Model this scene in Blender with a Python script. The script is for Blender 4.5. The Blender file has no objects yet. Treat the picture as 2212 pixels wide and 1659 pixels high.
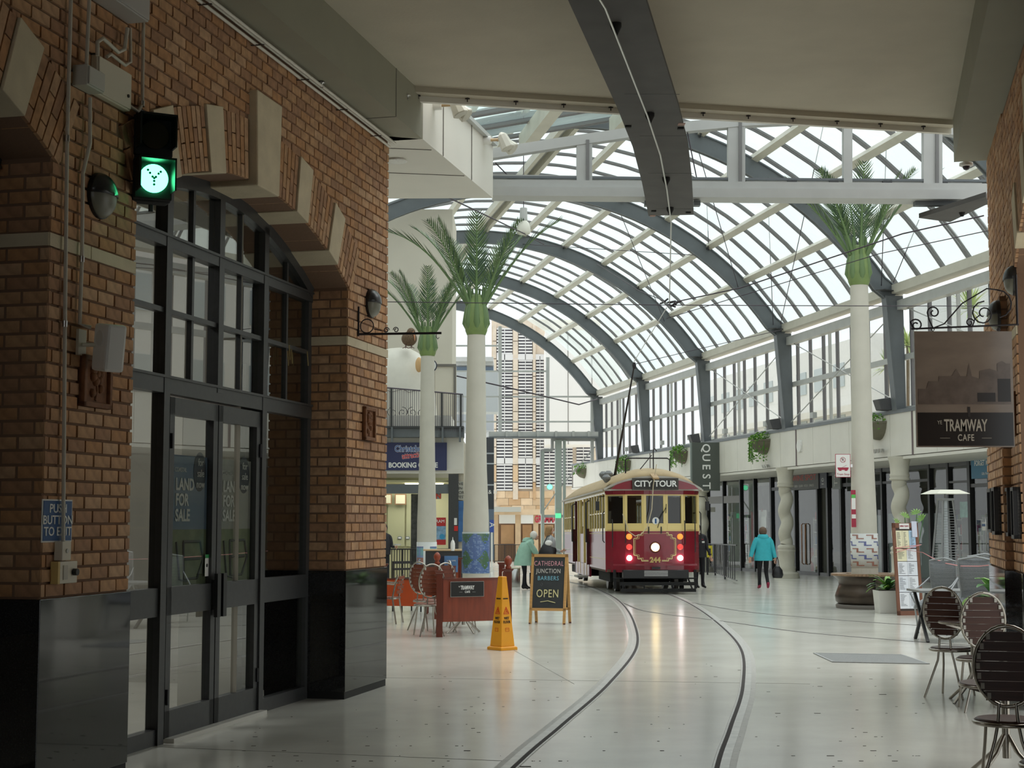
import bpy, bmesh, math, random
from math import sin, cos, pi, sqrt, atan2, radians
from mathutils import Vector, Matrix, Euler
random.seed(7)
C = bpy.context.scene.collection
# ---------------------------------------------------------------- camera, sky, exposure
FOC, YH, EYE = 3323.0, 1125.0, 1.72
PITCH = math.atan((YH - 829.5) / FOC)
cam_d = bpy.data.cameras.new('camera'); cam = bpy.data.objects.new('camera', cam_d); C.objects.link(cam)
cam_d.sensor_width = 36.0; cam_d.lens = 36.0 * FOC / 2212.0; cam_d.clip_end = 500
cam.location = (0, 0, EYE); cam.rotation_euler = (pi / 2 + PITCH, 0, 0)
bpy.context.scene.camera = cam
sc = bpy.context.scene
sc.cycles.max_bounces = 7; sc.cycles.glossy_bounces = 3; sc.cycles.transparent_max_bounces = 10; sc.cycles.caustics_reflective = False; sc.cycles.caustics_refractive = False
sc.view_settings.view_transform = 'Standard'; sc.view_settings.look = 'None'
sc.view_settings.gamma = 1.0; sc.view_settings.use_curve_mapping = False
sc.view_settings.exposure = 0.72
W = bpy.data.worlds.new('overcast_sky'); sc.world = W; W.use_nodes = True
wn = W.node_tree; wbg = wn.nodes['Background']
wtc = wn.nodes.new('ShaderNodeTexCoord'); wmp = wn.nodes.new('ShaderNodeMapping'); wmp.inputs['Scale'].default_value = (1.5, 1.5, 4)
wns = wn.nodes.new('ShaderNodeTexNoise'); wns.inputs['Scale'].default_value = 1.6; wns.inputs['Detail'].default_value = 5
wcr = wn.nodes.new('ShaderNodeValToRGB')
wcr.color_ramp.elements[0].position = .25; wcr.color_ramp.elements[0].color = (.80, .87, .90, 1)
wcr.color_ramp.elements[1].position = .75; wcr.color_ramp.elements[1].color = (.97, 1.0, 1.0, 1)
wn.links.new(wtc.outputs['Generated'], wmp.inputs[0]); wn.links.new(wmp.outputs[0], wns.inputs[0])
wn.links.new(wns.outputs['Fac'], wcr.inputs[0]); wn.links.new(wcr.outputs[0], wbg.inputs['Color'])
wbg.inputs['Strength'].default_value = 0.76
sun_d = bpy.data.lights.new('veiled_sun', 'SUN'); sun_d.energy = 2.2; sun_d.angle = radians(80); sun_d.color = (1, .98, .95)
sun = bpy.data.objects.new('veiled_sun', sun_d); C.objects.link(sun); sun.rotation_euler = (radians(-22), radians(14), 0)
# ---------------------------------------------------------------- measuring helpers: bearing + known plane -> place
def ray(x, y):
    dx = (x - 1106) / FOC; u = (829.5 - y) / FOC
    return Vector((dx, cos(PITCH) - u * sin(PITCH), sin(PITCH) + u * cos(PITCH)))
def AZ(x, y, z=0.0):
    r = ray(x, y); return Vector((0, 0, EYE)) + r * ((z - EYE) / r.z)
def AY(x, y, Y):
    r = ray(x, y); return Vector((0, 0, EYE)) + r * (Y / r.y)
def GR(x, y):                                      # on the floor, which falls gently beyond 36 m
    for k in range(400):
        Y = 8 + k * .25; p = AY(x, y, Y)
        if p.z < fz(Y): return Vector((p.x, Y, fz(Y)))
    return p
def fz(Y): return -0.012 * max(0.0, Y - 36.0)
LA = -0.232; LO = (0, 0)                            # passage frame: local x = n (to the right), y = t (along)
AA = 0.179; AO = (18.45, 0)                         # arcade frame: local x = u, y = s
def LP(x, y, n):                                    # point seen at x,y on passage plane n -> (n,t,z)
    nx, ny = cos(LA), sin(LA); r = ray(x, y); t = n / (nx * r.x + ny * r.y); p = r * t + Vector((0, 0, EYE))
    return n, -p.x * sin(LA) + p.y * cos(LA), p.z
def AP(x, y, u=0.0):                                # same on arcade plane u -> (u,s,z)
    vx, vy = cos(AA), sin(AA); r = ray(x, y); t = (u + AO[0] * vx) / (vx * r.x + vy * r.y); p = r * t + Vector((0, 0, EYE))
    return u, -(p.x - AO[0]) * sin(AA) + p.y * cos(AA), p.z
def Lw(n, t, z=0): return Vector((n * cos(LA) - t * sin(LA), n * sin(LA) + t * cos(LA), z))
def Aw(u, s, z=0): return Vector((AO[0] + u * cos(AA) - s * sin(AA), u * sin(AA) + s * cos(AA), z))
# ---------------------------------------------------------------- materials
MATS = {}
def mat(name, col, rough=.6, metal=0, spec=.5, noise=0, nscale=8, bump=0, emit=None, estr=1, coat=0, stretch=None, bscale=None, alpha=1):
    if name in MATS: return MATS[name]
    m = bpy.data.materials.new(name); m.use_nodes = True; nt = m.node_tree; b = nt.nodes['Principled BSDF']
    b.inputs['Base Color'].default_value = (*col, 1); b.inputs['Roughness'].default_value = rough
    b.inputs['Metallic'].default_value = metal; b.inputs['Specular IOR Level'].default_value = spec
    b.inputs['Coat Weight'].default_value = coat
    if emit: b.inputs['Emission Color'].default_value = (*emit, 1); b.inputs['Emission Strength'].default_value = estr
    if noise or bump:
        tc = nt.nodes.new('ShaderNodeTexCoord'); mp = nt.nodes.new('ShaderNodeMapping')
        if stretch: mp.inputs['Scale'].default_value = stretch
        nt.links.new(tc.outputs['Object'], mp.inputs[0])
        ns = nt.nodes.new('ShaderNodeTexNoise'); ns.inputs['Scale'].default_value = nscale; ns.inputs['Detail'].default_value = 6
        nt.links.new(mp.outputs[0], ns.inputs[0])
        if noise:
            cr = nt.nodes.new('ShaderNodeValToRGB'); lo = [max(0, c * (1 - noise)) for c in col]; hi = [min(1, c * (1 + noise)) for c in col]
            cr.color_ramp.elements[0].position = .3; cr.color_ramp.elements[0].color = (*lo, 1)
            cr.color_ramp.elements[1].position = .7; cr.color_ramp.elements[1].color = (*hi, 1)
            nt.links.new(ns.outputs['Fac'], cr.inputs[0]); nt.links.new(cr.outputs[0], b.inputs['Base Color'])
        if bump:
            bp = nt.nodes.new('ShaderNodeBump'); bp.inputs['Strength'].default_value = bump; bp.inputs['Distance'].default_value = .01
            src = ns
            if bscale:
                src = nt.nodes.new('ShaderNodeTexNoise'); src.inputs['Scale'].default_value = bscale; src.inputs['Detail'].default_value = 4
                nt.links.new(mp.outputs[0], src.inputs[0])
            nt.links.new(src.outputs['Fac'], bp.inputs['Height']); nt.links.new(bp.outputs[0], b.inputs['Normal'])
    MATS[name] = m; return m
def glassmat(name, tint=(.94, .97, .96), refl=.12, rough=.02, dirt=0.0, dirtcol=(.8, .82, .8), nscale=.6, fk=1.0):
    m = bpy.data.materials.new(name); m.use_nodes = True; nt = m.node_tree; nt.nodes.clear()
    o = nt.nodes.new('ShaderNodeOutputMaterial'); tr = nt.nodes.new('ShaderNodeBsdfTransparent'); tr.inputs[0].default_value = (*tint, 1)
    gl = nt.nodes.new('ShaderNodeBsdfGlossy'); gl.inputs['Roughness'].default_value = rough
    lwt = nt.nodes.new('ShaderNodeLayerWeight'); lwt.inputs[0].default_value = .5; pw = nt.nodes.new('ShaderNodeMath'); pw.operation = 'POWER'; pw.inputs[1].default_value = 5
    fr = nt.nodes.new('ShaderNodeMath'); fr.operation = 'MULTIPLY_ADD'; fr.inputs[1].default_value = .96; fr.inputs[2].default_value = .04
    nt.links.new(lwt.outputs['Facing'], pw.inputs[0]); nt.links.new(pw.outputs[0], fr.inputs[0])
    mm = nt.nodes.new('ShaderNodeMath'); mm.operation = 'MULTIPLY_ADD'; mm.inputs[1].default_value = fk; mm.inputs[2].default_value = refl; mm.use_clamp = True
    mx = nt.nodes.new('ShaderNodeMixShader'); nt.links.new(fr.outputs[0], mm.inputs[0]); nt.links.new(mm.outputs[0], mx.inputs[0])
    nt.links.new(tr.outputs[0], mx.inputs[1]); nt.links.new(gl.outputs[0], mx.inputs[2]); last = mx
    if dirt:
        df = nt.nodes.new('ShaderNodeBsdfDiffuse'); df.inputs[0].default_value = (*dirtcol, 1)
        tl = nt.nodes.new('ShaderNodeBsdfTranslucent'); tl.inputs[0].default_value = (*dirtcol, 1)
        ad = nt.nodes.new('ShaderNodeMixShader'); ad.inputs[0].default_value = .6
        nt.links.new(df.outputs[0], ad.inputs[1]); nt.links.new(tl.outputs[0], ad.inputs[2])
        tc = nt.nodes.new('ShaderNodeTexCoord'); ns = nt.nodes.new('ShaderNodeTexNoise'); ns.inputs['Scale'].default_value = nscale; ns.inputs['Detail'].default_value = 6
        cr = nt.nodes.new('ShaderNodeMapRange'); cr.inputs[1].default_value = .3; cr.inputs[2].default_value = .7; cr.inputs[3].default_value = dirt * .4; cr.inputs[4].default_value = dirt
        nt.links.new(tc.outputs['Object'], ns.inputs[0]); nt.links.new(ns.outputs[0], cr.inputs[0])
        m2 = nt.nodes.new('ShaderNodeMixShader'); nt.links.new(cr.outputs[0], m2.inputs[0]); nt.links.new(mx.outputs[0], m2.inputs[1]); nt.links.new(ad.outputs[0], m2.inputs[2]); last = m2
    nt.links.new(last.outputs[0], o.inputs[0]); MATS[name] = m; return m
def S(r, g, b):                                     # sRGB 0-255 -> linear
    f = lambda c: (c / 255 / 12.92) if c / 255 <= .04045 else ((c / 255 + .055) / 1.055) ** 2.4
    return (f(r), f(g), f(b))
brickc = [mat('brick_%s' % n, S(*c), .85, noise=.22, nscale=14, bump=.4) for n, c in
          (('tan', (190, 149, 112)), ('orange', (185, 139, 99)), ('brown', (170, 130, 100)), ('pale', (196, 158, 124)))]
mortar = mat('mortar', S(134, 106, 86), .95, bump=.3, nscale=40)
stone = mat('cream_stone', S(214, 200, 172), .8, noise=.08, nscale=5, bump=.25, bscale=60)
granite = mat('black_granite', S(34, 34, 34), .04, noise=.3, nscale=90, spec=.6)
granj = mat('granite_joint', S(14, 14, 14), .6)
plaster = mat('grey_plaster', S(190, 182, 164), .8, noise=.05, nscale=2, bump=.15, bscale=30)
dkbeam = mat('olive_grey_paint', S(150, 148, 132), .7, noise=.04, nscale=2)
white = mat('warm_white_paint', S(226, 222, 212), .6, noise=.03, nscale=3)
wpanel = mat('white_cladding_panel', S(228, 225, 216), .5, noise=.03, nscale=1.5)
seam = mat('panel_seam', S(120, 116, 110), .8)
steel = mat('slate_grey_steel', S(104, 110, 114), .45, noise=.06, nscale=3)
lsteel = mat('light_grey_steel', S(186, 188, 186), .45, noise=.05, nscale=3)
cream = mat('cream_painted_steel', S(206, 203, 190), .5, noise=.05, nscale=3)
bar = mat('glazing_bar_grey', S(120, 120, 120), .45)
alu = mat('brushed_aluminium', S(200, 200, 198), .28, metal=1)
black = mat('black_paint', S(28, 28, 30), .4)
blackm = mat('matt_black', S(20, 20, 21), .8)
dframe = mat('dark_bronze_frame', S(66, 67, 68), .38, noise=.1, nscale=20)
iron = mat('wrought_iron', S(30, 22, 28), .5)
wire = mat('dark_wire', S(60, 50, 60), .6)
silver = mat('silver_wire', S(205, 205, 200), .3, metal=.8)
conduit = mat('white_plastic_conduit', S(206, 200, 186), .5)
plast = mat('ivory_plastic', S(222, 214, 196), .45)
offw = mat('off_white', S(235, 234, 230), .5)
vglass = glassmat('roof_glass', (.80, .86, .85), .0, .04, .5, fk=.12, dirtcol=(.78, .86, .85), nscale=.5)
sglass = glassmat('shop_glass', (.86, .90, .89), .05, .01, fk=.8)
wglass = glassmat('dark_window_glass', (.84, .86, .83), .26, .0, fk=.6)
gglass = glassmat('gallery_glass', (.93, .96, .96), .02, .02, .12, fk=.15)
# ---------------------------------------------------------------- mesh builder
class MB:
    def __init__(s): s.v = []; s.f = []; s.m = []; s.sm = []; s.mi = 0; s.smooth = False; s.X = None
    def add(s, vs, fs):
        o = len(s.v)
        for q in vs:
            q = Vector(q); s.v.append(s.X @ q if s.X else q)
        for f in fs: s.f.append([i + o for i in f]); s.m.append(s.mi); s.sm.append(s.smooth)
        return s
    def mat(s, i): s.mi = i; return s
    def hexa(s, p): return s.add(p, [(0, 3, 2, 1), (4, 5, 6, 7), (0, 1, 5, 4), (1, 2, 6, 5), (2, 3, 7, 6), (3, 0, 4, 7)])
    def box(s, x0, x1, y0, y1, z0, z1):
        return s.hexa([(x0, y0, z0), (x1, y0, z0), (x1, y1, z0), (x0, y1, z0), (x0, y0, z1), (x1, y0, z1), (x1, y1, z1), (x0, y1, z1)])
    def cb(s, c, d): return s.box(c[0] - d[0] / 2, c[0] + d[0] / 2, c[1] - d[1] / 2, c[1] + d[1] / 2, c[2] - d[2] / 2, c[2] + d[2] / 2)
    def beam(s, a, b, w, h, up=(0, 0, 1)):          # rectangular bar from a to b, w sideways, h along up
        a = Vector(a); b = Vector(b); d = (b - a).normalized(); up = Vector(up)
        r = d.cross(up); r = r.normalized() if r.length > 1e-5 else Vector((1, 0, 0)); u = r.cross(d).normalized(); r *= w / 2; u *= h / 2
        return s.hexa([a - r - u, a + r - u, b + r - u, b - r - u, a - r + u, a + r + u, b + r + u, b - r + u])
    def prism(s, poly, x0, x1, ax='x'):             # poly of (a,b) extruded along an axis
        k = {'x': lambda c, a, b: (c, a, b), 'y': lambda c, a, b: (a, c, b), 'z': lambda c, a, b: (a, b, c)}[ax]
        n = len(poly); vs = [k(x0, *p) for p in poly] + [k(x1, *p) for p in poly]
        return s.add(vs, [list(range(n - 1, -1, -1)), list(range(n, 2 * n))] + [(i, (i + 1) % n, n + (i + 1) % n, n + i) for i in range(n)])
    def tube(s, pts, r, n=6, cap=True, sm=True):
        pts = [Vector(p) for p in pts]; R = r if isinstance(r, (list, tuple)) else [r] * len(pts)
        vs = []; fs = []; prev = None
        for i, p in enumerate(pts):
            d = (pts[min(i + 1, len(pts) - 1)] - pts[max(i - 1, 0)])
            d = d.normalized() if d.length > 1e-9 else Vector((0, 0, 1))
            if prev is None:
                a = d.orthogonal().normalized()
                if abs(d.z) < .9: a = d.cross(Vector((0, 0, 1))).normalized()
            else: a = (prev - d * prev.dot(d)).normalized()
            prev = a; b = d.cross(a)
            for k in range(n):
                t = 2 * pi * k / n; vs.append(p + (a * cos(t) + b * sin(t)) * R[i])
        for i in range(len(pts) - 1):
            for k in range(n): fs.append((i * n + k, i * n + (k + 1) % n, (i + 1) * n + (k + 1) % n, (i + 1) * n + k))
        o = s.smooth; s.smooth = sm; s.add(vs, fs); s.smooth = o
        if cap: s.add(vs, [list(range(n - 1, -1, -1)), list(range((len(pts) - 1) * n, len(pts) * n))])
        return s
    def lathe(s, prof, n=16, c=(0, 0, 0), sm=True, sx=1, sy=1):
        vs = []; fs = []; m = len(prof)
        for r, z in prof:
            for k in range(n): t = 2 * pi * k / n; vs.append((c[0] + r * cos(t) * sx, c[1] + r * sin(t) * sy, c[2] + z))
        for i in range(m - 1):
            for k in range(n): fs.append((i * n + k, i * n + (k + 1) % n, (i + 1) * n + (k + 1) % n, (i + 1) * n + k))
        o = s.smooth; s.smooth = sm; s.add(vs, fs); s.smooth = o
        s.add(vs, [list(range(n - 1, -1, -1)), list(range((m - 1) * n, m * n))]); return s
    def ball(s, c, r, n=12, m=8, sc=(1, 1, 1)):
        prof = [(max(1e-4, r * sin(pi * i / m)), -r * cos(pi * i / m) * sc[2]) for i in range(m + 1)]
        return s.lathe(prof, n, c, True, sc[0], sc[1])
    def disc(s, c, r, d, axis='y', n=20):           # short cylinder of thickness d along axis
        M = {'y': Matrix.Rotation(pi / 2, 4, 'X'), 'x': Matrix.Rotation(pi / 2, 4, 'Y'), 'z': Matrix()}[axis]
        o = s.X; s.X = (o or Matrix()) @ Matrix.Translation(c) @ M; s.lathe([(r, -d / 2), (r, d / 2)], n, sm=False); s.X = o; return s
    def mesh(s, name, mats):
        me = bpy.data.meshes.new(name); me.from_pydata([tuple(q) for q in s.v], [], s.f)
        mats = mats if isinstance(mats, (list, tuple)) else [mats]
        for m in mats: me.materials.append(m)
        me.polygons.foreach_set('material_index', s.m); me.polygons.foreach_set('use_smooth', s.sm); me.update(); return me
    def build(s, name, mats, parent=None, label=None, kind=None, loc=None, rz=0, cat=None, group=None, bevel=0, fixn=True):
        me = s.mesh(name, mats)
        if fixn:
            b = bmesh.new(); b.from_mesh(me); bmesh.ops.recalc_face_normals(b, faces=b.faces); b.to_mesh(me); b.free()
        return link(name, me, parent, label, kind, loc, rz, cat, group, bevel)
def link(name, me, parent=None, label=None, kind=None, loc=None, rz=0, cat=None, group=None, bevel=0):
    o = bpy.data.objects.new(name, me); C.objects.link(o)
    if parent is not None: o.parent = parent
    if loc is not None: o.location = loc
    if rz: o.rotation_euler = (0, 0, rz)
    if label: o['label'] = label
    if kind: o['kind'] = kind
    if cat: o['category'] = cat
    if group: o['group'] = group
    if bevel:
        m = o.modifiers.new('edge', 'BEVEL'); m.width = bevel; m.segments = 2; m.limit_method = 'ANGLE'
    return o
def thing(name, label, cat, loc=(0, 0, 0), rz=0, group=None):
    o = bpy.data.objects.new(name, None); C.objects.link(o); o.location = loc; o.rotation_euler = (0, 0, rz)
    o['label'] = label; o['category'] = cat; o.empty_display_size = .2
    if group: o['group'] = group
    return o
def copy_tree(o, parent=None, **kw):
    c = o.copy(); C.objects.link(c); c.parent = parent
    for ch in list(o.children): copy_tree(ch, c)
    return c
def dup(root, loc, rz, label, group=None):
    c = copy_tree(root); c.location = loc; c.rotation_euler = (0, 0, rz); c['label'] = label
    if group: c['group'] = group
    return c
def text(name, s, size, mt, parent, loc, rot, label=None, ext=.002, sx=1.0, align='CENTER', bold=0.0, space=1.0):
    cu = bpy.data.curves.new('lettering', 'FONT'); cu.body = s; cu.size = size; cu.extrude = ext; cu.offset = bold; cu.space_character = space
    cu.align_x = align; cu.align_y = 'CENTER'; cu.resolution_u = 3
    t = bpy.data.objects.new('lettering', cu); C.objects.link(t)
    dg = bpy.context.evaluated_depsgraph_get(); me = bpy.data.meshes.new_from_object(t.evaluated_get(dg)); me.name = name
    bpy.data.objects.remove(t); bpy.data.curves.remove(cu)
    me.materials.clear(); me.materials.append(mt)
    o = bpy.data.objects.new(name, me); C.objects.link(o); o.parent = parent; o.location = loc; o.rotation_euler = rot; o.scale = (sx, 1, 1)
    if label: o['label'] = label
    return o
FR = (pi / 2, 0, 0)                                 # lettering upright, read from -y
# ================================================================ floor
floorm = mat('polished_concrete', S(208, 207, 198), .17, noise=.10, nscale=1.1, bump=.05, bscale=5, spec=.75)
def floor_mesh():
    mb = MB(); ys = [-14, 0, 8, 20, 36, 50, 70, 90, 130]; xs = [-40, -12, 0, 12, 40, 70]
    for i in range(len(ys) - 1):
        for j in range(len(xs) - 1):
            a, b, c, d = xs[j], xs[j + 1], ys[i], ys[i + 1]
            mb.add([(a, c, fz(c)), (b, c, fz(c)), (b, d, fz(d)), (a, d, fz(d))], [(0, 1, 2, 3)])
    return mb
fl = floor_mesh().build('floor', floorm, kind='structure', label='polished grey concrete floor of the arcade')
jm = mat('saw_cut_joint', S(120, 120, 114), .7)
jt = MB()
for a, b in (((690, 1462), (1750, 1478)), ((1110, 1408), (1240, 1478)), ((280, 1612), (1100, 1655))):
    p, q = GR(*a), GR(*b); jt.beam(p + Vector((0, 0, .0005)), q + Vector((0, 0, .0005)), .006, .002)
jt.build('floor_joint', jm, fl)
rr = random.Random(4); sp = MB()
for k in range(170):                                # chips and grit in the concrete
    x = rr.uniform(500, 2000); y = 1659 - rr.random() ** 1.5 * 230; p = GR(x, y); w = rr.uniform(.004, .014) * (2.2 if rr.random() < .15 else 1)
    sp.cb((p.x, p.y, .001), (w * rr.uniform(1, 3), w, .002))
sp.build('floor_chip', mat('floor_chip', S(70, 62, 56), .9), fl, kind='stuff')
# ---------------------------------------------------------------- rails set in the floor
railm = mat('worn_rail_steel', S(196, 194, 190), .3, metal=.45, noise=.15, nscale=10)
grov = mat('rail_groove', S(46, 38, 38), .8, noise=.3, nscale=30); rsur = mat('rail_edge_concrete', S(176, 174, 168), .35, noise=.12, nscale=12)
def spline(pts, n=10):
    out = []; P = [Vector(p) for p in pts]; P = [P[0] * 2 - P[1]] + P + [P[-1] * 2 - P[-2]]
    for i in range(1, len(P) - 2):
        for k in range(n):
            t = k / n; a, b, c, d = P[i - 1:i + 3]
            out.append(.5 * ((2 * b) + (-a + c) * t + (2 * a - 5 * b + 4 * c - d) * t * t + (-a + 3 * b - 3 * c + d) * t ** 3))
    out.append(P[-2]); return out
def ribbon(mb, pts, o0, o1, z0, z1):
    for i in range(len(pts) - 1):
        def off(k, o):
            d = (pts[min(k + 1, len(pts) - 1)] - pts[max(k - 1, 0)]).normalized(); r = Vector((d.y, -d.x, 0)); q = pts[k] + r * o; return (q.x, q.y)
        a, b, c, d = off(i, o0), off(i, o1), off(i + 1, o1), off(i + 1, o0); f0 = fz(pts[i].y); f1 = fz(pts[i + 1].y)
        mb.hexa([(*a, z0 + f0), (*b, z0 + f0), (*c, z0 + f1), (*d, z0 + f1), (*a, z1 + f0), (*b, z1 + f0), (*c, z1 + f1), (*d, z1 + f1)])
ctr = spline([(-.6, 2, 0), (.0, 6.5, 0), (.72, 10.94, 0), (1.12, 13.1, 0), (1.72, 16.4, 0), (2.38, 21, 0), (2.74, 25.8, 0), (2.97, 31.3, 0), (2.98, 36, 0), (2.75, 44, 0), (1.6, 54, 0), (-.4, 66, 0), (-2.6, 80, 0)])
def offset(pts, o):
    out = []
    for k in range(len(pts)):
        d = (pts[min(k + 1, len(pts) - 1)] - pts[max(k - 1, 0)]).normalized(); out.append(pts[k] + Vector((d.y, -d.x, 0)) * o)
    return out
for sd, lb in ((-.75, 'curving steel tram rail nearest the wet floor cone'), (.75, 'curving steel tram rail on the side of the drain grate')):
    t = thing('tram_rail', lb, 'rail', group='main tram rails'); ps = offset(ctr, sd); s_ = 1 if sd < 0 else -1
    for nm, a, b, z0, z1, m in (('rail_surround', -.085, .085, -.01, .0015, rsur), ('rail_head', -.035, .03, -.01, .005, railm), ('rail_groove', .031, .066, -.01, .0025, grov), ('rail_lip', .067, .08, -.01, .004, railm)):
        mb = MB(); ribbon(mb, ps, *sorted((a * s_, b * s_)), z0, z1); mb.build(nm, m, t)
br1 = spline([GR(x, y).xy.to_3d() for x, y in ((1345, 1302), (1400, 1322), (1560, 1343), (1720, 1365), (1900, 1382), (2100, 1397), (2300, 1410))])
br2 = spline([GR(x, y).xy.to_3d() for x, y in ((1485, 1301), (1600, 1320), (1720, 1333), (1900, 1346), (2100, 1358), (2300, 1366))])
for ps, lb in ((br1, 'thin branch rail crossing the floor in front of the bench and planters'), (br2, 'thin branch rail passing close to the round bench')):
    t = thing('branch_rail', lb, 'rail', group='branch rails'); mb = MB(); ribbon(mb, ps, -.04, .0, -.01, .003); mb.build('rail_head', mat('dull_rail', S(150, 148, 142), .4, metal=.4), t)
    mb = MB(); ribbon(mb, ps, 0, .03, -.01, .002); mb.build('rail_groove', grov, t)
# drain grate
gp = [GR(1759, 1414), GR(1948, 1417), GR(2006, 1437), GR(1800, 1432)]; gc = sum(gp, Vector()) / 4
gt = thing('floor_grate', 'long grey metal grate set flush in the floor right of the rails', 'grate', gc)
q = [p - gc for p in gp]; mb = MB(); mb.add([(p.x, p.y, .002) for p in q] + [(p.x, p.y, -.02) for p in q], [(0, 1, 2, 3), (0, 4, 5, 1), (1, 5, 6, 2), (2, 6, 7, 3), (3, 7, 4, 0)]); mb.build('grate_bed', mat('grate_bed', S(70, 72, 72), .7), gt)
mb = MB()
for k in range(61):
    f = k / 60; mb.beam(q[0].lerp(q[1], f) + Vector((0, 0, .005)), q[3].lerp(q[2], f) + Vector((0, 0, .005)), .012, .006)
mb.build('grate_bar', mat('galvanised_bar', S(150, 152, 152), .5, metal=.3), gt, kind='stuff')
mb = MB()
for i in range(4): mb.beam(q[i] + Vector((0, 0, .006)), q[(i + 1) % 4] + Vector((0, 0, .006)), .03, .008)
mb.build('grate_frame', mat('galvanised_bar', S(170, 172, 172)), gt)
# ================================================================ passage walls of brick with arched windows
ZC, RI, RE, HW, SPR = -.30, 4.87, 5.37, 2.245, 4.02
arcs = lambda tc, R, a0, a1, n: [(tc + R * sin(a0 + (a1 - a0) * k / n), ZC + R * cos(a0 + (a1 - a0) * k / n)) for k in range(n + 1)]
AS = math.asin(HW / RI)
def wall_poly(t0, t1, ztop, centres):
    p = [(t0, 0)]
    for tc in centres: p += [(tc - HW, 0)] + arcs(tc, RI, -AS, AS, 16) + [(tc + HW, 0)]
    return p + [(t1, 0), (t1, ztop), (t0, ztop)]
def brick_mesh(nm, m, d=(.03, .218, .081)):
    mb = MB(); e = .004; x, y, z = d[0] / 2, d[1] / 2, d[2] / 2     # front and back faces slightly smaller: worn arris
    mb.hexa([(-x, -y, -z), (x, -y + e, -z + e), (x, y - e, -z + e), (-x, y, -z), (-x, -y, z), (x, -y + e, z - e), (x, y - e, z - e), (-x, y, z)])
    me = mb.mesh(nm, m); return me
BM = [brick_mesh('brick', m) for m in brickc]
def excl(z, centres, keyz=5.31):
    out = []
    for tc in centres:
        if z < SPR: out.append((tc - HW, tc + HW))
        elif z < 4.35: h = HW + .245 * (z - SPR) / .33; out.append((tc - h, tc + h))
        elif z < ZC + RE: h = sqrt(RE * RE - (z - ZC) ** 2); out.append((tc - h, tc + h))
        elif z < keyz: out.append((tc - .27, tc + .27))
    return out
def courses(y0, y1, z0, z1, ex, bands=()):
    res = []; k = 0; z = z0 + .046
    while z < z1 - .03:
        if not any(a < z < b for a, b in bands):
            y = y0 - (.115 if k % 2 else 0)
            E_ = ex(z)
            while y < y1:
                seg = [(max(y, y0), min(y + .218, y1))]
                for a, b in E_: seg = [s for (c, d) in seg for s in ((c, min(d, a)), (max(c, b), d)) if s[1] - s[0] > .03]
                for c, d in seg: res.append(((c + d) / 2, z, d - c))
                y += .23
        z += .092; k += 1
    return res
def lay(parent, items, limit=300, camdist=None):
    """items: (position, rotz, length, height scale, sizekey); nearest in view become single bricks, the rest one part"""
    rb = random.Random(len(items)); items.sort(key=lambda q: q[4])
    rest = {i: MB() for i in range(4)}; mb = MB()
    for i, (p, rz, L, hs, _) in enumerate(items):
        c = rb.choice((0, 0, 1, 1, 2, 2, 2, 3)); jx = rb.uniform(-.003, .003)
        M = Matrix.Translation(p) @ Matrix.Rotation(rz, 4, 'Z') @ Matrix.Translation((jx, 0, 0)) @ Matrix.Diagonal((1, L / .218, hs, 1))
        if i < limit:
            o = bpy.data.objects.new('brick', BM[c]); C.objects.link(o); o.parent = parent; o.matrix_basis = M
        else:
            mb.mi = c; mb.X = M; b = BM[c]; mb.add([v.co for v in b.vertices], [tuple(f.vertices) for f in b.polygons]); mb.X = None
    if mb.v: mb.build('brickwork', brickc, parent, kind='stuff', fixn=False)
def seen(n, t, z):
    p = Lw(n, t, z); d = p - Vector((0, 0, EYE)); y = d.y * cos(PITCH) + d.z * sin(PITCH); u = -d.y * sin(PITCH) + d.z * cos(PITCH)
    ok = y > 0 and abs(d.x / y) < .34 and -.255 < u / y < .255
    return d.length + (0 if ok else 1000)
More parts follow.
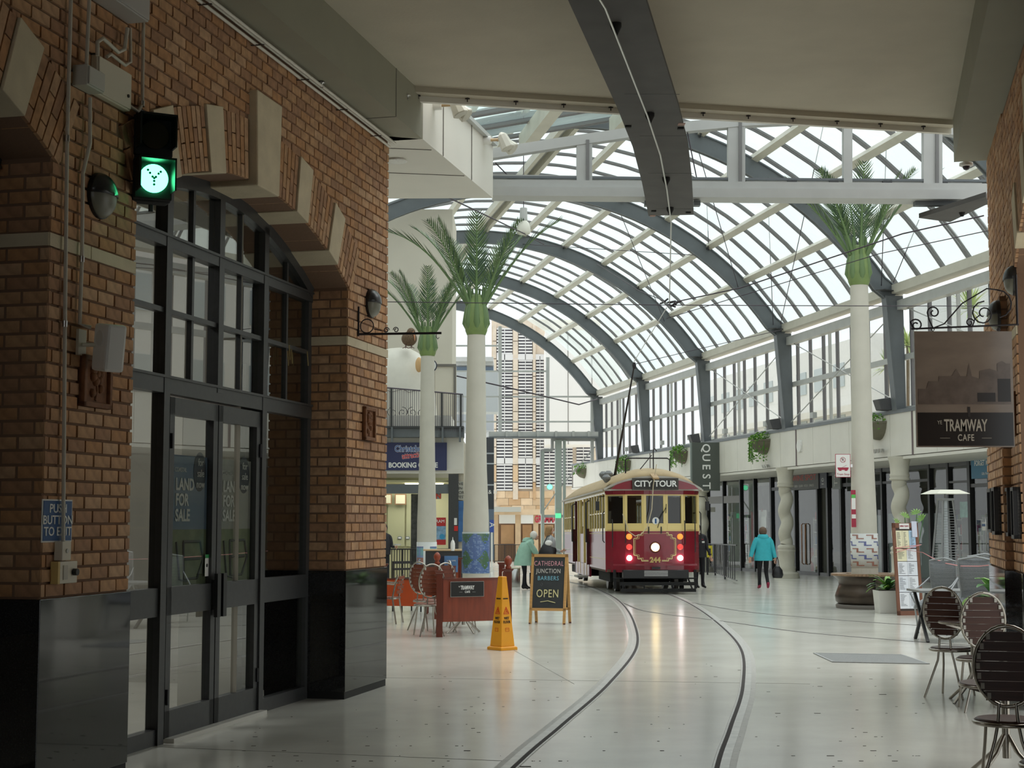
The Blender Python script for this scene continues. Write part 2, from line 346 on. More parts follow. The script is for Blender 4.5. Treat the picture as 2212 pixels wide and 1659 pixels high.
def voussoirs(wall, tc, nf, face, a_from=-28, a_to=28.6, key=True):
    """arch ring on plane nf; face=+1 looks to +x. returns an arch part with bricks and stones as sub-parts"""
    arch = bpy.data.objects.new('arch', None); C.objects.link(arch); arch.parent = wall
    def wedge(mb, a0, a1, r0, r1, x0, x1):
        pts = [(tc + r0 * sin(a0), ZC + r0 * cos(a0)), (tc + r0 * sin(a1), ZC + r0 * cos(a1)), (tc + r1 * sin(a1), ZC + r1 * cos(a1)), (tc + r1 * sin(a0), ZC + r1 * cos(a0))]
        mb.prism(pts, min(x0, x1), max(x0, x1), 'x')
    r = radians; stones = [(-22.6, -19), (-12.6, -9.2), (9.2, 12.6), (19.4, 22.6)]
    for a, b in stones:
        if b > a_from and a < a_to:
            mb = MB(); wedge(mb, r(a), r(b), RI - .012, RE + .02, nf + face * .03, nf - face * .41); mb.build('arch_stone', stone, arch, bevel=.006)
    if key and a_from < 0:
        mb = MB(); k0, k1 = r(-3.0), r(3.0); xo = nf + face * .075
        pts = lambda r0, r1, s: [(tc + r0 * sin(k0) * s, ZC + r0 * cos(k0)), (tc + r0 * sin(k1) * s, ZC + r0 * cos(k0)), (tc + r1 * sin(k1) * s, ZC + r1 * cos(k0)), (tc + r1 * sin(k0) * s, ZC + r1 * cos(k0))]
        mb.prism(pts(RI - .05, 5.63, .95), min(xo, nf - face * .41), max(xo, nf - face * .41), 'x'); mb.build('keystone', stone, arch, bevel=.012)
    rb = random.Random(3)
    for a, b in ((-28, -22.8), (-18.9, -12.7), (-9.1, -3.4), (3.4, 9.1), (12.7, 19.3), (22.7, 28.4)):
        if b <= a_from or a >= a_to: continue
        n = max(2, round((b - a) / .93)); st = (b - a) / n
        for k in range(n):
            a0, a1 = r(a + st * k + .08), r(a + st * (k + 1) - .08); cut = RI + (.22 if k % 2 else .33)
            cut2 = None if k % 2 else RI + .11
            rs = [(RI, cut), (cut + .012, RE)] if k % 2 else [(RI, RI + .1), (RI + .112, RI + .33), (RI + .342, RE)]
            for r0, r1 in rs:
                mb = MB(); wedge(mb, a0, a1, r0, r1, nf + face * .012, nf - face * .2)
                mb.build('brick', rb.choice(brickc), arch)
            for x0, x1 in ((.212, .41),):
                mb = MB(); wedge(mb, a0, a1, RI, RI + .1, nf - face * x0, nf - face * x1); mb.build('brick', rb.choice(brickc), arch)
    return arch
def granite_pier(t0, t1, n0, n1, wall, nm='granite_panel'):
    for z0, z1 in ((.07, 1.235),):
        MB().box(min(n0, n1), max(n0, n1), t0, t1, z0, z1).build(nm, granite, wall, bevel=.004)
    MB().box(min(n0, n1) + .005, max(n0, n1) - .008 * (1 if n0 > -3 else 1), t0 + .008, t1 - .008, 0, .07).build('granite_plinth', granj, wall)
# ---- left wall
NL = -5.05; TC = (6.43, 12.07); TEND = 15.58
wl = MB().prism(wall_poly(-12, TEND, 5.85, TC), -5.95, NL - .012, 'x').build('wall_left', mortar, kind='structure', rz=LA, label='red-brown brick wall with arched shop windows on black granite piers')
band = ((3.45, 3.54),)
it = [((NL - .012, y, z), 0, L, 1, seen(NL, y, z)) for y, z, L in courses(6.43, TEND, 1.24, 5.82, lambda z: excl(z, TC), band)]
for tj in (8.675, 14.315):                          # jambs that face the camera
    for y, z, L in courses(0, .41, 1.24, SPR, lambda z: [], band): it.append(((NL - .41 + y, tj + .012, z), -pi / 2, L, 1, seen(NL - .2, tj, z) - .6))
lay(wl, it)
for a, b in ((8.67, 9.19), (9.2, 9.83), (14.31, 14.9), (14.91, 15.6)):
    MB().box(NL - .3, NL + .004, a, b, 3.452, 3.536).build('stone_band', stone, wl)
for tj in (8.66, 14.30): MB().box(NL - .41, NL - .004, tj, tj + .1, 3.452, 3.536).build('stone_band', stone, wl)
voussoirs(wl, TC[0], NL, 1, 9, 28.6); voussoirs(wl, TC[1], NL, 1)
granite_pier(8.655, 9.845, -5.96, NL + .012, wl); granite_pier(14.295, 15.6, -5.96, NL + .012, wl)
# ---- right wall
NR = 1.3; TR = (12.65,)
wr = MB().prism(wall_poly(-12, 18.04, 5.85, TR), NR + .012, 2.2, 'x').build('wall_right', mortar, kind='structure', rz=LA, label='brick wall and pilaster along the right side of the passage')
MB().box(1.22 + .012, NR + .02, 15.9, 18.04, 0, 3.95).build('pilaster', mortar, wr)
it = [((NR + .012, y, z), pi, L, 1, seen(NR, y, z)) for y, z, L in courses(3.0, 15.9, 1.24, 5.82, lambda z: excl(z, TR), band)]
it += [((NR + .012, y, z), pi, L, 1, seen(NR, y, z)) for y, z, L in courses(15.9, 18.04, 3.97, 5.82, lambda z: excl(z, TR), band)]
it += [((1.22 + .012, y, z), pi, L, 1, seen(1.22, y, z)) for y, z, L in courses(15.9, 18.04, 1.24, 3.95, lambda z: [], band)]
it += [((1.26, 15.9 + .012, z), -pi / 2, .085, 1, seen(1.25, 15.9, z)) for y, z, L in courses(0, .218, 1.24, 3.95, lambda z: [])]
lay(wr, it)
voussoirs(wr, TR[0], NR, -1)
for a, b, n in ((14.9, 15.9, NR), (15.9, 18.04, 1.22)): MB().box(n - .004, n + .3, a, b, 3.452, 3.536).build('stone_band', stone, wr)
granite_pier(14.88, 15.9, NR - .012, 1.9, wr); granite_pier(15.88, 18.06, 1.22 - .012, 1.9, wr); granite_pier(3.0, 10.42, NR - .012, 1.9, wr)
# ---- ceiling, beams, bulkhead
cp = [Lw(-6, -12), Lw(2.2, -12), Lw(2.2, 17.2), Vector((5.02, 17.37, 0)), Vector((-1.06, 16.0, 0)), Lw(-6, 15.3)]
ce = MB().prism([(p.x, p.y) for p in cp], 6.3, 6.9, 'z').build('ceiling', plaster, kind='structure', label='smooth grey plaster ceiling of the passage')
a, b = Vector((-1.3, 15.93, 6.27)), Vector((5.1, 17.37, 6.27)); d = (b - a).normalized(); pn = Vector((-d.y, d.x, 0))
fs = thing('ceiling_edge_trim', 'pale edge strip with small hooks along the end of the ceiling', 'trim')
MB().beam(a + pn * .02, b + pn * .02, .16, .06).build('edge_board', plaster, fs)
MB().beam(a + pn * .12 - Vector((0, 0, .03)), b + pn * .12 - Vector((0, 0, .03)), .06, .12).build('edge_lip', white, fs)
for k in range(12):
    p = a.lerp(b, (k + .6) / 12.3) + pn * .05; mb = MB(); mb.tube([p - Vector((0, 0, .03)), p - Vector((0, 0, .075))], .006); mb.cb(p - Vector((0, 0, .04)), (.05, .012, .012)); mb.build('hook', iron, fs)
bl = MB().box(-5.5, -4.66, -12, 15.55, 5.8, 6.35).build('trim_1', dkbeam, kind='structure', rz=LA, label='olive grey boxed beam above the brick wall with the arched window')
MB().box(-4.661, -4.655, 14.6, 14.61, 5.8, 6.3).box(-5.4, -4.66, 14.6, 14.61, 5.796, 5.8).build('panel_seam', seam, bl)
br = MB().box(.94, 2.2, -12, 17.97, 5.8, 6.35).build('trim_2', dkbeam, kind='structure', rz=LA, label='olive grey boxed beam above the right brick wall')
P = [Lw(-4.66, 15.56), Lw(-4.66, 18.67), Vector((-7, 19.4, 0)), Vector((-7, 14.2, 0))]
bk = MB().prism([(p.x, p.y) for p in P], 5.8, 6.48, 'z').build('trim_3', wpanel, kind='structure', label='white panelled bulkhead beyond the brick pier')
mb = MB()
for t in (16.35, 17.6): mb.beam(Lw(-4.655, t, 5.8), Lw(-4.655, t, 6.48), .008, .008)
for x0, y0, x1, y1 in ((829, 320, 932, 324), (829, 373, 1003, 380)):
    mb.beam(AZ(x0, y0, 5.797), AZ(x1, y1, 5.797), .012, .006)
mb.build('panel_seam', seam, bk)
MB().box(-4.67, -4.6, 15.56, 18.67, 6.47, 6.52).build('bulkhead_cap', lsteel, bk).rotation_euler = (0, 0, LA)
c = AZ(857, 347, 5.79); mb = MB(); mb.lathe([(.11, -.02), (.115, -.005), (.10, 0)], 24, c)
dl = thing('downlight', 'round recessed downlight in the white bulkhead', 'downlight', c)
MB().lathe([(.105, .012), (.12, -.006), (.12, -.012), (.09, -.006)], 24).build('trim_ring', offw, dl)
MB().lathe([(.09, .0), (.02, .004)], 20).build('reflector', mat('downlight_reflector', S(150, 148, 140), .3, metal=.6), dl)
mb = MB()
for k in range(5): mb.beam((-.07 + k * .035, -.08, -.008), (-.07 + k * .035, .08, -.008), .004, .008)
mb.build('louvre', offw, dl)
# ================================================================ windows of the left wall
def pq(x, a, b, c, d): return MB().add([(x, a, c), (x, b, c), (x, b, d), (x, a, d)], [(0, 1, 2, 3)])
def pane_poly(t0, t1, z0, tc):
    top = []; 
    for k in range(9):
        t = t1 + (t0 - t1) * k / 8; top.append((t, max(z0 + .01, ZC + sqrt(max(0, (RI - .1) ** 2 - (t - tc) ** 2)))))
    return [(t0, z0), (t1, z0)] + top
def arched_window(n, tc, num, doors):
    w = bpy.data.objects.new('window_%d' % num, None); C.objects.link(w); w.rotation_euler = (0, 0, LA); w['kind'] = 'structure'
    w['label'] = 'tall arched shop window of dark bronze frames and small panes' + (' around double doors' if doors else ' at the camera end of the wall')
    a, b = tc - HW, tc + HW; M = [tc - .97, tc + .03, tc + 1.02]; x0, x1 = n - .05, n + .035
    mb = MB(); ring = lambda R: arcs(tc, R, -AS, AS, 24); o, i = ring(RI), ring(RI - .11)
    for k in range(24): mb.prism([o[k], o[k + 1], i[k + 1], i[k]], x0, x1 + .02, 'x')
    mb.box(x0, x1, a, a + .09, 0, SPR); mb.box(x0, x1, b - .09, b, 0, SPR); mb.build('arched_frame', dframe, w)
    zt = lambda t: ZC + sqrt((RI - .05) ** 2 - (t - tc) ** 2)
    for t in M:
        if doors and abs(t - M[1]) < .01: MB().box(x0, x1 + .02, t - .05, t + .05, 2.8, zt(t)).build('mullion', dframe, w)
        else: MB().box(x0, x1 + .02, t - .05, t + .05, 0, zt(t)).build('mullion', dframe, w)
    for z, h in ((2.79, .14), (3.93, .10)):
        MB().box(x0, x1 + .015, a + .02, b - .02, z - h / 2, z + h / 2).box(x0, x1 + .03, a + .02, b - .02, z + h / 2 - .02, z + h / 2).build('transom', dframe, w)
    cols = [(a + .09, M[0] - .05), (M[0] + .05, M[1] - .05), (M[1] + .05, M[2] - .05), (M[2] + .05, b - .09)]
    for ci, (c0, c1) in enumerate(cols):
        mid = (c0 + c1) / 2
        MB().box(x0 + .03, x1 - .01, mid - .02, mid + .02, 2.86, zt(mid) - .03).box(x0 + .02, x1, c0, c1, 3.355, 3.395).build('glazing_bar', dframe, w)
        for z0, z1 in ((2.86, 3.355), (3.395, 3.88)):
            for p, q_ in ((c0, mid - .02), (mid + .02, c1)):
                tilt = rr.uniform(-.004, .004); pq(n + tilt, p, q_, z0, z1).build('pane', wglass, w)
        for p, q_ in ((c0, mid - .02), (mid + .02, c1)): MB().prism(pane_poly(p, q_, 3.98, tc), n - .005, n + .001, 'x').build('pane', wglass, w)
        if doors and ci in (1, 2): continue
        MB().box(x0, x1, c0, c1, .98, 1.2).build('transom', dframe, w); MB().box(x0, x1, c0, c1, 0, .12).build('transom', dframe, w)
        pq(n, c0, c1, 1.2, 2.72).build('pane', wglass, w); pq(n, c0, c1, .12, .98).build('pane', wglass, w)
    return w
NW = -5.46
w1 = arched_window(NW, TC[1], 1, True); w2 = arched_window(NW, TC[0], 2, False)
# tape hanging from the bar of the far panes
mb = MB()
for x, z in ((13.62, 3.36), (13.68, 3.33), (14.1, 3.35), (13.58, 3.3)): mb.beam((NW + .07, x, z + .02), (NW + .075, x + .02, z - .12), .012, .002)
mb.build('tape', mat('masking_tape', S(206, 184, 130), .7), w1)
dr = bpy.data.objects.new('door_1', None); C.objects.link(dr); dr.rotation_euler = (0, 0, LA); dr['kind'] = 'structure'; dr['label'] = 'pair of dark bronze framed glass doors with long pull handles'
def leaf(t0, t1, hs):
    x0, x1 = NW - .03, NW + .04; mb = MB()
    mb.box(x0, x1, t0, t0 + .085, .03, 2.7).box(x0, x1, t1 - .085, t1, .03, 2.7).box(x0, x1, t0, t1, 2.56, 2.7).box(x0, x1, t0, t1, .98, 1.2).box(x0, x1, t0, t1, .03, .24)
    lf = mb.build('door_leaf', dframe, dr)
    pq(NW + .003, t0 + .08, t1 - .08, 1.19, 2.57).build('pane', wglass, lf); pq(NW + .003, t0 + .08, t1 - .08, .23, .99).build('pane', wglass, lf)
    h = t1 - .05 if hs else t0 + .05
    MB().box(x1 + .03, x1 + .06, h - .035, h + .035, .92, 1.28).box(x1, x1 + .03, h - .02, h + .02, .98, 1.01).box(x1, x1 + .03, h - .02, h + .02, 1.2, 1.23).build('pull_handle', black, lf)
    hh = t0 + .02 if hs else t1 - .02
    for z in (.35, 2.35): MB().tube([(x1 + .01, hh, z - .06), (x1 + .01, hh, z + .06)], .012).build('hinge', black, lf)
    return lf
leaf(11.19, 12.10, True); leaf(12.12, 13.03, False)
MB().box(NW - .02, NW + .12, 11.2, 13.08, 0, .035).build('threshold', mat('pale_threshold', S(206, 204, 196), .4), dr)
# posters behind the door glass
pblue = mat('poster_blue', S(120, 140, 165), .6); pgrey = mat('poster_grey', S(176, 176, 170), .6); pgreen = mat('poster_map_green', S(128, 140, 108), .6, noise=.2, nscale=9)
white_t = mat('lettering_white', S(240, 240, 238), .5); navy = mat('poster_navy', S(44, 52, 70), .5)
RX = (pi / 2, 0, pi / 2)
def land(t0, t1, bg, lbl, mapc):
    tg = thing('poster', lbl, 'poster', Lw(NW - .012, (t0 + t1) / 2, 1.75), LA, 'sale posters on the doors'); w = t1 - t0
    MB().box(-.004, 0, -w / 2, w / 2, -.1, .5).build('sheet', bg, tg); MB().box(-.004, 0, -w / 2, w / 2, -.62, -.1).build('map_sheet', mapc, tg)
    MB().box(-.003, .001, -w / 2, w / 2, -.76, -.62).build('footer', pblue, tg)
    for k, s_ in enumerate(('LAND', 'FOR', 'SALE')): text('lettering', s_, .135, white_t, tg, (.004, -w / 2 + .05, .26 - k * .125), RX, sx=.95, align='LEFT', bold=.004)
    text('lettering', 'COASTAL', .05, white_t, tg, (.004, -w / 2 + .03, .38), RX, align='LEFT')
    MB().disc((.003, w / 2 - .14, .3), .13, .004, 'x', 28).build('badge', navy, tg).scale = (1, .9, 1.25)
    for k in range(3): text('lettering', ('for', 'sale', 'now')[k], .09, white_t, tg, (.008, w / 2 - .15, .45 - k * .09), RX)
    mb = MB()
    for pts in (((-.25, -.2), (-.18, -.5), (-.05, -.52)), ((-.12, -.2), (.2, -.2), (.26, -.35), (.15, -.5), (-.1, -.5), (-.12, -.2)), ((-.1, -.34), (.2, -.34))):
        mb.tube([(.003, y, z) for y, z in pts], .012, 4)
    mb.build('map_road', mat('map_road', S(90, 98, 96), .7), tg)
land(11.36, 12.02, pblue, 'blue toned land for sale poster on the nearer door leaf', pgreen)
land(12.28, 12.94, pgrey, 'grey land for sale poster with a plot map on the farther door leaf', pgreen)
for t, lb, cc in ((11.98, 'small white sticker with green top beside the left door handle', S(40, 150, 80)),):
    s_ = thing('door_sticker', lb, 'sticker', Lw(NW + .012, t, 1.36), LA); MB().box(0, .003, -.035, .035, -.1, .08).build('sheet', offw, s_); MB().box(.003, .005, -.035, .035, .05, .08).build('green_band', mat('sticker_green', cc, .5), s_); MB().disc((.004, 0, -.01), .015, .003, 'x').build('symbol', black, s_)
# shop room behind the windows
ls = bpy.data.lights.new('shop_light', 'AREA'); ls.energy = 70; ls.size = 1.5; lso = bpy.data.objects.new('shop_light', ls); C.objects.link(lso); lso.location = Lw(-8, 11.5, 4.9)
sr = MB(); sr.box(-11.5, -11.3, 2, 15.4, 0, 5.0); sr.box(-11.5, -5.95, 1.8, 2, 0, 5.0); sr.box(-11.5, -5.95, 15.3, 15.5, 0, 5.8)
sr.build('wall_shop', mat('shop_inner_wall', S(150, 146, 136), .8), kind='structure', rz=LA, label='plain grey walls inside the empty shop')
MB().box(-11.5, -5.9, 1.8, 15.5, 5.0, 5.1).build('ceiling_shop', plaster, kind='structure', rz=LA, label='ceiling of the empty shop')
# ================================================================ things on the passage walls
def onwall(name, label, cat, x, y, n=NL, group=None):
    _, t, z = LP(x, y, n); return thing(name, label, cat, Lw(n, t, z), LA, group), t, z
def pipe(name, label, pts, r=.013, n=NL, col=conduit, clips=()):
    P = [Vector((o, *LP(x, y, n)[1:])) for x, y, o in pts]; b = P[0].copy(); b.x = n
    t = thing(name, label, 'conduit', Lw(n, b.y, b.z), LA)
    q = [Vector((p.x, p.y - b.y, p.z - b.z)) for p in P]
    MB().tube(q, r, 8).build('pipe', col, t)
    for k in clips:
        a = q[0].lerp(q[-1], k) if len(q) == 2 else q[int(k)]
        MB().tube([a - Vector((0, 0, .02)), a + Vector((0, 0, .02))], r * 1.35, 8).build('coupling', alu, t)
    return t
pipe('conduit', 'long ivory conduit running from the ceiling down to the push button sign', [(144, 0, .03), (136, 300, .03), (131, 700, .03), (127, 1172, .03)], clips=(1, 2))
pipe('conduit', 'upper ivory conduit entering the top of the junction box', [(178, 0, .05), (172, 140, .05)])
pipe('conduit', 'ivory conduit from the junction box down to the white loudspeaker', [(181, 212, .045), (181, 310, .045), (170, 375, .03), (168, 560, .03), (163, 700, .03), (172, 708, .08)], clips=(3,))
pipe('conduit', 'ivory conduit dropping beside the cabinet and bending under it', [(302, 0, .03), (299, 225, .03), (290, 242, .03), (266, 226, .03)], clips=(1,))
pipe('conduit', 'short bent conduit between the two boxes, nearer the junction box', [(258, 62, .06), (252, 108, .06), (238, 114, .06), (205, 84, .06), (193, 92, .06), (193, 122, .06)], .014)
pipe('conduit', 'short bent conduit between the two boxes, farther from the junction box', [(267, 62, .05), (268, 135, .05), (256, 142, .05), (225, 118, .05), (216, 124, .05)], .012)
def cabinet(name, lb, x0, y0, x1, y1, d, m, lip=False, x0b=None):
    a = LP(x0, y0, NL); b = LP(x1, y1, NL); t0, t1 = a[1], b[1]; z1 = a[2]; z0 = LP(x1, y1, NL)[2]
    o = thing(name, lb, 'electrical box', Lw(NL, (t0 + t1) / 2, z0), LA); w = t1 - t0; h = z1 - z0
    MB().box(.0, d, -w / 2, w / 2, 0, h).build('body', m, o, bevel=.006)
    MB().box(d, d + .012, -w / 2 + .01, w / 2 - .01, .01, h - .01).build('lid', m, o, bevel=.004)
    return o, w, h
o, w, h = cabinet('electrical_cabinet', 'tall flat ivory cabinet above the green signal lamp', 196, 118, 267, 242, .05, plast)
MB().disc((.065, w / 2 - .06, h * .35), .012, .01, 'x').build('lock', black, o); MB().box(.0, .03, -w / 2 - .001, -w / 2 + .06, h, h + .01).build('vent', black, o)
cabinet('junction_box', 'small white junction box overlapping the tall ivory cabinet', 156, 140, 192, 205, .11, mat('white_box', S(196, 194, 186), .5))
o, w, h = cabinet('electrical_box', 'white box cut by the top of the picture, lid edge showing', 190, -60, 276, 52, .16, mat('lilac_white_box', S(190, 186, 184), .5))
# signal lamp
o, t, z = onwall('signal_lamp', 'black two-lens tram signal with the lower green lamp lit', 'signal light', 300, 345)
sg = o; sx = .12
SX = Matrix.Translation((.10, .0, 0)) @ Matrix.Rotation(radians(40), 4, 'Z'); mb = MB(); mb.X = SX; mb.box(-.14, .14, -.02, .12, -.31, .31); mb.build('housing', blackm, sg, bevel=.02)
MB().cb((.0, 0, .1), (.08, .12, .5)).build('mount', black, sg)
def hood(z, lit):
    X = .17
    mb = MB(); mb.X = Matrix.Translation((.17, 0, z)) @ Matrix.Rotation(radians(-90 - 60), 4, 'Z') @ Matrix.Identity(4)
    # lens faces the camera: local -y after the turn
    MBm = Matrix.Translation((.10, 0, z)) @ Matrix.Rotation(radians(40), 4, 'Z')
    mb = MB(); mb.X = MBm
    mb.box(-.13, .13, -.20, .06, .115, .13).box(-.13, -.118, -.20, .06, -.1, .13).box(.118, .13, -.20, .06, -.1, .13)
    mb.build('visor', mat('signal_visor', S(26, 30, 28), .35), sg)
    mb = MB(); mb.X = MBm; mb.box(-.135, .135, -.06, .08, -.145, .145); mb.build('lens_housing', blackm, sg, bevel=.01)
    mb = MB(); mb.X = MBm; mb.disc((0, -.07, 0), .10, .02, 'y', 32)
    mb.build('lens', lit, sg, label='lit green lens' if z < 0 else 'unlit dark lens')
    if z < 0:
        dk = MB(); dk.X = MBm                         # dark gaps of the direction symbol between the diodes
        for dx, dz in ((0, -.02), (-.012, .01), (.012, .01), (-.03, .035), (.03, .035), (-.045, .055), (.045, .05), (0, -.045), (0, .0)):
            dk.disc((dx, -.083, dz), .009, .004, 'y', 8)
        dk.build('lens_symbol', mat('lens_dark_green', S(20, 140, 80), .4), sg)
hood(.155, mat('signal_lens_off', S(46, 38, 28), .15)); hood(-.155, mat('signal_green', S(40, 240, 150), .3, emit=(.08, 1.0, .38), estr=5))
MB().tube([(.1, 0, -.33), (.1, 0, -.38)], .018).build('cable_gland', black, sg)
pl_d = bpy.data.lights.new('signal_glow', 'POINT'); pl_d.energy = .12; pl_d.color = (.08, 1, .4); pl_d.shadow_soft_size = .08
pl = bpy.data.objects.new('signal_glow', pl_d); C.objects.link(pl); pl.parent = sg; pl.location = (.36, -.22, -.155)
# round bulkhead lamps with eyelid
def eyelid(lb, n, x, y, sd, r=.155):
    _, t, z = LP(x, y, n); o = thing('wall_lamp', lb, 'wall lamp', Lw(n, t, z), LA, 'round eyelid wall lamps')
    mb = MB(); mb.disc((.012 * sd, 0, 0), r, .03, 'x', 28); mb.build('back_plate', black, o)
    prof = [(r * cos(a), r * .62 * sin(a)) for a in [pi / 2 * k / 7 for k in range(8)]]
    mb = MB(); mb.X = Matrix.Translation((.02 * sd, 0, 0)) @ Matrix.Rotation(pi / 2 * sd, 4, 'Y'); mb.lathe([(max(1e-4, a * .96), b * .96) for a, b in prof], 28)
    mb.build('diffuser', mat('lamp_diffuser', S(128, 128, 116), .35), o)
    me = MB(); me.X = Matrix.Translation((.02 * sd, 0, 0)) @ Matrix.Rotation(pi / 2 * sd, 4, 'Y')
    n_ = 24; vs = []; fs = []
    for i in range(9):
        a = pi / 2 * i / 8
        for k in range(n_ // 2 + 1):
            th = pi / 2 + pi * k / (n_ // 2) if sd > 0 else -pi / 2 + pi * k / (n_ // 2); vs.append((r * cos(a) * cos(th), r * cos(a) * sin(th), r * .66 * sin(a)))
    m_ = n_ // 2 + 1
    for i in range(8):
        for k in range(m_ - 1): fs.append((i * m_ + k, i * m_ + k + 1, (i + 1) * m_ + k + 1, (i + 1) * m_ + k))
    me.smooth = True; me.add(vs, fs); e = me.build('eyelid', mat('lamp_hood', S(44, 44, 46), .3), o); sm = e.modifiers.new('t', 'SOLIDIFY'); sm.thickness = .006
    return o
eyelid('round black eyelid lamp on the near brick pier below the signal', NL, 212, 424, 1)
eyelid('round black eyelid lamp on the far left brick pier above the scroll bracket', NL, 799, 656, 1, .15)
eyelid('upper round eyelid lamp on the right wall above the hanging sign', NR, 2193, 606, -1, .14)
eyelid('lower round eyelid lamp on the right pilaster beside the scrollwork', 1.22, 2159, 682, -1, .155)
# loudspeaker
o, t, z = onwall('wall_speaker', 'white tilted wall speaker with a round emblem at the end of a conduit', 'speaker', 172, 745)
MB().box(0, .02, -.05, .05, -.07, .1).build('bracket', plast, o); MB().tube([(.02, 0, 0), (.12, .03, 0)], .014).build('arm', plast, o)
mb = MB(); mb.X = Matrix.Translation((.20, .06, -.02)) @ Matrix.Rotation(radians(-35), 4, 'Z') @ Matrix.Rotation(radians(8), 4, 'Y')
mb.box(-.10, .10, -.09, .05, -.155, .155); mb.build('cabinet', offw, o, bevel=.02)
mb = MB(); mb.X = Matrix.Translation((.20, .06, -.02)) @ Matrix.Rotation(radians(-35), 4, 'Z') @ Matrix.Rotation(radians(8), 4, 'Y')
mb.disc((.0, -.092, .06), .05, .008, 'y', 24); mb.build('driver_cover', mat('speaker_cover', S(222, 220, 214), .5), o)
# terracotta plaques
terr = mat('terracotta', S(128, 84, 52), .7, noise=.2, nscale=20, bump=.4)
def plaque(lb, x, y, n, w, h, sd=1, ttc=terr):
    _, t, z = LP(x, y, n); o = thing('relief_plaque', lb, 'plaque', Lw(n, t, z), LA, 'terracotta plaques')
    MB().box(-.02, .02 * 1, -w / 2, w / 2, -h / 2, h / 2).build('tile', ttc, o)
    mb = MB(); f = .035
    for a, b, c, d in ((-w / 2, w / 2, h / 2 - f, h / 2), (-w / 2, w / 2, -h / 2, -h / 2 + f), (-w / 2, -w / 2 + f, -h / 2, h / 2), (w / 2 - f, w / 2, -h / 2, h / 2)): mb.box(-.02, .045, a, b, c, d)
    mb.build('border', ttc, o, bevel=.006)
    mb = MB()
    for k in range(7): a = 2 * pi * k / 7; mb.ball((.02, w * .13 * cos(a), h * .16 + w * .13 * sin(a)), w * .09, 8, 6)
    mb.ball((.025, 0, h * .16), w * .08, 8, 6); mb.tube([(.02, 0, h * .05), (.02, w * .05, -h * .15), (.02, -w * .02, -h * .36)], w * .03); mb.ball((.02, w * .15, -h * .12), w * .08, 8, 6); mb.ball((.02, -w * .13, -h * .22), w * .08, 8, 6)
    mb.build('rose_relief', ttc, o); return o
plaque('terracotta rose plaque set in the near brick pier under the speaker', 201, 826, NL, .38, .34)
plaque('terracotta rose plaque high on the far left brick pier', 793, 916, NL, .34, .34)
plaque('narrow terracotta plaque on the right wall beside the hanging sign', 2193, 895, NR, .3, .42, -1)
# push button sign + switches
o, t, z = onwall('push_button_sign', 'blue push button to exit sign with a white border, crossed by a conduit', 'sign', 122, 1125)
w, h = .37, .27
MB().box(.0, .006, -w / 2, w / 2, -h / 2, h / 2).build('border', offw, o, bevel=.002); MB().box(.006, .009, -w / 2 + .012, w / 2 - .012, -h / 2 + .01, h / 2 - .01).build('face', mat('sign_blue', S(34, 84, 140), .45), o)
for k, s_ in enumerate(('PUSH', 'BUTTON', 'TO EXIT')): text('lettering', s_, .078, white_t, o, (.0105, 0, .075 - k * .072), RX, sx=1.15, bold=.001)
o, t, z = onwall('key_switch', 'upper ivory key switch box below the blue sign', 'switch', 126, 1190)
MB().box(0, .06, -.055, .055, -.06, .06).build('box', plast, o, bevel=.006); MB().disc((.062, 0, 0), .014, .01, 'x', 14).build('keyhole', alu, o)
o, t, z = onwall('exit_button', 'lower ivory switch box with a rocker and a black round button', 'switch', 133, 1236)
MB().box(0, .05, -.11, .11, -.07, .07).build('box', plast, o, bevel=.006); MB().box(.05, .056, -.07, -.02, -.045, .045).build('rocker', mat('rocker_grey', S(196, 190, 176), .5), o); MB().disc((.065, .06, 0), .022, .03, 'x', 16).build('button', black, o)
MB().box(0, .052, -.135, -.111, -.07, .07).build('side_panel', mat('yellowed_plastic', S(220, 190, 120), .5), o)
# twin pipes hugging the beam
o = thing('ceiling_conduit', 'pair of slim white pipes running under the olive beam at the wall top', 'conduit', Lw(NL, 0, 5.74), LA)
for k, (dx, dz) in enumerate(((.05, .03), (.10, .015), (.04, -.02))): MB().tube([(dx, -10, dz), (dx, 15.5, dz)], .014, 8).build('pipe', white, o)
for k in range(20): t = -5 + k * 1.05; MB().box(.0, .12, t, t + .02, -.035, -.03).build('bracket', black, o)
def sprinkler(lb, p, m=alu):
    o = thing('sprinkler', lb, 'sprinkler', p); MB().lathe([(.03, 0), (.035, -.006), (.012, -.012), (.01, -.04), (.016, -.042), (.016, -.05)], 12).build('head', m, o); return o
sprinkler('small sprinkler head under the olive beam above the arch', AZ(695, 178, 5.79))
sprinkler('sprinkler head near the far end of the olive beam', Lw(-4.66, 15.0, 6.13))
# scroll brackets
def scroll(cx, cz, r0, r1, turns, a0=0, sg=1, n=18): return [(cx + (r0 + (r1 - r0) * k / n) * cos(a0 + sg * 2 * pi * turns * k / n), cz + (r0 + (r1 - r0) * k / n) * sin(a0 + sg * 2 * pi * turns * k / n)) for k in range(n + 1)]
_, t, z = LP(772, 722, NL); o = thing('scroll_bracket', 'empty black iron sign bracket on the far left pier', 'bracket', Lw(NL, t, z), LA)
MB().tube([(.01, 0, -.02), (.01, 0, .28)], .012).build('wall_bar', iron, o); MB().tube([(0, 0, 0), (.85, .1, 0)], .013).build('arm', iron, o)
mb = MB(); mb.tube([(x, 0, zz) for x, zz in scroll(.1, .08, .07, .07, 1)], .006); mb.tube([(x, .02, zz) for x, zz in scroll(.3, .035, .03, .01, 1.3)], .005); mb.tube([(x, .02, zz) for x, zz in scroll(.4, .035, .03, .01, -1.3, pi)], .005)
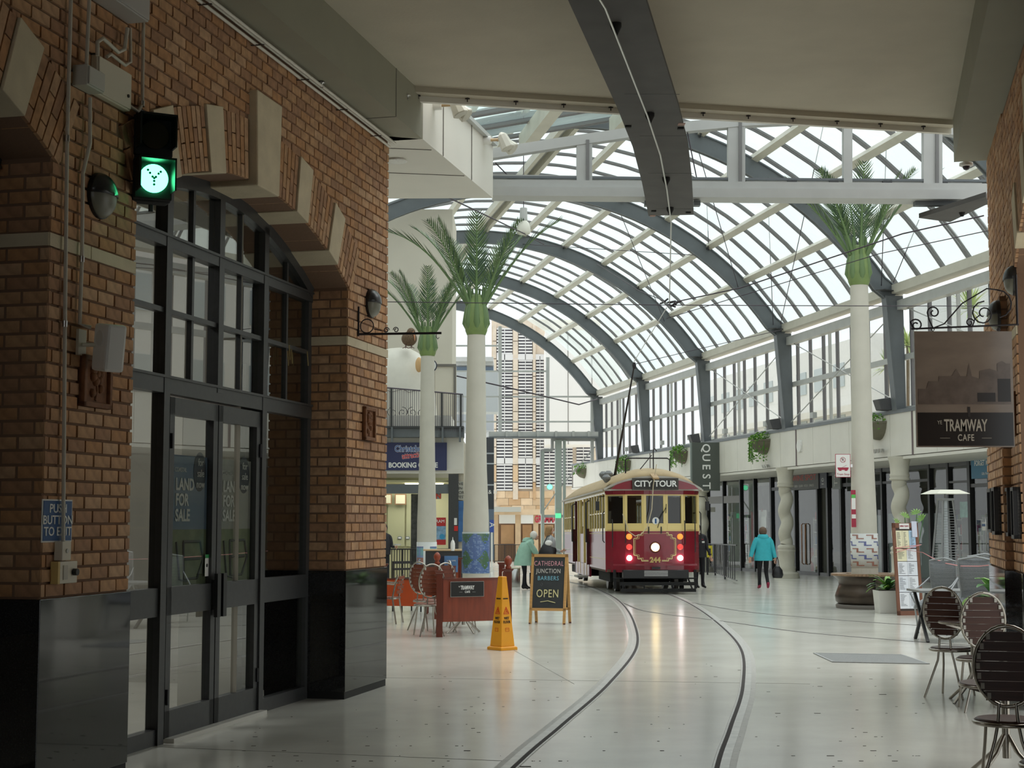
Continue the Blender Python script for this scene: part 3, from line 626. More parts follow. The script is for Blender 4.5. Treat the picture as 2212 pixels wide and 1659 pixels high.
mb.tube([(.17, .01, .05), (.25, .02, .03)], .005); mb.build('scroll', iron, o); MB().tube([(.8, .09, 0), (.8, .09, -.04), (.815, .09, -.06), (.83, .09, -.045)], .004).build('hook', iron, o)
# hanging sign on the right
SY = 12.0; sp_ = AY(1974, 716, SY); sq = AY(2184, 705, SY); sb = AY(1980, 966, SY)
hs = thing('hanging_sign', 'large brown hanging photograph sign on a scroll bracket', 'sign', ((sp_.x + sq.x) / 2, SY, (sp_.z + sb.z) / 2)); w = sq.x - sp_.x; h = sp_.z - sb.z
MB().box(-w / 2, w / 2, -.012, .012, -h / 2, h / 2).build('panel', mat('sepia_print', S(128, 114, 102), .14, noise=.12, nscale=3, stretch=(1, 1, 3)), hs)
MB().box(-w / 2 + .01, w / 2 - .008, -.0135, -.012, -h / 2 + .01, -h / 2 + .27).build('lettering_band', mat('sign_black', S(30, 29, 29), .2), hs)
mb = MB(); zb = -h * .0
sk = [(-w / 2 + .02, -.0), (-.3, -.0), (-.28, .06), (-.2, .06), (-.2, .1), (-.1, .1), (-.06, .16), (-.03, .1), (.02, .1), (.04, .2), (.06, .1), (.12, .08), (.12, .14), (.2, .16), (.26, .14), (.26, .2), (.3, .22), (.33, .2), (w / 2 - .02, .2), (w / 2 - .02, -.12), (-w / 2 + .02, -.12)]
mb.prism(sk, -.0145, -.013, 'y'); mb.build('printed_skyline', mat('sepia_dark', S(100, 88, 80), .2, noise=.2, nscale=12), hs)
MB().box(.10, .24, -.016, -.0145, -.10, -.03).build('printed_tram', mat('sepia_black', S(38, 34, 32), .25), hs); mb = MB(); mb.box(.02, .04, -.016, -.0145, -.22, -.14); mb.build('printed_figure', mat('sepia_black', S(38, 34, 32), .25), hs); MB().box(.26, .36, -.016, -.0145, -.1, .08).build('printed_building', mat('sepia_black', S(38, 34, 32), .25), hs)
tw = mat('sign_silver_lettering', S(176, 166, 150), .5)
def tramway(par, y, z, s, m, cafe=True, x=0):
    text('lettering', 'TRAMWAY', s, m, par, (x, y, z), FR, sx=.52, bold=s * .02); text('lettering', "YE", s * .33, m, par, (x - s * 1.55, y, z + s * .2), FR, sx=.8)
    text('lettering', 'CAFE', s * .55, m, par, (x, y, z - s * .72), FR, sx=.7, space=1.15, bold=s * .01)
    mb = MB()
    for a in (-1.55, .95): mb.box(x + s * a, x + s * (a + .6), y - .001, y, z - s * .74, z - s * .72)
    mb.build('rule_line', m, par)
tramway(hs, -.016, -h / 2 + .165, .13, tw)
zt = h / 2; mb = MB()
mb.tube([(-w / 2 - .02, 0, zt + .02), (w / 2 + .06, -.0, zt + .055)], .008); mb.build('bracket_arm', iron, hs)
mb = MB(); mb.tube([(w / 2 + .05, 0, zt + .05), (w / 2 + .05, 0, zt + .45)], .009); mb.build('wall_bar', iron, hs)
mb = MB(); F = lambda pts: [(a, 0, b) for a, b in pts]
mb.tube(F([(-w / 2 - .01, zt + .03)] + scroll(-w / 2 + .02, zt + .05, .05, .015, -1.3, 2.6)), .006); mb.tube(F([(-w / 2 + .15, zt + .03), (-w / 2 + .12, zt + .1)] + scroll(-w / 2 + .16, zt + .15, .05, .015, -1.2, pi)), .006)
mb.tube(F([(-w / 2 + .16, zt + .03), (-w / 2 + .24, zt + .06), (0.0, zt + .22), (.2, zt + .34), (.28, zt + .33)] + [(.28 + .11 * sin(a), zt + .22 + .11 * cos(a)) for a in (0, .5, 1, 1.5, 2, 2.5, 3)]), .006)
mb.tube(F(scroll(.17, zt + .14, .1, .02, 1.5, 1.5)), .006); mb.tube(F(scroll(.06, zt + .07, .035, .01, 1.2, 0)), .005); mb.tube(F([(.08, zt + .04), (.1, zt + .1), (.14, zt + .13)]), .005); mb.build('scroll', iron, hs)
for x in (-w / 2 + .15, w / 2 - .1): MB().tube(F([(x, zt + .03), (x + .012, zt + .015), (x, zt - .0), (x - .012, zt + .012), (x, zt + .03)]), .004).build('hook', iron, hs)
# display frames on the right wall
def menu_frame(lb, n, x, y, w, h):
    _, t, z = LP(x, y, n); o = thing('menu_box', lb, 'menu box', Lw(n, t, z), LA, 'black framed menu boxes'); mb = MB(); f = .035; s_ = -.07
    for a, b, c, d in ((-w / 2, w / 2, h / 2 - f, h / 2), (-w / 2, w / 2, -h / 2, -h / 2 + f), (-w / 2, -w / 2 + f, -h / 2, h / 2), (w / 2 - f, w / 2, -h / 2, h / 2)): mb.box(s_, 0, a, b, c, d)
    mb.build('frame', black, o); MB().box(-.03, -.0, -w / 2, w / 2, -h / 2, h / 2).build('back', mat('frame_grey', S(120, 120, 120), .4), o); MB().box(-.035, -.031, -w / 2 + f, w / 2 - f, -h / 2 + f, h / 2 - f).build('glazing', mat('framed_sheet', S(40, 40, 42), .15), o)
menu_frame('black framed display box on the far pilaster, first of its pair', 1.22, 2151, 1103, .5, .46); menu_frame('black framed display box on the far pilaster, second of its pair', 1.22, 2160, 1104, .42, .48)
menu_frame('black framed display box on the wall behind the sign, first of its pair', NR, 2189, 1106, .36, .47); menu_frame('black framed display box on the wall behind the sign, nearest to the chairs', NR, 2203, 1108, .3, .48)
# dome camera under the right beam
p = AZ(2087, 352, 5.8); o = thing('dome_camera', 'white dome security camera under the right beam', 'camera', p)
MB().lathe([(.075, 0), (.078, -.03), (.06, -.04)], 20).build('housing', offw, o); MB().lathe([(.04, -.035), (.042, -.05), (.03, -.075), (.01, -.085), (.001, -.086)], 18).build('dome', mat('smoked_dome', S(70, 62, 70), .1), o)
# ---- overhead wire boards
WZ = 5.62
wpath = [Vector(p) for p in ((-.55, 6.5, WZ), (.05, 8.8, WZ), (.70, 11.25, WZ), (1.29, 14.35, WZ), (1.56, 15.9, WZ), (1.80, 17.6, WZ), (2.055, 19.6, WZ))]
ob = thing('wire_board', 'dark curved overhead board carrying the tram wire', 'overhead board', (0, 0, 0)); bm_ = mat('weathered_board', S(84, 82, 80), .75, noise=.12, nscale=3)
cuts = [(0, 2), (2, 4), (4, 5), (5, 6)]
def oband(pts, o0, o1, z0, z1, nm, m, par):
    mb = MB()
    for i in range(len(pts) - 1):
        def off(k, o):
            d = (pts[min(k + 1, len(pts) - 1)] - pts[max(k - 1, 0)]).normalized(); r = Vector((d.y, -d.x, 0)); return (pts[k] + r * o).xy
        a, b, c, d = off(i, o0), off(i, o1), off(i + 1, o1), off(i + 1, o0)
        mb.hexa([(*a, z0), (*b, z0), (*c, z0), (*d, z0), (*a, z1), (*b, z1), (*c, z1), (*d, z1)])
    return mb.build(nm, m, par)
oband(wpath, -.29, .29, WZ + .03, WZ + .07, 'board', bm_, ob)
mb = MB()
for p in (wpath[2], wpath[3], wpath[4], wpath[5], wpath[6]): mb.box(p.x - .25, p.x + .26, p.y - .42, p.y - .41, WZ + .028, WZ + .03)
mb.build('board_joint', black, ob)
for k, f in enumerate((11.9, 14.6, 17.4, 19.1)):
    for i in range(len(wpath) - 1):
        if wpath[i].y <= f <= wpath[i + 1].y: q = wpath[i].lerp(wpath[i + 1], (f - wpath[i].y) / (wpath[i + 1].y - wpath[i].y))
    MB().lathe([(.045, .04), (.045, -.0), (.02, -.05), (.012, -.07)], 14, q).build('insulator', blackm, ob)
for x, y in ((1357, 272), (1470, 276), (1412, 455), (1487, 458)):
    p = AZ(x, y, WZ + .03); MB().cb(p - Vector((0, 0, .005)), (.06, .05, .02)).build('bolt_plate', blackm, ob)
for x, y in ((1472, 268), (1410, 466)):
    p = AZ(x, y, WZ + .03); MB().cb(p - Vector((0, 0, .002)), (.07, .1, .004)).build('faded_label', mat('faded_label', S(160, 130, 120), .7), ob)
ow = thing('trolley_wire', 'silver tram wire running under the overhead board to the junction', 'wire'); 
J = AY(1446, 655, 26.5)
MB().tube([p - Vector((0, 0, .07)) for p in wpath] + [J], .009, 6).build('wire', silver, ow)
o2 = thing('wire_board', 'short dark overhead board jutting from behind the right brick pier', 'overhead board')
P = [AZ(1985, 471, WZ), AZ(2130, 425, WZ), AZ(2135, 440, WZ), AZ(2052, 480, WZ)]
MB().prism([(p.x, p.y) for p in P], WZ, WZ + .06, 'z').build('board', bm_, o2)
p = AZ(2078, 459, WZ); MB().lathe([(.04, 0), (.02, -.05)], 12, p).build('insulator', blackm, o2)
# ================================================================ barrel vault of the arcade (frame A: u across, s along)
AW0 = -8.88; VR = 10.45; VZ = 2.2; SB = [17.3, 25.9, 34.7, 43.5, 52.3, 61.3, 70.3, 79.2]
AOV = (AO[0], AO[1], 0)
def vp(phi, R=VR): return (AW0 + R * sin(phi), VZ + R * cos(phi))
roof = bpy.data.objects.new('roof', None); C.objects.link(roof); roof.location = AOV; roof.rotation_euler = (0, 0, AA); roof['kind'] = 'structure'; roof['label'] = 'glazed barrel vault on slate grey steel ribs over the arcade'
PHK = radians(54)
def rib(s, w=.2, d=.5):
    mb = MB(); P = [vp(-PHK + 2 * PHK * k / 40) for k in range(41)]
    P = [(AW0 - 8.9, 8.0)] + P + [(AW0 + 8.9, 8.0)]; ins = []; out = []
    for i, p in enumerate(P):
        a, b = P[max(i - 1, 0)], P[min(i + 1, len(P) - 1)]; t = Vector((b[0] - a[0], b[1] - a[1])).normalized(); n = Vector((-t.y, t.x)); v = Vector(p)
        out.append(v + n * d / 2); ins.append(v - n * d / 2)
    for i in range(len(P) - 1):
        for (ww, lo, hi) in ((w * .5, 0, 1), (w, 0, .07), (w, .93, 1)):
            q = [ins[i].lerp(out[i], lo), ins[i + 1].lerp(out[i + 1], lo), ins[i + 1].lerp(out[i + 1], hi), ins[i].lerp(out[i], hi)]
            mb.hexa([(q[0].x, s - ww / 2, q[0].y), (q[1].x, s - ww / 2, q[1].y), (q[2].x, s - ww / 2, q[2].y), (q[3].x, s - ww / 2, q[3].y), (q[0].x, s + ww / 2, q[0].y), (q[1].x, s + ww / 2, q[1].y), (q[2].x, s + ww / 2, q[2].y), (q[3].x, s + ww / 2, q[3].y)])
    return mb.build('rib', steel, roof)
for s in SB[2:]: rib(s)
PUR = [radians(a) for a in (-45, -36, -27, -18, -9, 0, 9, 18, 27, 36, 45)]
def pbeam(phi, R, s0, s1, w, h, nm, m, mb=None):
    x, z = vp(phi, R); up = (sin(phi), 0, cos(phi)); b = mb or MB(); b.beam((x, s0, z), (x, s1, z), w, h, up)
    return b if mb else b.build(nm, m, roof)
for i in range(1, len(SB) - 1):
    s0, s1 = SB[i] + .06, SB[i + 1] - .06
    for k, ph in enumerate(PUR):
        if abs(ph) < .01:
            for dx in (-.013, .013): pbeam(dx * 1.4, VR + .30, s0, s1, .14, .24, 'purlin', cream)
            pbeam(0, VR + .44, s0, s1, .5, .05, 'purlin_cap', lsteel); continue
        pbeam(ph, VR + .30, s0 - .06, s1 + .06, .2, .2, 'purlin', cream)
        if k % 2 == 0: pbeam(ph + .012, VR + .42, s0 + .8, s1 - .8, .035, .035, 'purlin_rod', bar)
        if k % 2 == 1:
            x, z = vp(ph, VR + .26); t = Vector((cos(ph), 0, -sin(ph))); mb = MB(); c = Vector((x, SB[i + 1], z))
            mb.beam(c - t * .05 + Vector((0, -.25, 0)), c + t * .05 + Vector((0, .35, 0)), .05, .25, (sin(ph), 0, cos(ph))); mb.build('cleat', mat('dark_steel', S(62, 64, 66), .5), roof)
PHB = radians(57); PH2 = [-PHB] + PUR + [PHB]
panes = []; mbj = MB()
for i in range(1, len(SB) - 1):
    L = SB[i + 1] - SB[i]
    ed = [SB[i] + L * (k + .12) / 6 for k in range(6)] + [SB[i + 1] + L * .02]
    for k in range(6):
        for j, dx in enumerate((-.075, .075)):
            mb = MB(); s = ed[k] + dx
            for a in range(24):
                p0 = -PHB + 2 * PHB * a / 24; p1 = -PHB + 2 * PHB * (a + 1) / 24
                (x0, z0), (x1, z1) = vp(p0, VR + .52), vp(p1, VR + .52); mb.beam((x0, s, z0), (x1, s, z1), .045, .06, (sin(p0), 0, cos(p0)))
            mb.build('glazing_bar', bar, roof)
        for a in range(len(PH2) - 1):
            q = []
            for ph in (PH2[a] + .004, PH2[a + 1] - .004):
                x, z = vp(ph, VR + .57); q.append((x, z))
            e0, e1 = ed[k] + .03, ed[k + 1] - .03
            panes.append((q, e0, e1, (e0 + e1) / 2 + abs(PH2[a]) * 4 + (0 if SB[i] > 34 else 40)))
panes.sort(key=lambda p: p[3])
for n, (q, e0, e1, _) in enumerate(panes):
    vs = [(q[0][0], e0, q[0][1]), (q[1][0], e0, q[1][1]), (q[1][0], e1, q[1][1]), (q[0][0], e1, q[0][1])]
    if n < 300:
        mb = MB(); mb.add(vs, [(0, 1, 2, 3)]); mb.build('pane', vglass, roof, fixn=False)
    else: mbj.add(vs, [(0, 1, 2, 3)])
mbj.build('pane_field', vglass, roof, kind='stuff', fixn=False)
# thin tie rods and cross bracing under the vault
tr = thing('tie_rods', 'thin dark bracing rods crossing under the vault', 'rods', AOV, AA)
def vt(u, s, z): return Vector((u, s, z))
for a, b in ((((1345, 458), 43.4), ((1480, 452), 43.4)),): pass
def rod(par, pts, r=.012, m=wire, nm='rod'): return MB().tube(pts, r, 5).build(nm, m, par)
K = lambda i: vt(-.35, SB[i], 8.25)
xr = lambda ph, s: vt(*((lambda q: (q[0], s, q[1]))(vp(radians(ph), VR - .1))))
for i in (3, 4):
    rod(tr, [K(i), xr(18, SB[i]) if False else vt(-1.9, SB[i] - 4, 11.3)]); rod(tr, [xr(36, SB[i]), xr(9, SB[i + 1])]); rod(tr, [xr(18, SB[i]), xr(45, SB[i + 1])])
# columns, eave and gallery glazing on the right
for i, s in enumerate(SB[1:]):
    mb = MB(); mb.hexa([(-.02, s - .11, 4.8), (.26, s - .11, 4.8), (.26, s + .11, 4.8), (-.02, s + .11, 4.8), (-.27, s - .11, 8.0), (.24, s - .11, 8.0), (.24, s + .11, 8.0), (-.27, s + .11, 8.0)])
    mb.beam((-.03, s, 4.8), (-.28, s, 8.0), .3, .03, (1, 0, 0)); mb.build('column', steel, roof)
    MB().beam((-.55, s - .35, 8.12), (.25, s + .1, 8.12), .3, .02).build('cleat', mat('dark_steel', S(62, 64, 66)), roof)
for i in range(len(SB) - 1):
    s0, s1 = SB[i] + .12, SB[i + 1] - .12
    MB().box(-.1, .35, s0, s1, 8.05, 8.3).build('eave_gutter', cream, roof); MB().box(.05, .3, s0, s1, 7.6, 7.86).build('eave_beam', lsteel, roof)
gl = bpy.data.objects.new('window_3', None); C.objects.link(gl); gl.location = AOV; gl.rotation_euler = (0, 0, AA); gl['kind'] = 'structure'; gl['label'] = 'high gallery glazing between the slate columns above the white panels'
for i in range(1, len(SB) - 1):
    s0, s1 = SB[i], SB[i + 1]; L = s1 - s0; ms = [s0 + L * f for f in (.16, .30, .44, .57, .64, .70, .83, .96)]
    MB().box(.26, .36, s0, s1, 6.2, 6.36).build('transom', lsteel, gl); MB().box(.3, .4, s0, s1, 4.8, 4.9).build('sill', lsteel, gl)
    for k, m in enumerate(ms): MB().box(.32, .42, m - (.035 if k != 4 else .02), m + (.035 if k != 4 else .02), 4.85, 7.75).build('mullion', mat('mullion_grey', S(112, 110, 114), .5) if k != 4 else lsteel, gl)
    e = [s0] + ms + [s1]
    for a, b in zip(e[:-1], e[1:]):
        for z0, z1 in ((4.88, 6.22), (6.34, 7.7)): MB().add([(.37, a + .03, z0), (.37, b - .03, z0), (.37, b - .03, z1), (.37, a + .03, z1)], [(0, 1, 2, 3)]).build('pane', gglass, gl, fixn=False)
for i in (3, 4): 
    s0, s1 = SB[i], SB[i + 1]; rod(gl, [(.18, s0 + .15, 5.0), (.18, s1 - .2, 7.7)], .018, lsteel, 'brace'); rod(gl, [(.12, s0 + .15, 7.6), (.12, s1 - .3, 5.0)], .018, lsteel, 'brace')
s0, s1 = SB[2], SB[3]; rod(gl, [(.18, s0 + .15, 5.0), (.18, s1 - .2, 7.7)], .018, lsteel, 'brace')
# fascia of white panels, soffit
fa = bpy.data.objects.new('trim_4', None); C.objects.link(fa); fa.location = AOV; fa.rotation_euler = (0, 0, AA); fa['kind'] = 'structure'; fa['label'] = 'white panelled fascia above the shopfronts with grey capping'
MB().box(.05, .5, 18, 85.5, 3.5, 4.7).build('backing', seam, fa); MB().box(-.03, .55, 18, 85.5, 4.7, 4.8).build('capping', steel, fa)
st = [s - 1.05 for s in SB]; st[0] = 18; js = []; st = st[:8]
for i in range(7):
    a = st[i]; b = st[i + 1] if i < 6 else 85; n = 6
    for k in range(n):
        p, q = a + (b - a) * k / n, a + (b - a) * (k + 1) / n; MB().box(0, .06, p + (.05 if k == 0 else .008), q - .008, 3.52, 4.7).build('panel', wpanel, fa)
    MB().box(-.02, .05, a - .03, a + .04, 3.5, 4.75).build('joint_strip', mat('joint_brown_grey', S(110, 96, 98), .6), fa)
sf = MB().box(.02, 3.4, 18, 85.5, 3.42, 3.5).build('soffit', wpanel, kind='structure', loc=AOV, rz=AA, label='flat pale soffit in front of the shopfronts')
# shopfront: black mullions, glass, dim interior
SU = 2.6; shp = bpy.data.objects.new('window_4', None); C.objects.link(shp); shp.location = AOV; shp.rotation_euler = (0, 0, AA); shp['kind'] = 'structure'; shp['label'] = 'row of glazed shopfronts with black mullions under the soffit'
mx_ = [1530, 1565, 1602, 1632, 1668, 1720, 1769, 1790, 1819, 1862, 1909, 2012, 2053, 2098, 2142]; ss = [AP(x, 1100, SU)[1] for x in mx_]
fzs = lambda s: fz(Aw(SU, s).y)
for s, x in zip(ss, mx_): MB().box(SU - .08, SU + .12, s - (.10 if x in (1668, 1790, 1819, 2098) else .06), s + .06, fzs(s) - .02, 3.42).build('mullion', black, shp)
ss2 = sorted(ss + [19, 22, 25, 28, 31, 34, 36, 80]); hdr = {1530: 2.55, 1565: 2.55}
for a, b in zip(ss2[:-1], ss2[1:]):
    MB().add([(SU, a + .06, fzs(b)), (SU, b - .06, fzs(b)), (SU, b - .06, 3.42), (SU, a + .06, 3.42)], [(0, 1, 2, 3)]).build('pane', sglass, shp); MB().box(SU - .05, SU + .06, a, b, fzs(a) - .05, fzs(a) + .10).build('sill', dframe, shp)
for x0, x1, z, h, m in ((1530, 1602, 2.62, .3, mat('header_grey', S(128, 126, 126), .5)), (1668, 1720, 2.95, .12, black), (1819, 1909, 2.95, .12, black), (1909, 2012, 2.95, .08, dframe), (2053, 2098, 2.85, .06, dframe), (2098, 2142, 2.72, .1, dframe), (1720, 2142, 3.36, .12, dframe)):
    a, b = AP(x0, 1100, SU)[1], AP(x1, 1100, SU)[1]; MB().box(SU - .06, SU + .1, min(a, b), max(a, b), z - h / 2, z + h / 2).build('header', m, shp)
MB().box(SU + .05, SU + .1, AP(1909, 1100, SU)[1] - 0, AP(1862, 1100, SU)[1], fz(50), 1.9).build('frosted_panel', mat('frosted_film', S(134, 142, 144), .6), shp)
MB().box(SU + .05, SU + .1, AP(2030, 1100, SU)[1], AP(1915, 1100, SU)[1], fz(46), 1.95).build('frosted_panel', mat('frosted_film', S(134, 142, 144), .6), shp)
ir = MB(); ir.box(7.5, 7.7, 18, 81, -1, 3.5); [ir.box(2.75, 7.6, s, s + .1, -1, 3.45) for s in (ss[4], ss[6] + .3, ss[9], ss[11])]
ir.build('wall_shops_back', mat('shop_back_wall', S(150, 150, 146), .8, noise=.2, nscale=.8), kind='structure', loc=AOV, rz=AA, label='dim back walls inside the shops'); MB().box(2.7, 7.6, 18, 81, 3.42, 3.6).build('ceiling_shops', wpanel, kind='structure', loc=AOV, rz=AA, label='shop ceilings')
MB().box(.4, 9, 18, 81, 4.55, 4.7).build('floor_upper', plaster, kind='structure', loc=AOV, rz=AA, label='upper deck behind the gallery glazing')
lw = MB().box(-18.6, -18.1, 17, 80, 0, 8.1).build('wall_left_arcade', mat('cream_render2', S(206, 200, 186), .8), kind='structure', loc=AOV, rz=AA, label='cream rendered wall on the far left side of the arcade')
for k in range(14): MB().box(-18.1, -18.05, 18 + k * 4.4, 21.6 + k * 4.4, 0, 3.2).build('dark_shop_window', mat('dark_glazing', S(64, 68, 74), .15), lw)
# goods inside the shops
rg = random.Random(11); gm = [mat('goods_%d' % k, S(*c), .7) for k, c in enumerate(((170, 60, 50), (200, 190, 160), (70, 110, 150), (60, 60, 62), (210, 210, 205), (90, 130, 80)))]
for i in (0, 1, 2, 3, 5, 8, 11, 12, 13):
    a, b = sorted((ss[i], ss[min(i + 1, 14)])); 
    if b - a < .8: continue
    cx = (a + b) / 2; p = Aw(SU + .45, cx, fz(50)); o = thing('display_shelf', 'open display shelf of small goods behind the shop glass, %s' % ('beside the tram', 'behind the black railings', 'behind the turquoise jacket', 'left of the pale twisted column', '', 'next to the glass shop door', '', '', 'behind the palm trunk', '', '', 'behind the menu board', 'behind the patio heater', 'below the blue shop sign')[i], 'shelf', p, AA, 'shop shelves')
    w = min(1.2, (b - a) * .7); mb = MB(); mb.box(0, .35, -w / 2, -w / 2 + .03, 0, 2).box(0, .35, w / 2 - .03, w / 2, 0, 2).box(.33, .35, -w / 2, w / 2, 0, 2); mb.build('frame', gm[4], o)
    for k in range(5): MB().box(0, .34, -w / 2, w / 2, .1 + k * .45, .13 + k * .45).build('shelf_board', gm[4], o)
    mb = MB(); 
    for k in range(5):
        y = -w / 2 + .06
        while y < w / 2 - .1: ww = rg.uniform(.06, .18); h = rg.uniform(.1, .34); mb.mi = rg.randrange(6); mb.box(.05, .28, y, y + ww, .13 + k * .45, .13 + k * .45 + h); y += ww + .03
    mb.build('small_goods', gm, o, kind='stuff')
def board(name, lb, cat, x0, y0, x1, y1, u, m, frame='A', dep=.05, rz=None, grp=None):
    a = AP(x0, y0, u); b = AP(x1, y1, u); s = (a[1] + b[1]) / 2; z = (a[2] + b[2]) / 2; w = abs(a[1] - b[1]); h = a[2] - b[2]
    o = thing(name, lb, cat, Aw(u, s, z), AA - pi / 2, grp)       # local x runs along the front (towards -s), local -y faces out (-u)
    MB().box(-w / 2, w / 2, 0, dep, -h / 2, h / 2).build('board', m, o); return o, w, h
red_t = mat('lettering_red', S(190, 70, 48), .5); grey_t = mat('lettering_grey', S(205, 206, 204), .5)
o, w, h = board('shop_sign', 'dark grey wine shop sign with dull red letters', 'sign', 1707, 1020, 1768, 1056, SU - .15, mat('sign_grey', S(78, 78, 76), .5))
text('lettering', 'WINE SPOT', h * .42, red_t, o, (0, -.003, h * .12), FR, sx=w / (h * .42 * 6.2)); text('lettering', 'BEER · CIDER · RTD\'S · SPIRITS', h * .17, grey_t, o, (0, -.003, -h * .3), FR, sx=w / (h * .17 * 19))
o, w, h = board('shop_sign', 'blue black narrow shop sign reading 10 sideways', 'sign', 1769, 1016, 1786, 1054, SU - .12, mat('sign_midnight', S(24, 28, 44), .4)); text('lettering', '10', .3, grey_t, o, (0, -.003, -.1), (pi / 2, -pi / 2, 0))
o, w, h = board('shop_sign', 'grey glass pane lettered T2 sideways', 'sign', 1797, 1018, 1815, 1056, SU - .12, mat('sign_mid_grey', S(112, 118, 116), .4)); text('lettering', 'T2', .42, grey_t, o, (0, -.003, 0), (pi / 2, -pi / 2, 0))
o, w, h = board('shop_sign', 'blue gift shop sign with white capitals cut off by the brick pier', 'sign', 2097, 982, 2160, 1031, SU - .12, mat('sign_cyan_blue', S(30, 118, 158), .4))
text('lettering', 'FORGET M', h * .30, white_t, o, (-w / 2 + .2, -.003, .08), FR, align='LEFT', sx=.8, bold=.004); text('lettering', 'Gifts From', h * .16, white_t, o, (-w / 2 + .62, -.003, -.22), FR, align='LEFT', sx=.9)
o, w, h = board('window_poster', 'pale poster with small red heading behind the shop glass', 'poster', 1637, 1102, 1656, 1140, SU + .2, offw); text('lettering', 'L.E', .15, red_t, o, (0, -.003, .35), FR)
o, w, h = board('window_poster', 'white notice with grey lines behind the shop glass', 'poster', 1640, 1116, 1655, 1140, SU + .15, offw)
o, w, h = board('window_poster', 'green and turquoise picture in the gift shop window', 'poster', 2073, 1084, 2092, 1118, SU + .15, mat('sea_green_print', S(120, 180, 165), .5, noise=.3, nscale=5))
o, w, h = board('window_poster', 'small blue and white opening hours sign on the gift shop door', 'poster', 2121, 1128, 2132, 1146, SU - .05, offw); MB().box(-w / 2, w / 2, -.004, 0, .0, h * .3).build('blue_band', mat('sign_blue', S(34, 84, 140)), o)
o = thing('door_pull', 'long steel loop handle on the gift shop door', 'handle', Aw(*AP(2136, 1150, SU - .06)), AA); MB().tube([(0, 0, -.55), (-.08, 0, -.5), (-.08, 0, .5), (0, 0, .55)], .018, 8).build('bar', alu, o)
o = thing('glass_door_handles', 'pair of tall brass coloured pulls on the wine shop door', 'handle', Aw(*AP(1740, 1175, SU - .02)), AA)
for d in (-.18, .18): MB().tube([(0, d, -.75), (-.07, d, -.7), (-.07, d, .7), (0, d, .75)], .022, 8).build('bar', mat('brass_bar', S(150, 110, 80), .3, metal=.8), o)
# red flag banner
p = Aw(SU + .35, AP(1625, 1180, SU + .3)[1], fz(60)); o = thing('flag_banner', 'dark red curved flag banner standing inside the shop window', 'banner', p, AA - pi / 2)
poly = [(-.25, .1), (.35, .1), (.3, 1.0), (.15, 1.9), (-.05, 2.35), (-.25, 2.4)]; MB().prism([(a, b) for a, b in poly], 0, .015, 'y').build('flag', mat('banner_red', S(150, 30, 42), .6), o); MB().tube([(-.26, 0, 0), (-.26, 0, 2.45)], .012).build('pole', alu, o)
# ---- spiral columns
def spiral(lb, x, y, u=0.05):
    _, s, z = AP(x, y, u); p = Aw(u, s); b = fz(p.y); o = thing('twisted_column', lb, 'column', (p.x, p.y, b), 0, 'twisted columns under the fascia'); H = 3.5 - b
    MB().lathe([(.42, 0), (.43, .05), (.40, .1), (.42, .14), (.38, .2), (.30, .22), (.30, .3), (.31, .36), (.27, .4), (.27, .86), (.30, .9), (.30, .94), (.265, .97), (.29, 1.0), (.29, 1.06), (.24, 1.1), (.2, 1.12)], 24).build('pedestal', stone2, o)
    mb = MB(); N = 56; P = [Vector((.05 * cos(k / N * 2 * pi * 2.5) * min(1, k / 5, (N - k) / 5), .05 * sin(k / N * 2 * pi * 2.5) * min(1, k / 5, (N - k) / 5), 1.1 + (H - 1.75) * k / N)) for k in range(N + 1)]
    mb.tube(P, .205, 20, sm=True); mb.build('twisted_shaft', stone2, o)
    MB().lathe([(.19, H - .68), (.24, H - .66), (.28, H - .64), (.28, H - .6), (.25, H - .58), (.27, H - .54), (.27, H - .5), (.25, H - .47), (.27, H - .2), (.3, H - .08), (.31, H - .05), (.31, H - .002)], 24).build('capital', stone2, o)
stone2 = mat('grey_cream_stone', S(206, 202, 188), .7, noise=.04, nscale=4)
spiral('pale twisted stone column partly hidden by the tram', 1517, 1100); spiral('pale twisted stone column right of the turquoise jacket', 1698, 1150); spiral('pale twisted stone column behind the menu board and heater', 1946, 1150)
# round white discs, wall spots and camera on the fascia
o, w, h = board('disc_speaker', 'white oval disc on the fascia panels', 'speaker', 1722, 952, 1733, 975, -.01, offw, dep=.01)
MB().disc((0, -.02, 0), .2, .04, 'y', 24).build('disc', offw, o)
for x, y, lb in ((1655, 1007, 'small metal spot cluster under the planter nearest the tram stop sign'), (1900, 974, 'small metal spot cluster behind the palm trunk')):
    o = thing('spot_cluster', lb, 'spotlight', Aw(*AP(x, y, -.12)), AA); 
    for k in range(3): MB().lathe([(.03, -.06), (.07, .05)], 10, (-.05, (k - 1) * .2, 0)).build('spot', alu, o)
    MB().tube([(0, -.3, .02), (0, .3, .02)], .02).build('bar', alu, o)
    MB().box(-.02, .12, -.04, .04, -.04, .04).build('mount', alu, o)
for x, y, lb, k in ((1372, 966, 'dark wedge speaker on the capping at the far end', 0), (1502, 953, 'dark wedge speaker on the capping above the green sign', 1), (1675, 922, 'dark wedge speaker on the capping beside a slate column', 2), (1911, 880, 'dark wedge speaker on the capping beside the palm trunk', 3)):
    a = AP(x, y, -.1); o = thing('wedge_speaker', lb, 'speaker', Aw(-.1, a[1], 4.8), AA, 'wedge speakers on the capping'); mb = MB(); mb.hexa([(-.18, -.2, .02), (.18, -.2, .02), (.18, .2, .02), (-.18, .2, .02), (-.28, -.2, .32), (.1, -.2, .38), (.1, .2, .38), (-.28, .2, .32)]); mb.build('cabinet', mat('speaker_grey', S(84, 84, 86), .6), o, bevel=.02); MB().box(-.1, .1, -.03, .03, 0, .05).build('foot', steel, o)
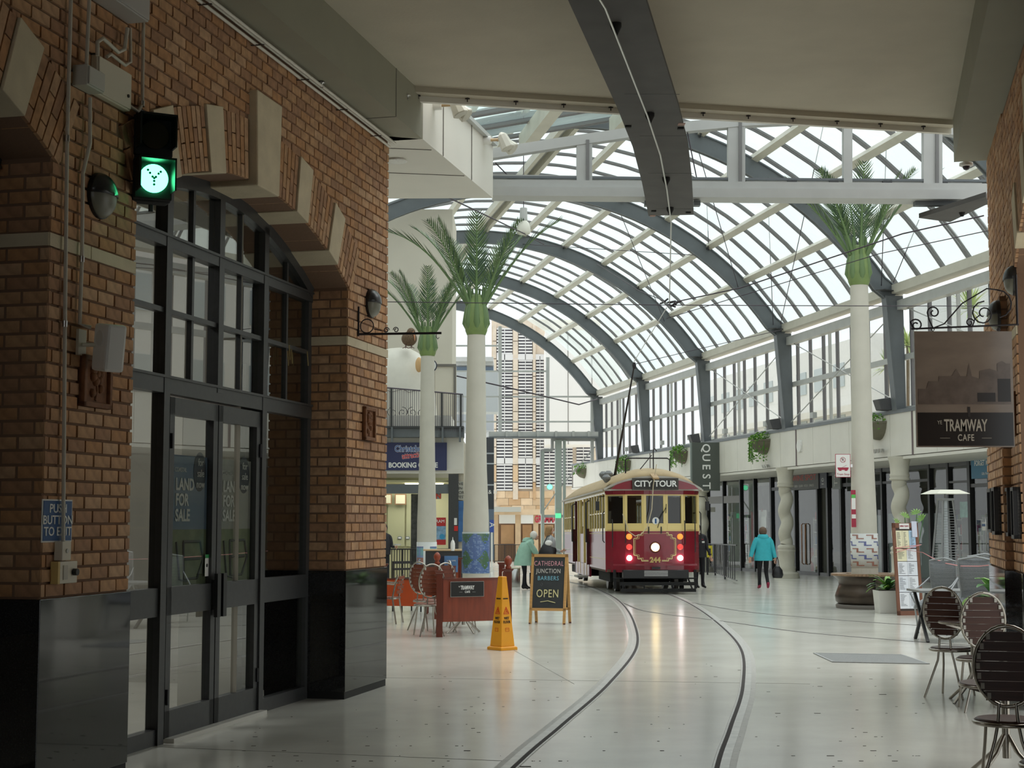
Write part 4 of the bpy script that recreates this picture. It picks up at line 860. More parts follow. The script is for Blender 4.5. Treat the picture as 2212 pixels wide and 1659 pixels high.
for x, y, lb in ((1353, 962, 'far left'), (1430, 955, 'between the far columns'), (1490, 945, 'just left of the wedge above the green sign'), (1566, 935, 'above the green sign, standing alone'), (1655, 914, 'beside the third column'), (1757, 897, 'nearest the palm trunk')):
    a = AP(x, y, .05); o = thing('floodlight', 'small white floodlight on the capping, ' + lb, 'floodlight', Aw(.05, a[1], 4.8), AA, 'floodlights on the capping'); MB().tube([(0, 0, 0), (0, 0, .2)], .02).build('stem', offw, o); MB().cb((0, 0, .28), (.14, .26, .18)).build('head', lsteel, o)
# bowls with plants
leafg = [mat('leaf_green_%d' % k, S(*c), .6) for k, c in enumerate(((96, 150, 52), (72, 122, 40), (128, 172, 74)))]
def planter(lb, x, y, seed, full=1.0, u=0, cat='planter'):
    a = AP(x, y, u); o = thing('bowl_planter', lb, cat, Aw(0, a[1], a[2]), AA, 'half bowl planters on the fascia'); rp = random.Random(seed)
    mb = MB(); r = .52; n = 14; m_ = 7; vs = []; fs = []
    for i in range(m_ + 1):
        ph = pi / 2 * i / m_
        for k in range(n + 1):
            th = pi / 2 + pi * k / n; vs.append((r * .95 * cos(ph) * cos(th), r * cos(ph) * sin(th), -r * 1.0 * sin(ph)))
    for i in range(m_):
        for k in range(n): fs.append((i * (n + 1) + k, i * (n + 1) + k + 1, (i + 1) * (n + 1) + k + 1, (i + 1) * (n + 1) + k))
    mb.smooth = True; mb.add(vs, fs); mb.smooth = False; mb.prism([(r * 1.02 * .95 * cos(pi / 2 + pi * k / n), r * 1.02 * sin(pi / 2 + pi * k / n)) for k in range(n + 1)], -.06, .0, 'z'); mb.build('bowl', mat('bowl_olive_grey', S(112, 108, 90), .6, noise=.08), o)
    mb = MB()
    for k in range(int(340 * full)):
        th = rp.uniform(pi / 2, 3 * pi / 2); rr_ = r * rp.random() ** .5; bx, by = rr_ * cos(th), rr_ * sin(th); dn = rp.random() < .55 * full
        if dn: th = rp.uniform(pi * .55, pi * 1.45); bx, by = r * 1.05 * cos(th), r * 1.05 * sin(th); z0 = rp.uniform(-.75, .1) * full; bx -= .03
        else: z0 = rp.uniform(.0, .3) * (1 - (rr_ / r) ** 2 * .5)
        c = Vector((bx, by, z0)); s_ = rp.uniform(.035, .07); d1 = Vector((rp.uniform(-1, 1), rp.uniform(-1, 1), rp.uniform(-.6, .6))).normalized() * s_; d2 = d1.cross(Vector((rp.random(), rp.random(), rp.random()))).normalized() * s_ * .5
        mb.mi = rp.randrange(3); mb.add([c - d1, c + d2, c + d1, c - d2], [(0, 1, 2, 3)])
    for k in range(14): th = rp.uniform(pi * .6, pi * 1.4); bx, by = r * 1.02 * cos(th), r * 1.02 * sin(th); mb.mi = 1; mb.tube([(bx * .8, by * .8, .02), (bx - .03, by, -.1), (bx - .04, by, -rp.uniform(.4, .85) * full)], .012, 4)
    mb.build('trailing_leaves', leafg, o, kind='stuff', fixn=False); return o
planter('half bowl planter with bushy green trailing plant nearest the tram stop sign', 1653, 950, 1, 1.0); planter('half bowl planter with trailing plant beside the green hanging sign', 1478, 975, 2, .85)
planter('half bowl planter with trailing plant above the tram roof', 1357, 996, 3, .9); planter('small far planter at the end of the fascia', 1262, 1012, 4, .45); planter('half bowl planter with a small tuft behind the palm trunk', 1899, 912, 5, .3)
# QUEST blade sign
a = AP(1553, 1005, 0); p = Aw(0, a[1]); Yq = p.y; c0, c1 = AY(1494, 956, Yq), AY(1555, 1060, Yq); w = c1.x - c0.x; h = c0.z - c1.z
o = thing('blade_sign', 'tall grey green projecting sign with white vertical letters', 'sign', ((c0.x + c1.x) / 2, Yq, (c0.z + c1.z) / 2))
MB().box(-w / 2, w / 2, -.08, .08, -h / 2, h / 2).build('board', mat('sign_grey_green', S(82, 88, 82), .45), o); MB().box(-w / 2 - .06, -w / 2, -.08, .08, -h / 2, h / 2).build('edge', mat('sign_edge', S(130, 140, 136), .4), o)
for k, ch in enumerate('QUEST'): text('lettering', ch, .42, white_t, o, (0, -.085, h / 2 - .22 - k * .355), (pi / 2, pi / 2, 0), bold=.006)
# ---- white bowstring truss between passage and vault
TY = 19.5; TZ = lambda x, y: AY(x, y, TY)
tt = bpy.data.objects.new('trim_5', None); C.objects.link(tt); tt['kind'] = 'structure'; tt['label'] = 'light grey bowstring truss spanning above the tracks'
def tb(pts, w, h, nm, m=lsteel, dy=0):
    P = [TZ(x, y) + Vector((0, dy, 0)) for x, y in pts]
    for a, b in zip(P[:-1], P[1:]): MB().beam(a, b, w, h).build(nm, m, tt)
a, b = TZ(1063, 415), TZ(2200, 424)
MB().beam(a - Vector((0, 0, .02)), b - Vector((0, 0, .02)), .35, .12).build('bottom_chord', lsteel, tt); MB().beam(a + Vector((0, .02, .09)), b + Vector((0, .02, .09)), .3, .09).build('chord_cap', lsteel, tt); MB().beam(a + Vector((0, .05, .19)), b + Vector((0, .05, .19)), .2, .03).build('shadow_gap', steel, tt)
tb([(1060, 383), (2120, 401)], .05, .07, 'rail', lsteel, 0)
for x in (1105, 1265, 1600, 1710, 1800, 1915, 2035): p = TZ(x, 396); MB().cb(p, (.12, .1, .07)).build('packer', mat('dark_steel', S(62, 64, 66)), tt)
top = [(1060, 334), (1200, 312), (1370, 287), (1500, 274), (1620, 263), (1740, 257), (1860, 258), (1960, 266), (2060, 284), (2130, 300)]
tb(top, .14, .13, 'top_chord')
for x, y0, w in ((1262, 305, .2), (1590, 265, .22), (1830, 258, .11), (2013, 275, .24)):
    p, q = TZ(x, y0), TZ(x, 412); MB().beam(p, q, w, .12, (0, 1, 0)).build('post', lsteel, tt)
    if w > .15: MB().beam(p + Vector((w * .2, -.07, 0)), q + Vector((w * .2, -.07, 0)), .04, .03, (0, 1, 0)).build('post_groove', bar, tt)
for a_, b_ in (((1068, 330), (1560, 238)), ((1480, 262), (1505, 385)), ((1420, 345), (1475, 420)), ((1070, 352), (1110, 392))): rod(tt, [TZ(*a_), TZ(*b_)], .008)
for x0, x1 in ((1392, 1404), (1498, 1512), (1975, 2065)): p, q = TZ(x0, 440), TZ(x1, 440); MB().beam(p, q, .12, .06).build('hanger_plate', steel, tt)
# low glazed canopy between passage and truss, following the arcade direction
cn = bpy.data.objects.new('roof_canopy', None); C.objects.link(cn); cn.location = AOV; cn.rotation_euler = (0, 0, AA); cn['kind'] = 'structure'; cn['label'] = 'low greenish glass canopy seen above the truss on the left'
q0 = AY(1055, 303, 25.2); th0 = -pi
def cl(p): v = Vector((p.x - AO[0], p.y, 0)); return Vector((v.x * cos(AA) + v.y * sin(AA), -v.x * sin(AA) + v.y * cos(AA), p.z))
e0, e1 = cl(AY(1020, 312, 25.2)), cl(AY(1420, 243, 25.9)); e1.y = e0.y
gcan = glassmat('canopy_glass', (.84, .95, .93), .0, .04, .4, (.80, .92, .90), .8, .1)
for k in range(8):
    s = e0.y - k * 1.0
    for dd in (0, .12): MB().beam((e0.x - .6, s + dd, e0.z - .1), (e1.x, s + dd, e1.z), .05, .05).build('glazing_bar', bar, cn)
    MB().add([(e0.x - .6, s - .86, e0.z - .06), (e1.x, s - .86, e1.z + .04), (e1.x, s, e1.z + .04), (e0.x - .6, s, e0.z - .06)], [(0, 1, 2, 3)]).build('pane', gcan, cn, fixn=False)
for f in (.27, .75):
    p = e0.lerp(e1, f); MB().beam(p - Vector((0, .1, .16)), p - Vector((0, 7, .16)), .2, .28).build('purlin', cream, cn)
MB().tube([e0 - Vector((0, 0, .28)), e1 - Vector((0, 0, .28))], .04, 8).build('pipe', lsteel, cn)
# twin floodlights on the bulkhead
for x, y, lb in ((945, 228, 'cream pair of floodlights at the near top of the bulkhead'), (1052, 303, 'cream pair of floodlights on an arm at the end of the bulkhead')):
    _, t, z = LP(x, y, -4.62); o = thing('floodlight_pair', lb, 'floodlight', Lw(-4.62, t, z), LA); MB().disc((.0, 0, 0), .05, .1, 'x').build('base', offw, o); MB().tube([(.02, 0, 0), (.2, 0, .0)], .02).build('arm', mat('beige_arm', S(200, 170, 130), .5), o)
    for d, an in ((-.06, -25), (.07, -50)):
        mb = MB(); mb.X = Matrix.Translation((.24, d, .02 - abs(d))) @ Matrix.Rotation(radians(an), 4, 'Y'); mb.lathe([(.02, .12), (.06, .08), (.075, -.02), (.09, -.1), (.08, -.11)], 8, sm=False); mb.build('lamp_head', cream, o)
# pendant lamp
p = AY(1131, 455, 30); o = thing('pendant_lamp', 'bell shaped glass pendant lamp with ribbed metal top hanging in the vault', 'pendant lamp', p); MB().tube([(0, 0, .05), (0, 0, 3.2)], .008, 5).build('cord', wire, o)
MB().lathe([(.02, .06), (.07, .05), (.075, -.1), (.075, -.2), (.06, -.21)], 12, sm=False).build('ribbed_top', lsteel, o); MB().lathe([(.06, -.2), (.1, -.24), (.135, -.34), (.14, -.42), (.12, -.47), (.05, -.48)], 20).build('glass_bell', mat('frosted_bell', S(226, 226, 214), .3), o)
# overhead wires and junction
ow2 = thing('wire_junction', 'knot of clamps where the overhead wires meet', 'wire junction', J); rj = random.Random(2)
for k in range(9): a = Vector((rj.uniform(-.13, .13), rj.uniform(-.1, .1), rj.uniform(-.06, .06))); b = a + Vector((rj.uniform(-.15, .15), 0, rj.uniform(-.07, .07))); MB().tube([a, b], .016, 5).build('clamp', iron, ow2)
def wireof(lb, pts, r=.008, m=wire): o = thing('span_wire', lb, 'wire'); MB().tube([AY(x, y, Y) for x, y, Y in pts], r, 5).build('wire', m, o)
wireof('long level span wire crossing the picture through the junction', [(560, 648, 30), (830, 652, 28), (1440, 659, 26.5), (1900, 661, 28), (2180, 661, 30)]); wireof('upper span wire rising to the right from the junction', [(1446, 655, 26.5), (1600, 622, 25), (1950, 505, 22), (2125, 466, 21)], .011)
wireof('lower span wire rising to the right behind the palm', [(1440, 688, 30), (1900, 548, 26), (2150, 495, 23)]); wireof('dark wire slanting from the bulkhead to the large palm', [(965, 425, 22), (1135, 506, 30), (1175, 528, 33)], .012)
wireof('wire from the junction back to the vault on the left', [(1435, 650, 26.6), (1380, 628, 30), (1290, 570, 40)]); wireof('pale wire from the junction down to the trolley pole', [(1440, 665, 26.5), (1369, 782, 37.5)], .009, silver)
wireof('wire from the trolley pole to the right wall', [(1370, 787, 37.5), (1500, 756, 38), (1690, 712, 40)]); wireof('wire sagging from the grey block to the far column', [(985, 812, 60), (1100, 838, 62), (1250, 874, 66), (1290, 862, 70)], .03); wireof('steep dark wire in front of the third rib', [(1784, 245, 40), (1745, 430, 42), (1686, 700, 51)], .012); wireof('steep dark wire above the fourth column', [(1527, 440, 50), (1531, 545, 51)], .012); wireof('steep dark wire above the nearest column', [(1985, 475, 40), (1930, 610, 42.5)], .012)
# ================================================================ left side: booking office, tower, palms, far end
def wedge_frond(mb, o, az, elev, L, droop, rp, wl=.34, nl=22):
    """palm frond: curved midrib and paired strap leaflets"""
    d = Vector((cos(az), sin(az), 0)); P = []; x, z, e = 0, 0, elev
    for k in range(13): P.append(o + d * x + Vector((0, 0, z))); x += cos(e) * L / 12; z += sin(e) * L / 12; e -= droop / 12 * (k / 6)
    sd = d.cross(Vector((0, 0, 1))); mb.mi = 3; mb.tube(P, [.035 * (1 - .8 * k / 12) for k in range(13)], 5)
    for k in range(nl):
        f = .2 + .8 * k / (nl - 1); q = f * 12; i = min(int(q), 11); p = P[i].lerp(P[i + 1], q - i); t = (P[i + 1] - P[i]).normalized()
        ln = wl * L / 2.0 * 1.15 * (sin(pi * min(1, f * .88 + .12)) ** .5 + .25) * rp.uniform(.9, 1.1)
        for sg in (-1, 1):
            v = (t * .80 + sd * sg * .66 + Vector((0, 0, rp.uniform(-.02, .16)))).normalized() * ln; w = t.cross(v).normalized().cross(v).normalized() * .0125
            mb.mi = rp.randrange(3); mb.add([p - w, p + v * .5 - w * 1.3 - Vector((0, 0, .01)), p + v, p + v * .5 + w * 1.3, p + w], [(0, 1, 2, 3, 4)])
palmg = [mat('palm_green_%d' % k, S(*c), .5) for k, c in enumerate(((66, 92, 52), (84, 108, 62), (54, 80, 54), (104, 130, 84)))]
trunkm = mat('palm_trunk_render', S(204, 200, 188), .75, noise=.04, nscale=3, bump=.1, bscale=60)
bulbm = mat('palm_bulb_green', S(122, 144, 86), .45, noise=.16, nscale=4)
def palm(lb, x, Y, pxtop, rb_, fronds, seed, ztr):
    p = AY(x, 1125, Y); rp = random.Random(seed); o = thing('palm_column', lb, 'palm', (p.x, Y, fz(Y)), 0, 'sculpted palm columns'); H = AY(x, pxtop, Y).z - fz(Y)
    MB().lathe([(rb_ * 1.02, 0), (rb_, .6), (rb_ * .97, 1.8), (rb_ * .82, H * .5), (rb_ * .74, H * .75), (rb_ * .68, H)], 28).build('trunk', trunkm, o)
    s = rb_ * .72; mb = MB(); mb.lathe([(s * .98, H - .02), (s * 1.15, H + .06), (s * 1.25, H + .2), (s * 1.22, H + .35), (s * 1.05, H + .55), (s * .85, H + .72), (s * .5, H + .8)], 24); mb.build('bulb', bulbm, o)
    for k in range(7):                               # sheaths that wrap the bulb and split into stalks
        a = 2 * pi * k / 7 + .3; c, s_ = cos(a), sin(a); P = [(c * s * .9, s_ * s * .9, H + .06), (c * s * 1.14, s_ * s * 1.14, H + .22), (c * s * 1.0, s_ * s * 1.0, H + .48), (c * s * .8, s_ * s * .8, H + .7), (c * s * .9, s_ * s * .9, H + .95)]
        MB().tube([Vector(q) for q in P], [.03, .07, .055, .03, .018], 8).build('sheath', palmg[3], o)
    for az, el, L, dr in fronds:
        a = az; c, s_ = cos(a), sin(a); mb = MB(); wedge_frond(mb, Vector((c * s * .95, s_ * s * .95, H + .6)), az, el, L, dr, rp, nl=24); mb.build('frond', palmg, o, fixn=False)
    return o, H, rb_
r = radians
F0 = [(r(0), r(58), 2.3, .62), (r(180), r(56), 2.3, .95), (r(25), r(66), 1.9, .5), (r(158), r(64), 2.1, .7), (r(90), r(70), 1.9, .5), (r(272), r(80), 1.8, .2), (r(222), r(62), 1.9, .5), (r(318), r(62), 1.9, .5), (r(200), r(74), 1.8, .3), (r(345), r(72), 1.8, .3), (r(60), r(64), 1.9, .6), (r(120), r(64), 1.9, .6)]
pB = palm('tall palm column with blue and green mosaic beside the café fence', 1028, 30.8, 722, .265, F0, 3, 0)
pA = palm('smaller palm column with a white mosaic band, farthest left', 922, 42.0, 768, .27, [(a, e, L * 1.0, d) for a, e, L, d in F0], 5, 0)
pC = palm('palm column rising from the round bench on the right', 1866, 30.7, 615, .26, F0, 9, 0)
def mosaic(o, rad, z0, z1, fn, mats, tile=.028):
    n = int(2 * pi * rad / tile); rows = int((z1 - z0) / tile); mb = MB()
    for i in range(rows):
        for k in range(n):
            m = fn(k, i, n, rows)
            if m is None: continue
            a0, a1 = 2 * pi * (k + .08) / n, 2 * pi * (k + .92) / n; zb, zt = z0 + (i + .08) * tile, z0 + (i + .92) * tile; R = rad + .004; mb.mi = m
            mb.add([(R * cos(a0), R * sin(a0), zb), (R * cos(a1), R * sin(a1), zb), (R * cos(a1), R * sin(a1), zt), (R * cos(a0), R * sin(a0), zt)], [(0, 1, 2, 3)])
    return mb.build('mosaic_tiles', mats, o, kind='stuff', fixn=False)
mosb = [mat('tile_blue', S(78, 112, 176), .3), mat('tile_green', S(66, 110, 72), .3), mat('tile_pale_blue', S(120, 150, 200), .3), mat('tile_white', S(228, 230, 228), .3), mat('tile_rust', S(164, 98, 78), .3), mat('tile_royal', S(70, 82, 158), .3), mat('tile_turquoise', S(110, 176, 186), .3)]
grout = mat('mosaic_grout', S(196, 202, 200), .8); wgrout = mat('white_band', S(224, 226, 224), .7)
def bandp(o, rad, z0, z1, m): MB().lathe([(rad - .01, z0), (rad, z0), (rad, z1), (rad - .01, z1)], 32).build('mosaic_band', m, o)
rd = random.Random(1)
bandp(pB[0], .272, .68, 1.5, grout)
def fB(k, i, n, rows):
    dx = abs((k * 2.0 / 15) % 2 - 1); dz = abs((i / 9.0) % 2 - 1); g = dx + dz
    return 1 if g < .8 and rd.random() < .9 else (0 if rd.random() < .75 else 2)
mosaic(pB[0], .273, .685, 1.49, fB, mosb)
bandp(pA[0], .276, .2, 1.22, wgrout)
def fA(k, i, n, rows):
    a = (k / n * 360) % 90 - 45; 
    if abs(a) > 27 or not (.28 < i / rows < .86): return None
    f = (i / rows - .28) / .58
    if abs(a) > 25 or f < .05 or f > .95: return 5
    if f < .45 and abs(a) < 18 * (1 - f * 1.8) + 3: return 3 if (k + i) % 2 else 0
    if f < .5: return 5 if f < .25 else 4
    return 6 if f > .6 and abs(a) > 6 else 2
mosaic(pA[0], .277, .2, 1.22, fA, mosb, .03)
bandp(pC[0], .267, .80, 1.47, wgrout)
def fC(k, i, n, rows):
    # stepped hook pattern of rust and blue bars
    ph = k % 14; rw = i % 12; c = 5 if (i // 6) % 2 else 4
    if (i // 6) % 2: ph = (ph + 7) % 14
    rr2 = i % 6
    if rr2 in (4,) and ph < 6: return c
    if rr2 in (4, 3, 2, 1) and ph in (5, 6): return c
    if rr2 in (1,) and 5 <= ph < 12: return c
    return None
mosaic(pC[0], .269, .81, 1.46, fC, mosb, .022)
# tram stop sign and poster strip on the right palm
p = AY(1821, 1006, 30.5); o = thing('tram_stop_sign', 'white and red no parking tram stop sign', 'sign', p); w, h = .30, .46
MB().box(-w / 2, w / 2, 0, .012, -h / 2, h / 2).build('border', mat('sign_crimson', S(166, 40, 66), .5), o); MB().box(-w / 2 + .01, w / 2 - .01, -.002, 0, -h / 2 + .01, h / 2 - .01).build('face', offw, o)
crim = mat('sign_crimson', S(166, 40, 66)); 
mb = MB(); n = 24; [mb.add([(R_ * cos(2 * pi * (k + dk) / n), -.004, .115 + R_ * sin(2 * pi * (k + dk) / n)) for R_, dk in ((.055, 0), (.055, 1), (.046, 1), (.046, 0))], [(0, 1, 2, 3)]) for k in range(n)]; mb.beam((-.035, -.004, .15), (.035, -.004, .08), .006, .009, (0, 1, 0)); mb.build('prohibition_ring', crim, o)
text('lettering', 'P', .075, black, o, (0, -.003, .115), FR); text('lettering', 'Tram Stop', .058, crim, o, (0, -.004, -.17), FR)
mb = MB(); mb.box(-.10, .10, -.005, -.002, -.085, -.06).box(-.11, .11, -.005, -.002, -.06, -.035).beam((-.02, -.004, -.035), (.07, -.004, .01), .004, .006, (0, 1, 0))
for x in (-.07, -.045, .045, .07): mb.disc((x, -.004, -.09), .014, .004, 'y', 10)
mb.build('tram_symbol', crim, o); MB().box(w / 2, w / 2 + .04, 0, .03, -.03, .03).build('bracket', alu, o)
p = AY(1844, 1098, 30.45); o = thing('notice_strip', 'narrow red, white and green notice strip on the palm trunk', 'notice', p); mb = MB(); mb.box(-.045, .045, 0, .02, -.37, .36); mb.build('strip', crim, o); MB().box(-.04, .04, -.003, 0, -.02, .2).build('white_field', offw, o); MB().box(-.04, .04, -.003, 0, .2, .27).build('green_field', mat('notice_green', S(90, 190, 90), .5), o); MB().box(-.04, .04, -.003, 0, -.2, -.12).build('white_field', offw, o)
# round bronze bench around the right palm
bz = mat('bronze_bench', S(78, 68, 60), .28, metal=.6, noise=.25, nscale=3); Cb = Vector((pC[0].location.x + .06, 30.75, 0))
o = thing('round_bench', 'round bronze bench with a scalloped wooden rim around the palm', 'bench', Cb)
MB().lathe([(.62, 0), (.63, .06), (.61, .08)], 40).build('plinth', mat('bench_plinth', S(110, 104, 98), .5), o)
MB().lathe([(.57, .08), (.63, .14), (.64, .24), (.60, .36), (.56, .46), (.58, .56), (.66, .62), (.68, .64)], 48).build('drum', bz, o)
mb = MB()
for k in range(60): a = 2 * pi * k / 60; mb.X = Matrix.Rotation(a, 4, 'Z'); mb.box(.42, .71, -.034, .034, .64, .68)
mb.X = None; mb.lathe([(.25, .64), (.45, .64), (.45, .67), (.25, .67)], 30); mb.build('seat_slats', mat('bench_wood', S(146, 118, 92), .5, noise=.15, nscale=12), o, kind='stuff')
MB().box(.0, .012, -.65, -.55, .12, .58).build('panel_seam', black, o)
# ---- booking office (frontal plane)
YB = 46.0; FZB = fz(YB); B = lambda x, y, d=0: AY(x, y, YB + d)
bo = thing('booking_office', 'booking office with cream fascia, dark frames and a lit yellow green interior', 'kiosk', (B(900, 1200).x, YB, FZB)); org = bo.location.copy()
def bx(par, nm, m, x0, y0, x1, y1, d0, d1, **k):
    a, b = AY(x0, y0, YB), AY(x1, y1, YB); z0, z1 = min(a.z, b.z) - FZB, max(a.z, b.z) - FZB
    return MB().box(a.x - org.x, b.x - org.x, d0, d1, z0, z1).build(nm, m, par, **k)
bx(bo, 'fascia', wpanel, 690, 938, 1001, 1023, 0, .3); bx(bo, 'lower_trim', white, 690, 1013, 1001, 1023, -.05, .0); bx(bo, 'slab_beam', steel, 690, 925, 1003, 946, -.5, .2); bx(bo, 'beam_flange', mat('dark_steel', S(62, 64, 66)), 690, 923, 1003, 927, -.6, .2)
for x in (848, 956, 993): bx(bo, 'beam_bracket', steel, x, 925, x + 4, 957, -.62, -.5)
bx(bo, 'head_beam', steel, 690, 1046, 978, 1066, .0, .2)
for x0, x1 in ((969, 990), (690, 700)): bx(bo, 'post', dframe, x0, 1024, x1, 1226, -.05, .2)
bx(bo, 'post', black, 826, 1066, 829, 1226, .0, .1); bx(bo, 'side_wall', plaster, 988, 1023, 1001, 1226, .05, .3)
MB().box(-3, .95, 2.9, 3.0, 0, 3.2).build('inner_wall', mat('office_green_yellow', S(190, 188, 156), .7), bo); 
MB().box(-3, 1, .2, 3, 3.0, 3.05).build('office_ceiling', mat('office_ceiling', S(214, 210, 170), .7), bo); MB().box(-3, 1, .2, 3.2, 4.3, 5.0).build('upper_deck', wpanel, bo)
for x0, x1 in ((838, 874), (878, 892)): 
    a, b = B(x0, 1068, 2.8), B(x1, 1180, 2.8); MB().box(a.x - org.x, b.x - org.x, 2.8, 2.9, b.z - FZB, a.z - FZB).build('door_panel', mat('office_door', S(180, 182, 152), .6), bo)
for x in (863, 880): a = B(x, 1162, 2.7); MB().cb((a.x - org.x, 2.78, a.z - FZB), (.12, .02, .07)).build('door_plate', mat('sign_blue', S(34, 84, 140)), bo); MB().cb((a.x - org.x, 2.765, a.z - FZB), (.09, .01, .045)).build('door_plate_face', offw, bo)
emi = mat('office_tube', S(255, 250, 220), .5, emit=(1, .97, .8), estr=4)
for x in (893, 940): a = B(x, 1028, 1.5); MB().cb((a.x - org.x, 1.5, 2.97), (.5, .3, .05)).build('ceiling_light', emi, bo)
ld = bpy.data.lights.new('office_light', 'AREA'); ld.energy = 22; ld.size = 2; ld.color = (1, .97, .8); lo = bpy.data.objects.new('office_light', ld); C.objects.link(lo); lo.parent = bo; lo.location = (-.3, 1.5, 2.9)
def bsign(name, lb, cat, x0, y0, x1, y1, d, m, grp=None, Y=None, dep=.04):
    Y = Y or YB + d; a, b = AY(x0, y0, Y), AY(x1, y1, Y); o = thing(name, lb, cat, ((a.x + b.x) / 2, Y, (a.z + b.z) / 2), 0, grp); w, h = b.x - a.x, a.z - b.z
    MB().box(-w / 2, w / 2, 0, dep, -h / 2, h / 2).build('board', m, o); return o, w, h
o, w, h = bsign('office_sign', 'navy blue booking office sign with white and red lettering', 'sign', 790, 956, 965, 1016, -.12, mat('sign_navy_blue', S(52, 58, 100), .45), dep=.1)
X0 = AY(853, 985, YB).x - o.location.x
for dx, m, bd in ((0, white_t, .014), (0, mat('lettering_blue', S(28, 96, 176), .5), .003)): text('lettering', 'Christchurch', .26, m, o, (X0 + dx, -.004 - (.004 if bd < .01 else 0), h * .27), FR, align='LEFT', bold=bd, sx=.78)
for m, bd, dd in ((white_t, .011, .0), (mat('lettering_red2', S(214, 44, 64), .5), .004, .005)): text('lettering', 'attractions', .24, m, o, (X0 + .22, -.012 - dd, .0), (pi / 2, radians(-6), 0), align='LEFT', bold=bd, sx=.72)
text('lettering', 'BOOKING OFFICE', .21, white_t, o, (AY(840, 985, YB).x - o.location.x, -.006, -h * .32), FR, align='LEFT', bold=.008, sx=.86)
o, w, h = bsign('poster', 'red tram poster leaning in the booking office window', 'poster', 940, 1118, 963, 1177, -.0, mat('poster_red', S(186, 44, 44), .5)); MB().box(-w / 2, w / 2, -.005, 0, -.25, .15).build('picture', mat('poster_scene', S(126, 160, 190), .5, noise=.4, nscale=9), o); text('lettering', 'TRAM', .13, white_t, o, (-.05, -.006, h * .36), FR); MB().disc((0.05, -.008, -h * .2), .08, .006, 'y').build('round_badge', mat('badge_blue', S(60, 150, 196), .5), o)
o, w, h = bsign('window_lettering', 'large red letters cut off on the office window', 'sign', 941, 1066, 953, 1078, .05, mat('frosted_film', S(134, 142, 144))); text('lettering', 'N', .22, red_t, o, (0, -.01, 0), FR, bold=.01)
o, w, h = bsign('poster', 'grey and white scribble poster behind the small palm', 'poster', 888, 1067, 905, 1220, .6, mat('poster_dark_print', S(70, 72, 68), .6, noise=.5, nscale=8))
for x0, x1, y0, y1, lb in ((830, 846, 1067, 1089, 'small framed certificate at the left of the office'), (853, 877, 1067, 1090, 'larger framed certificate over the office door')): o, w, h = bsign('framed_certificate', lb, 'frame', x0, y0, x1, y1, 2.6, mat('frame_wood', S(150, 110, 80), .5)); MB().box(-w / 2 + .03, w / 2 - .03, -.01, 0, -h / 2 + .03, h / 2 - .03).build('sheet', mat('paper_cream', S(220, 218, 196), .6), o)
o, w, h = bsign('wall_text', 'grey information lettering board between the two palms', 'sign', 988, 1040, 1001, 1080, -.02, mat('info_grey', S(182, 180, 170), .6)); 
for k, s_ in enumerate(('IVE', 'IN', 'FOR', 'WEST')): text('lettering', s_, .12, black, o, (0, -.01, .2 - k * .13), FR)
o, w, h = bsign('poster', 'tall blue sky poster between the dark post and the large palm', 'poster', 990, 1082, 1001, 1170, -.02, mat('poster_sky', S(58, 104, 160), .5, noise=.3, nscale=4))
o, w, h = bsign('alarm_box', 'small red alarm call point on the dark post', 'alarm', 981, 1136, 989, 1147, -.08, mat('alarm_red', S(206, 40, 36), .4)); o, w, h = bsign('white_switch_strip', 'narrow white switch plate above the red alarm', 'switch', 981, 1119, 987, 1134, -.08, offw)
# balcony railing, ironwork and the white egg with bird
bal = thing('balcony_railing', 'curved dark balcony railing over the booking office', 'railing', (org.x, YB - .5, 0)); ox = org.x; oy = YB - .5
def rail_pts(ya, yb, n, x0=700, x1=1000):
    P = []
    for k in range(n + 1):
        x = x0 + (x1 - x0) * k / n; f = (x - 830) / 170; y = ya + (yb - ya) * f; P.append(AY(x, y, YB - .5) - Vector((ox, oy, 0)))
    return P
MB().tube(rail_pts(837, 852, 12), .025, 6).build('handrail', mat('rail_purple_grey', S(96, 88, 96), .5), bal)
top, bot = rail_pts(837, 852, 66), rail_pts(922, 933, 66)
for k, (a, b) in enumerate(zip(top, bot)):
    if k in (32, 56, 65): MB().beam(a, b, .07, .07, (0, 1, 0)).build('post', dframe, bal)
    else: MB().tube([a, b], .011, 4, sm=False).build('baluster', mat('rail_purple_grey', S(96, 88, 96)), bal)
eg = AY(862, 925, YB + 1.6); o = thing('egg_sculpture', 'large white egg shaped sculpture with a cracked seam', 'sculpture', (eg.x, eg.y, eg.z)); sc_ = (YB + 1.6) / FOC
MB().lathe([(.05, 175 * sc_), (25 * sc_, 172 * sc_), (42 * sc_, 163 * sc_), (58 * sc_, 145 * sc_), (68 * sc_, 118 * sc_), (76 * sc_, 85 * sc_), (81 * sc_, 40 * sc_), (83 * sc_, 0)], 40).build('shell', mat('egg_white', S(226, 222, 210), .45, noise=.02), o)
mb = MB(); P = []
for k in range(10): a = -2.2 + k * .16; P.append((78.5 * sc_ * cos(a), 78.5 * sc_ * sin(a), (72 + (k % 3) * 3) * sc_))
mb.tube(P, .008, 4); mb.build('crack', seam, o)
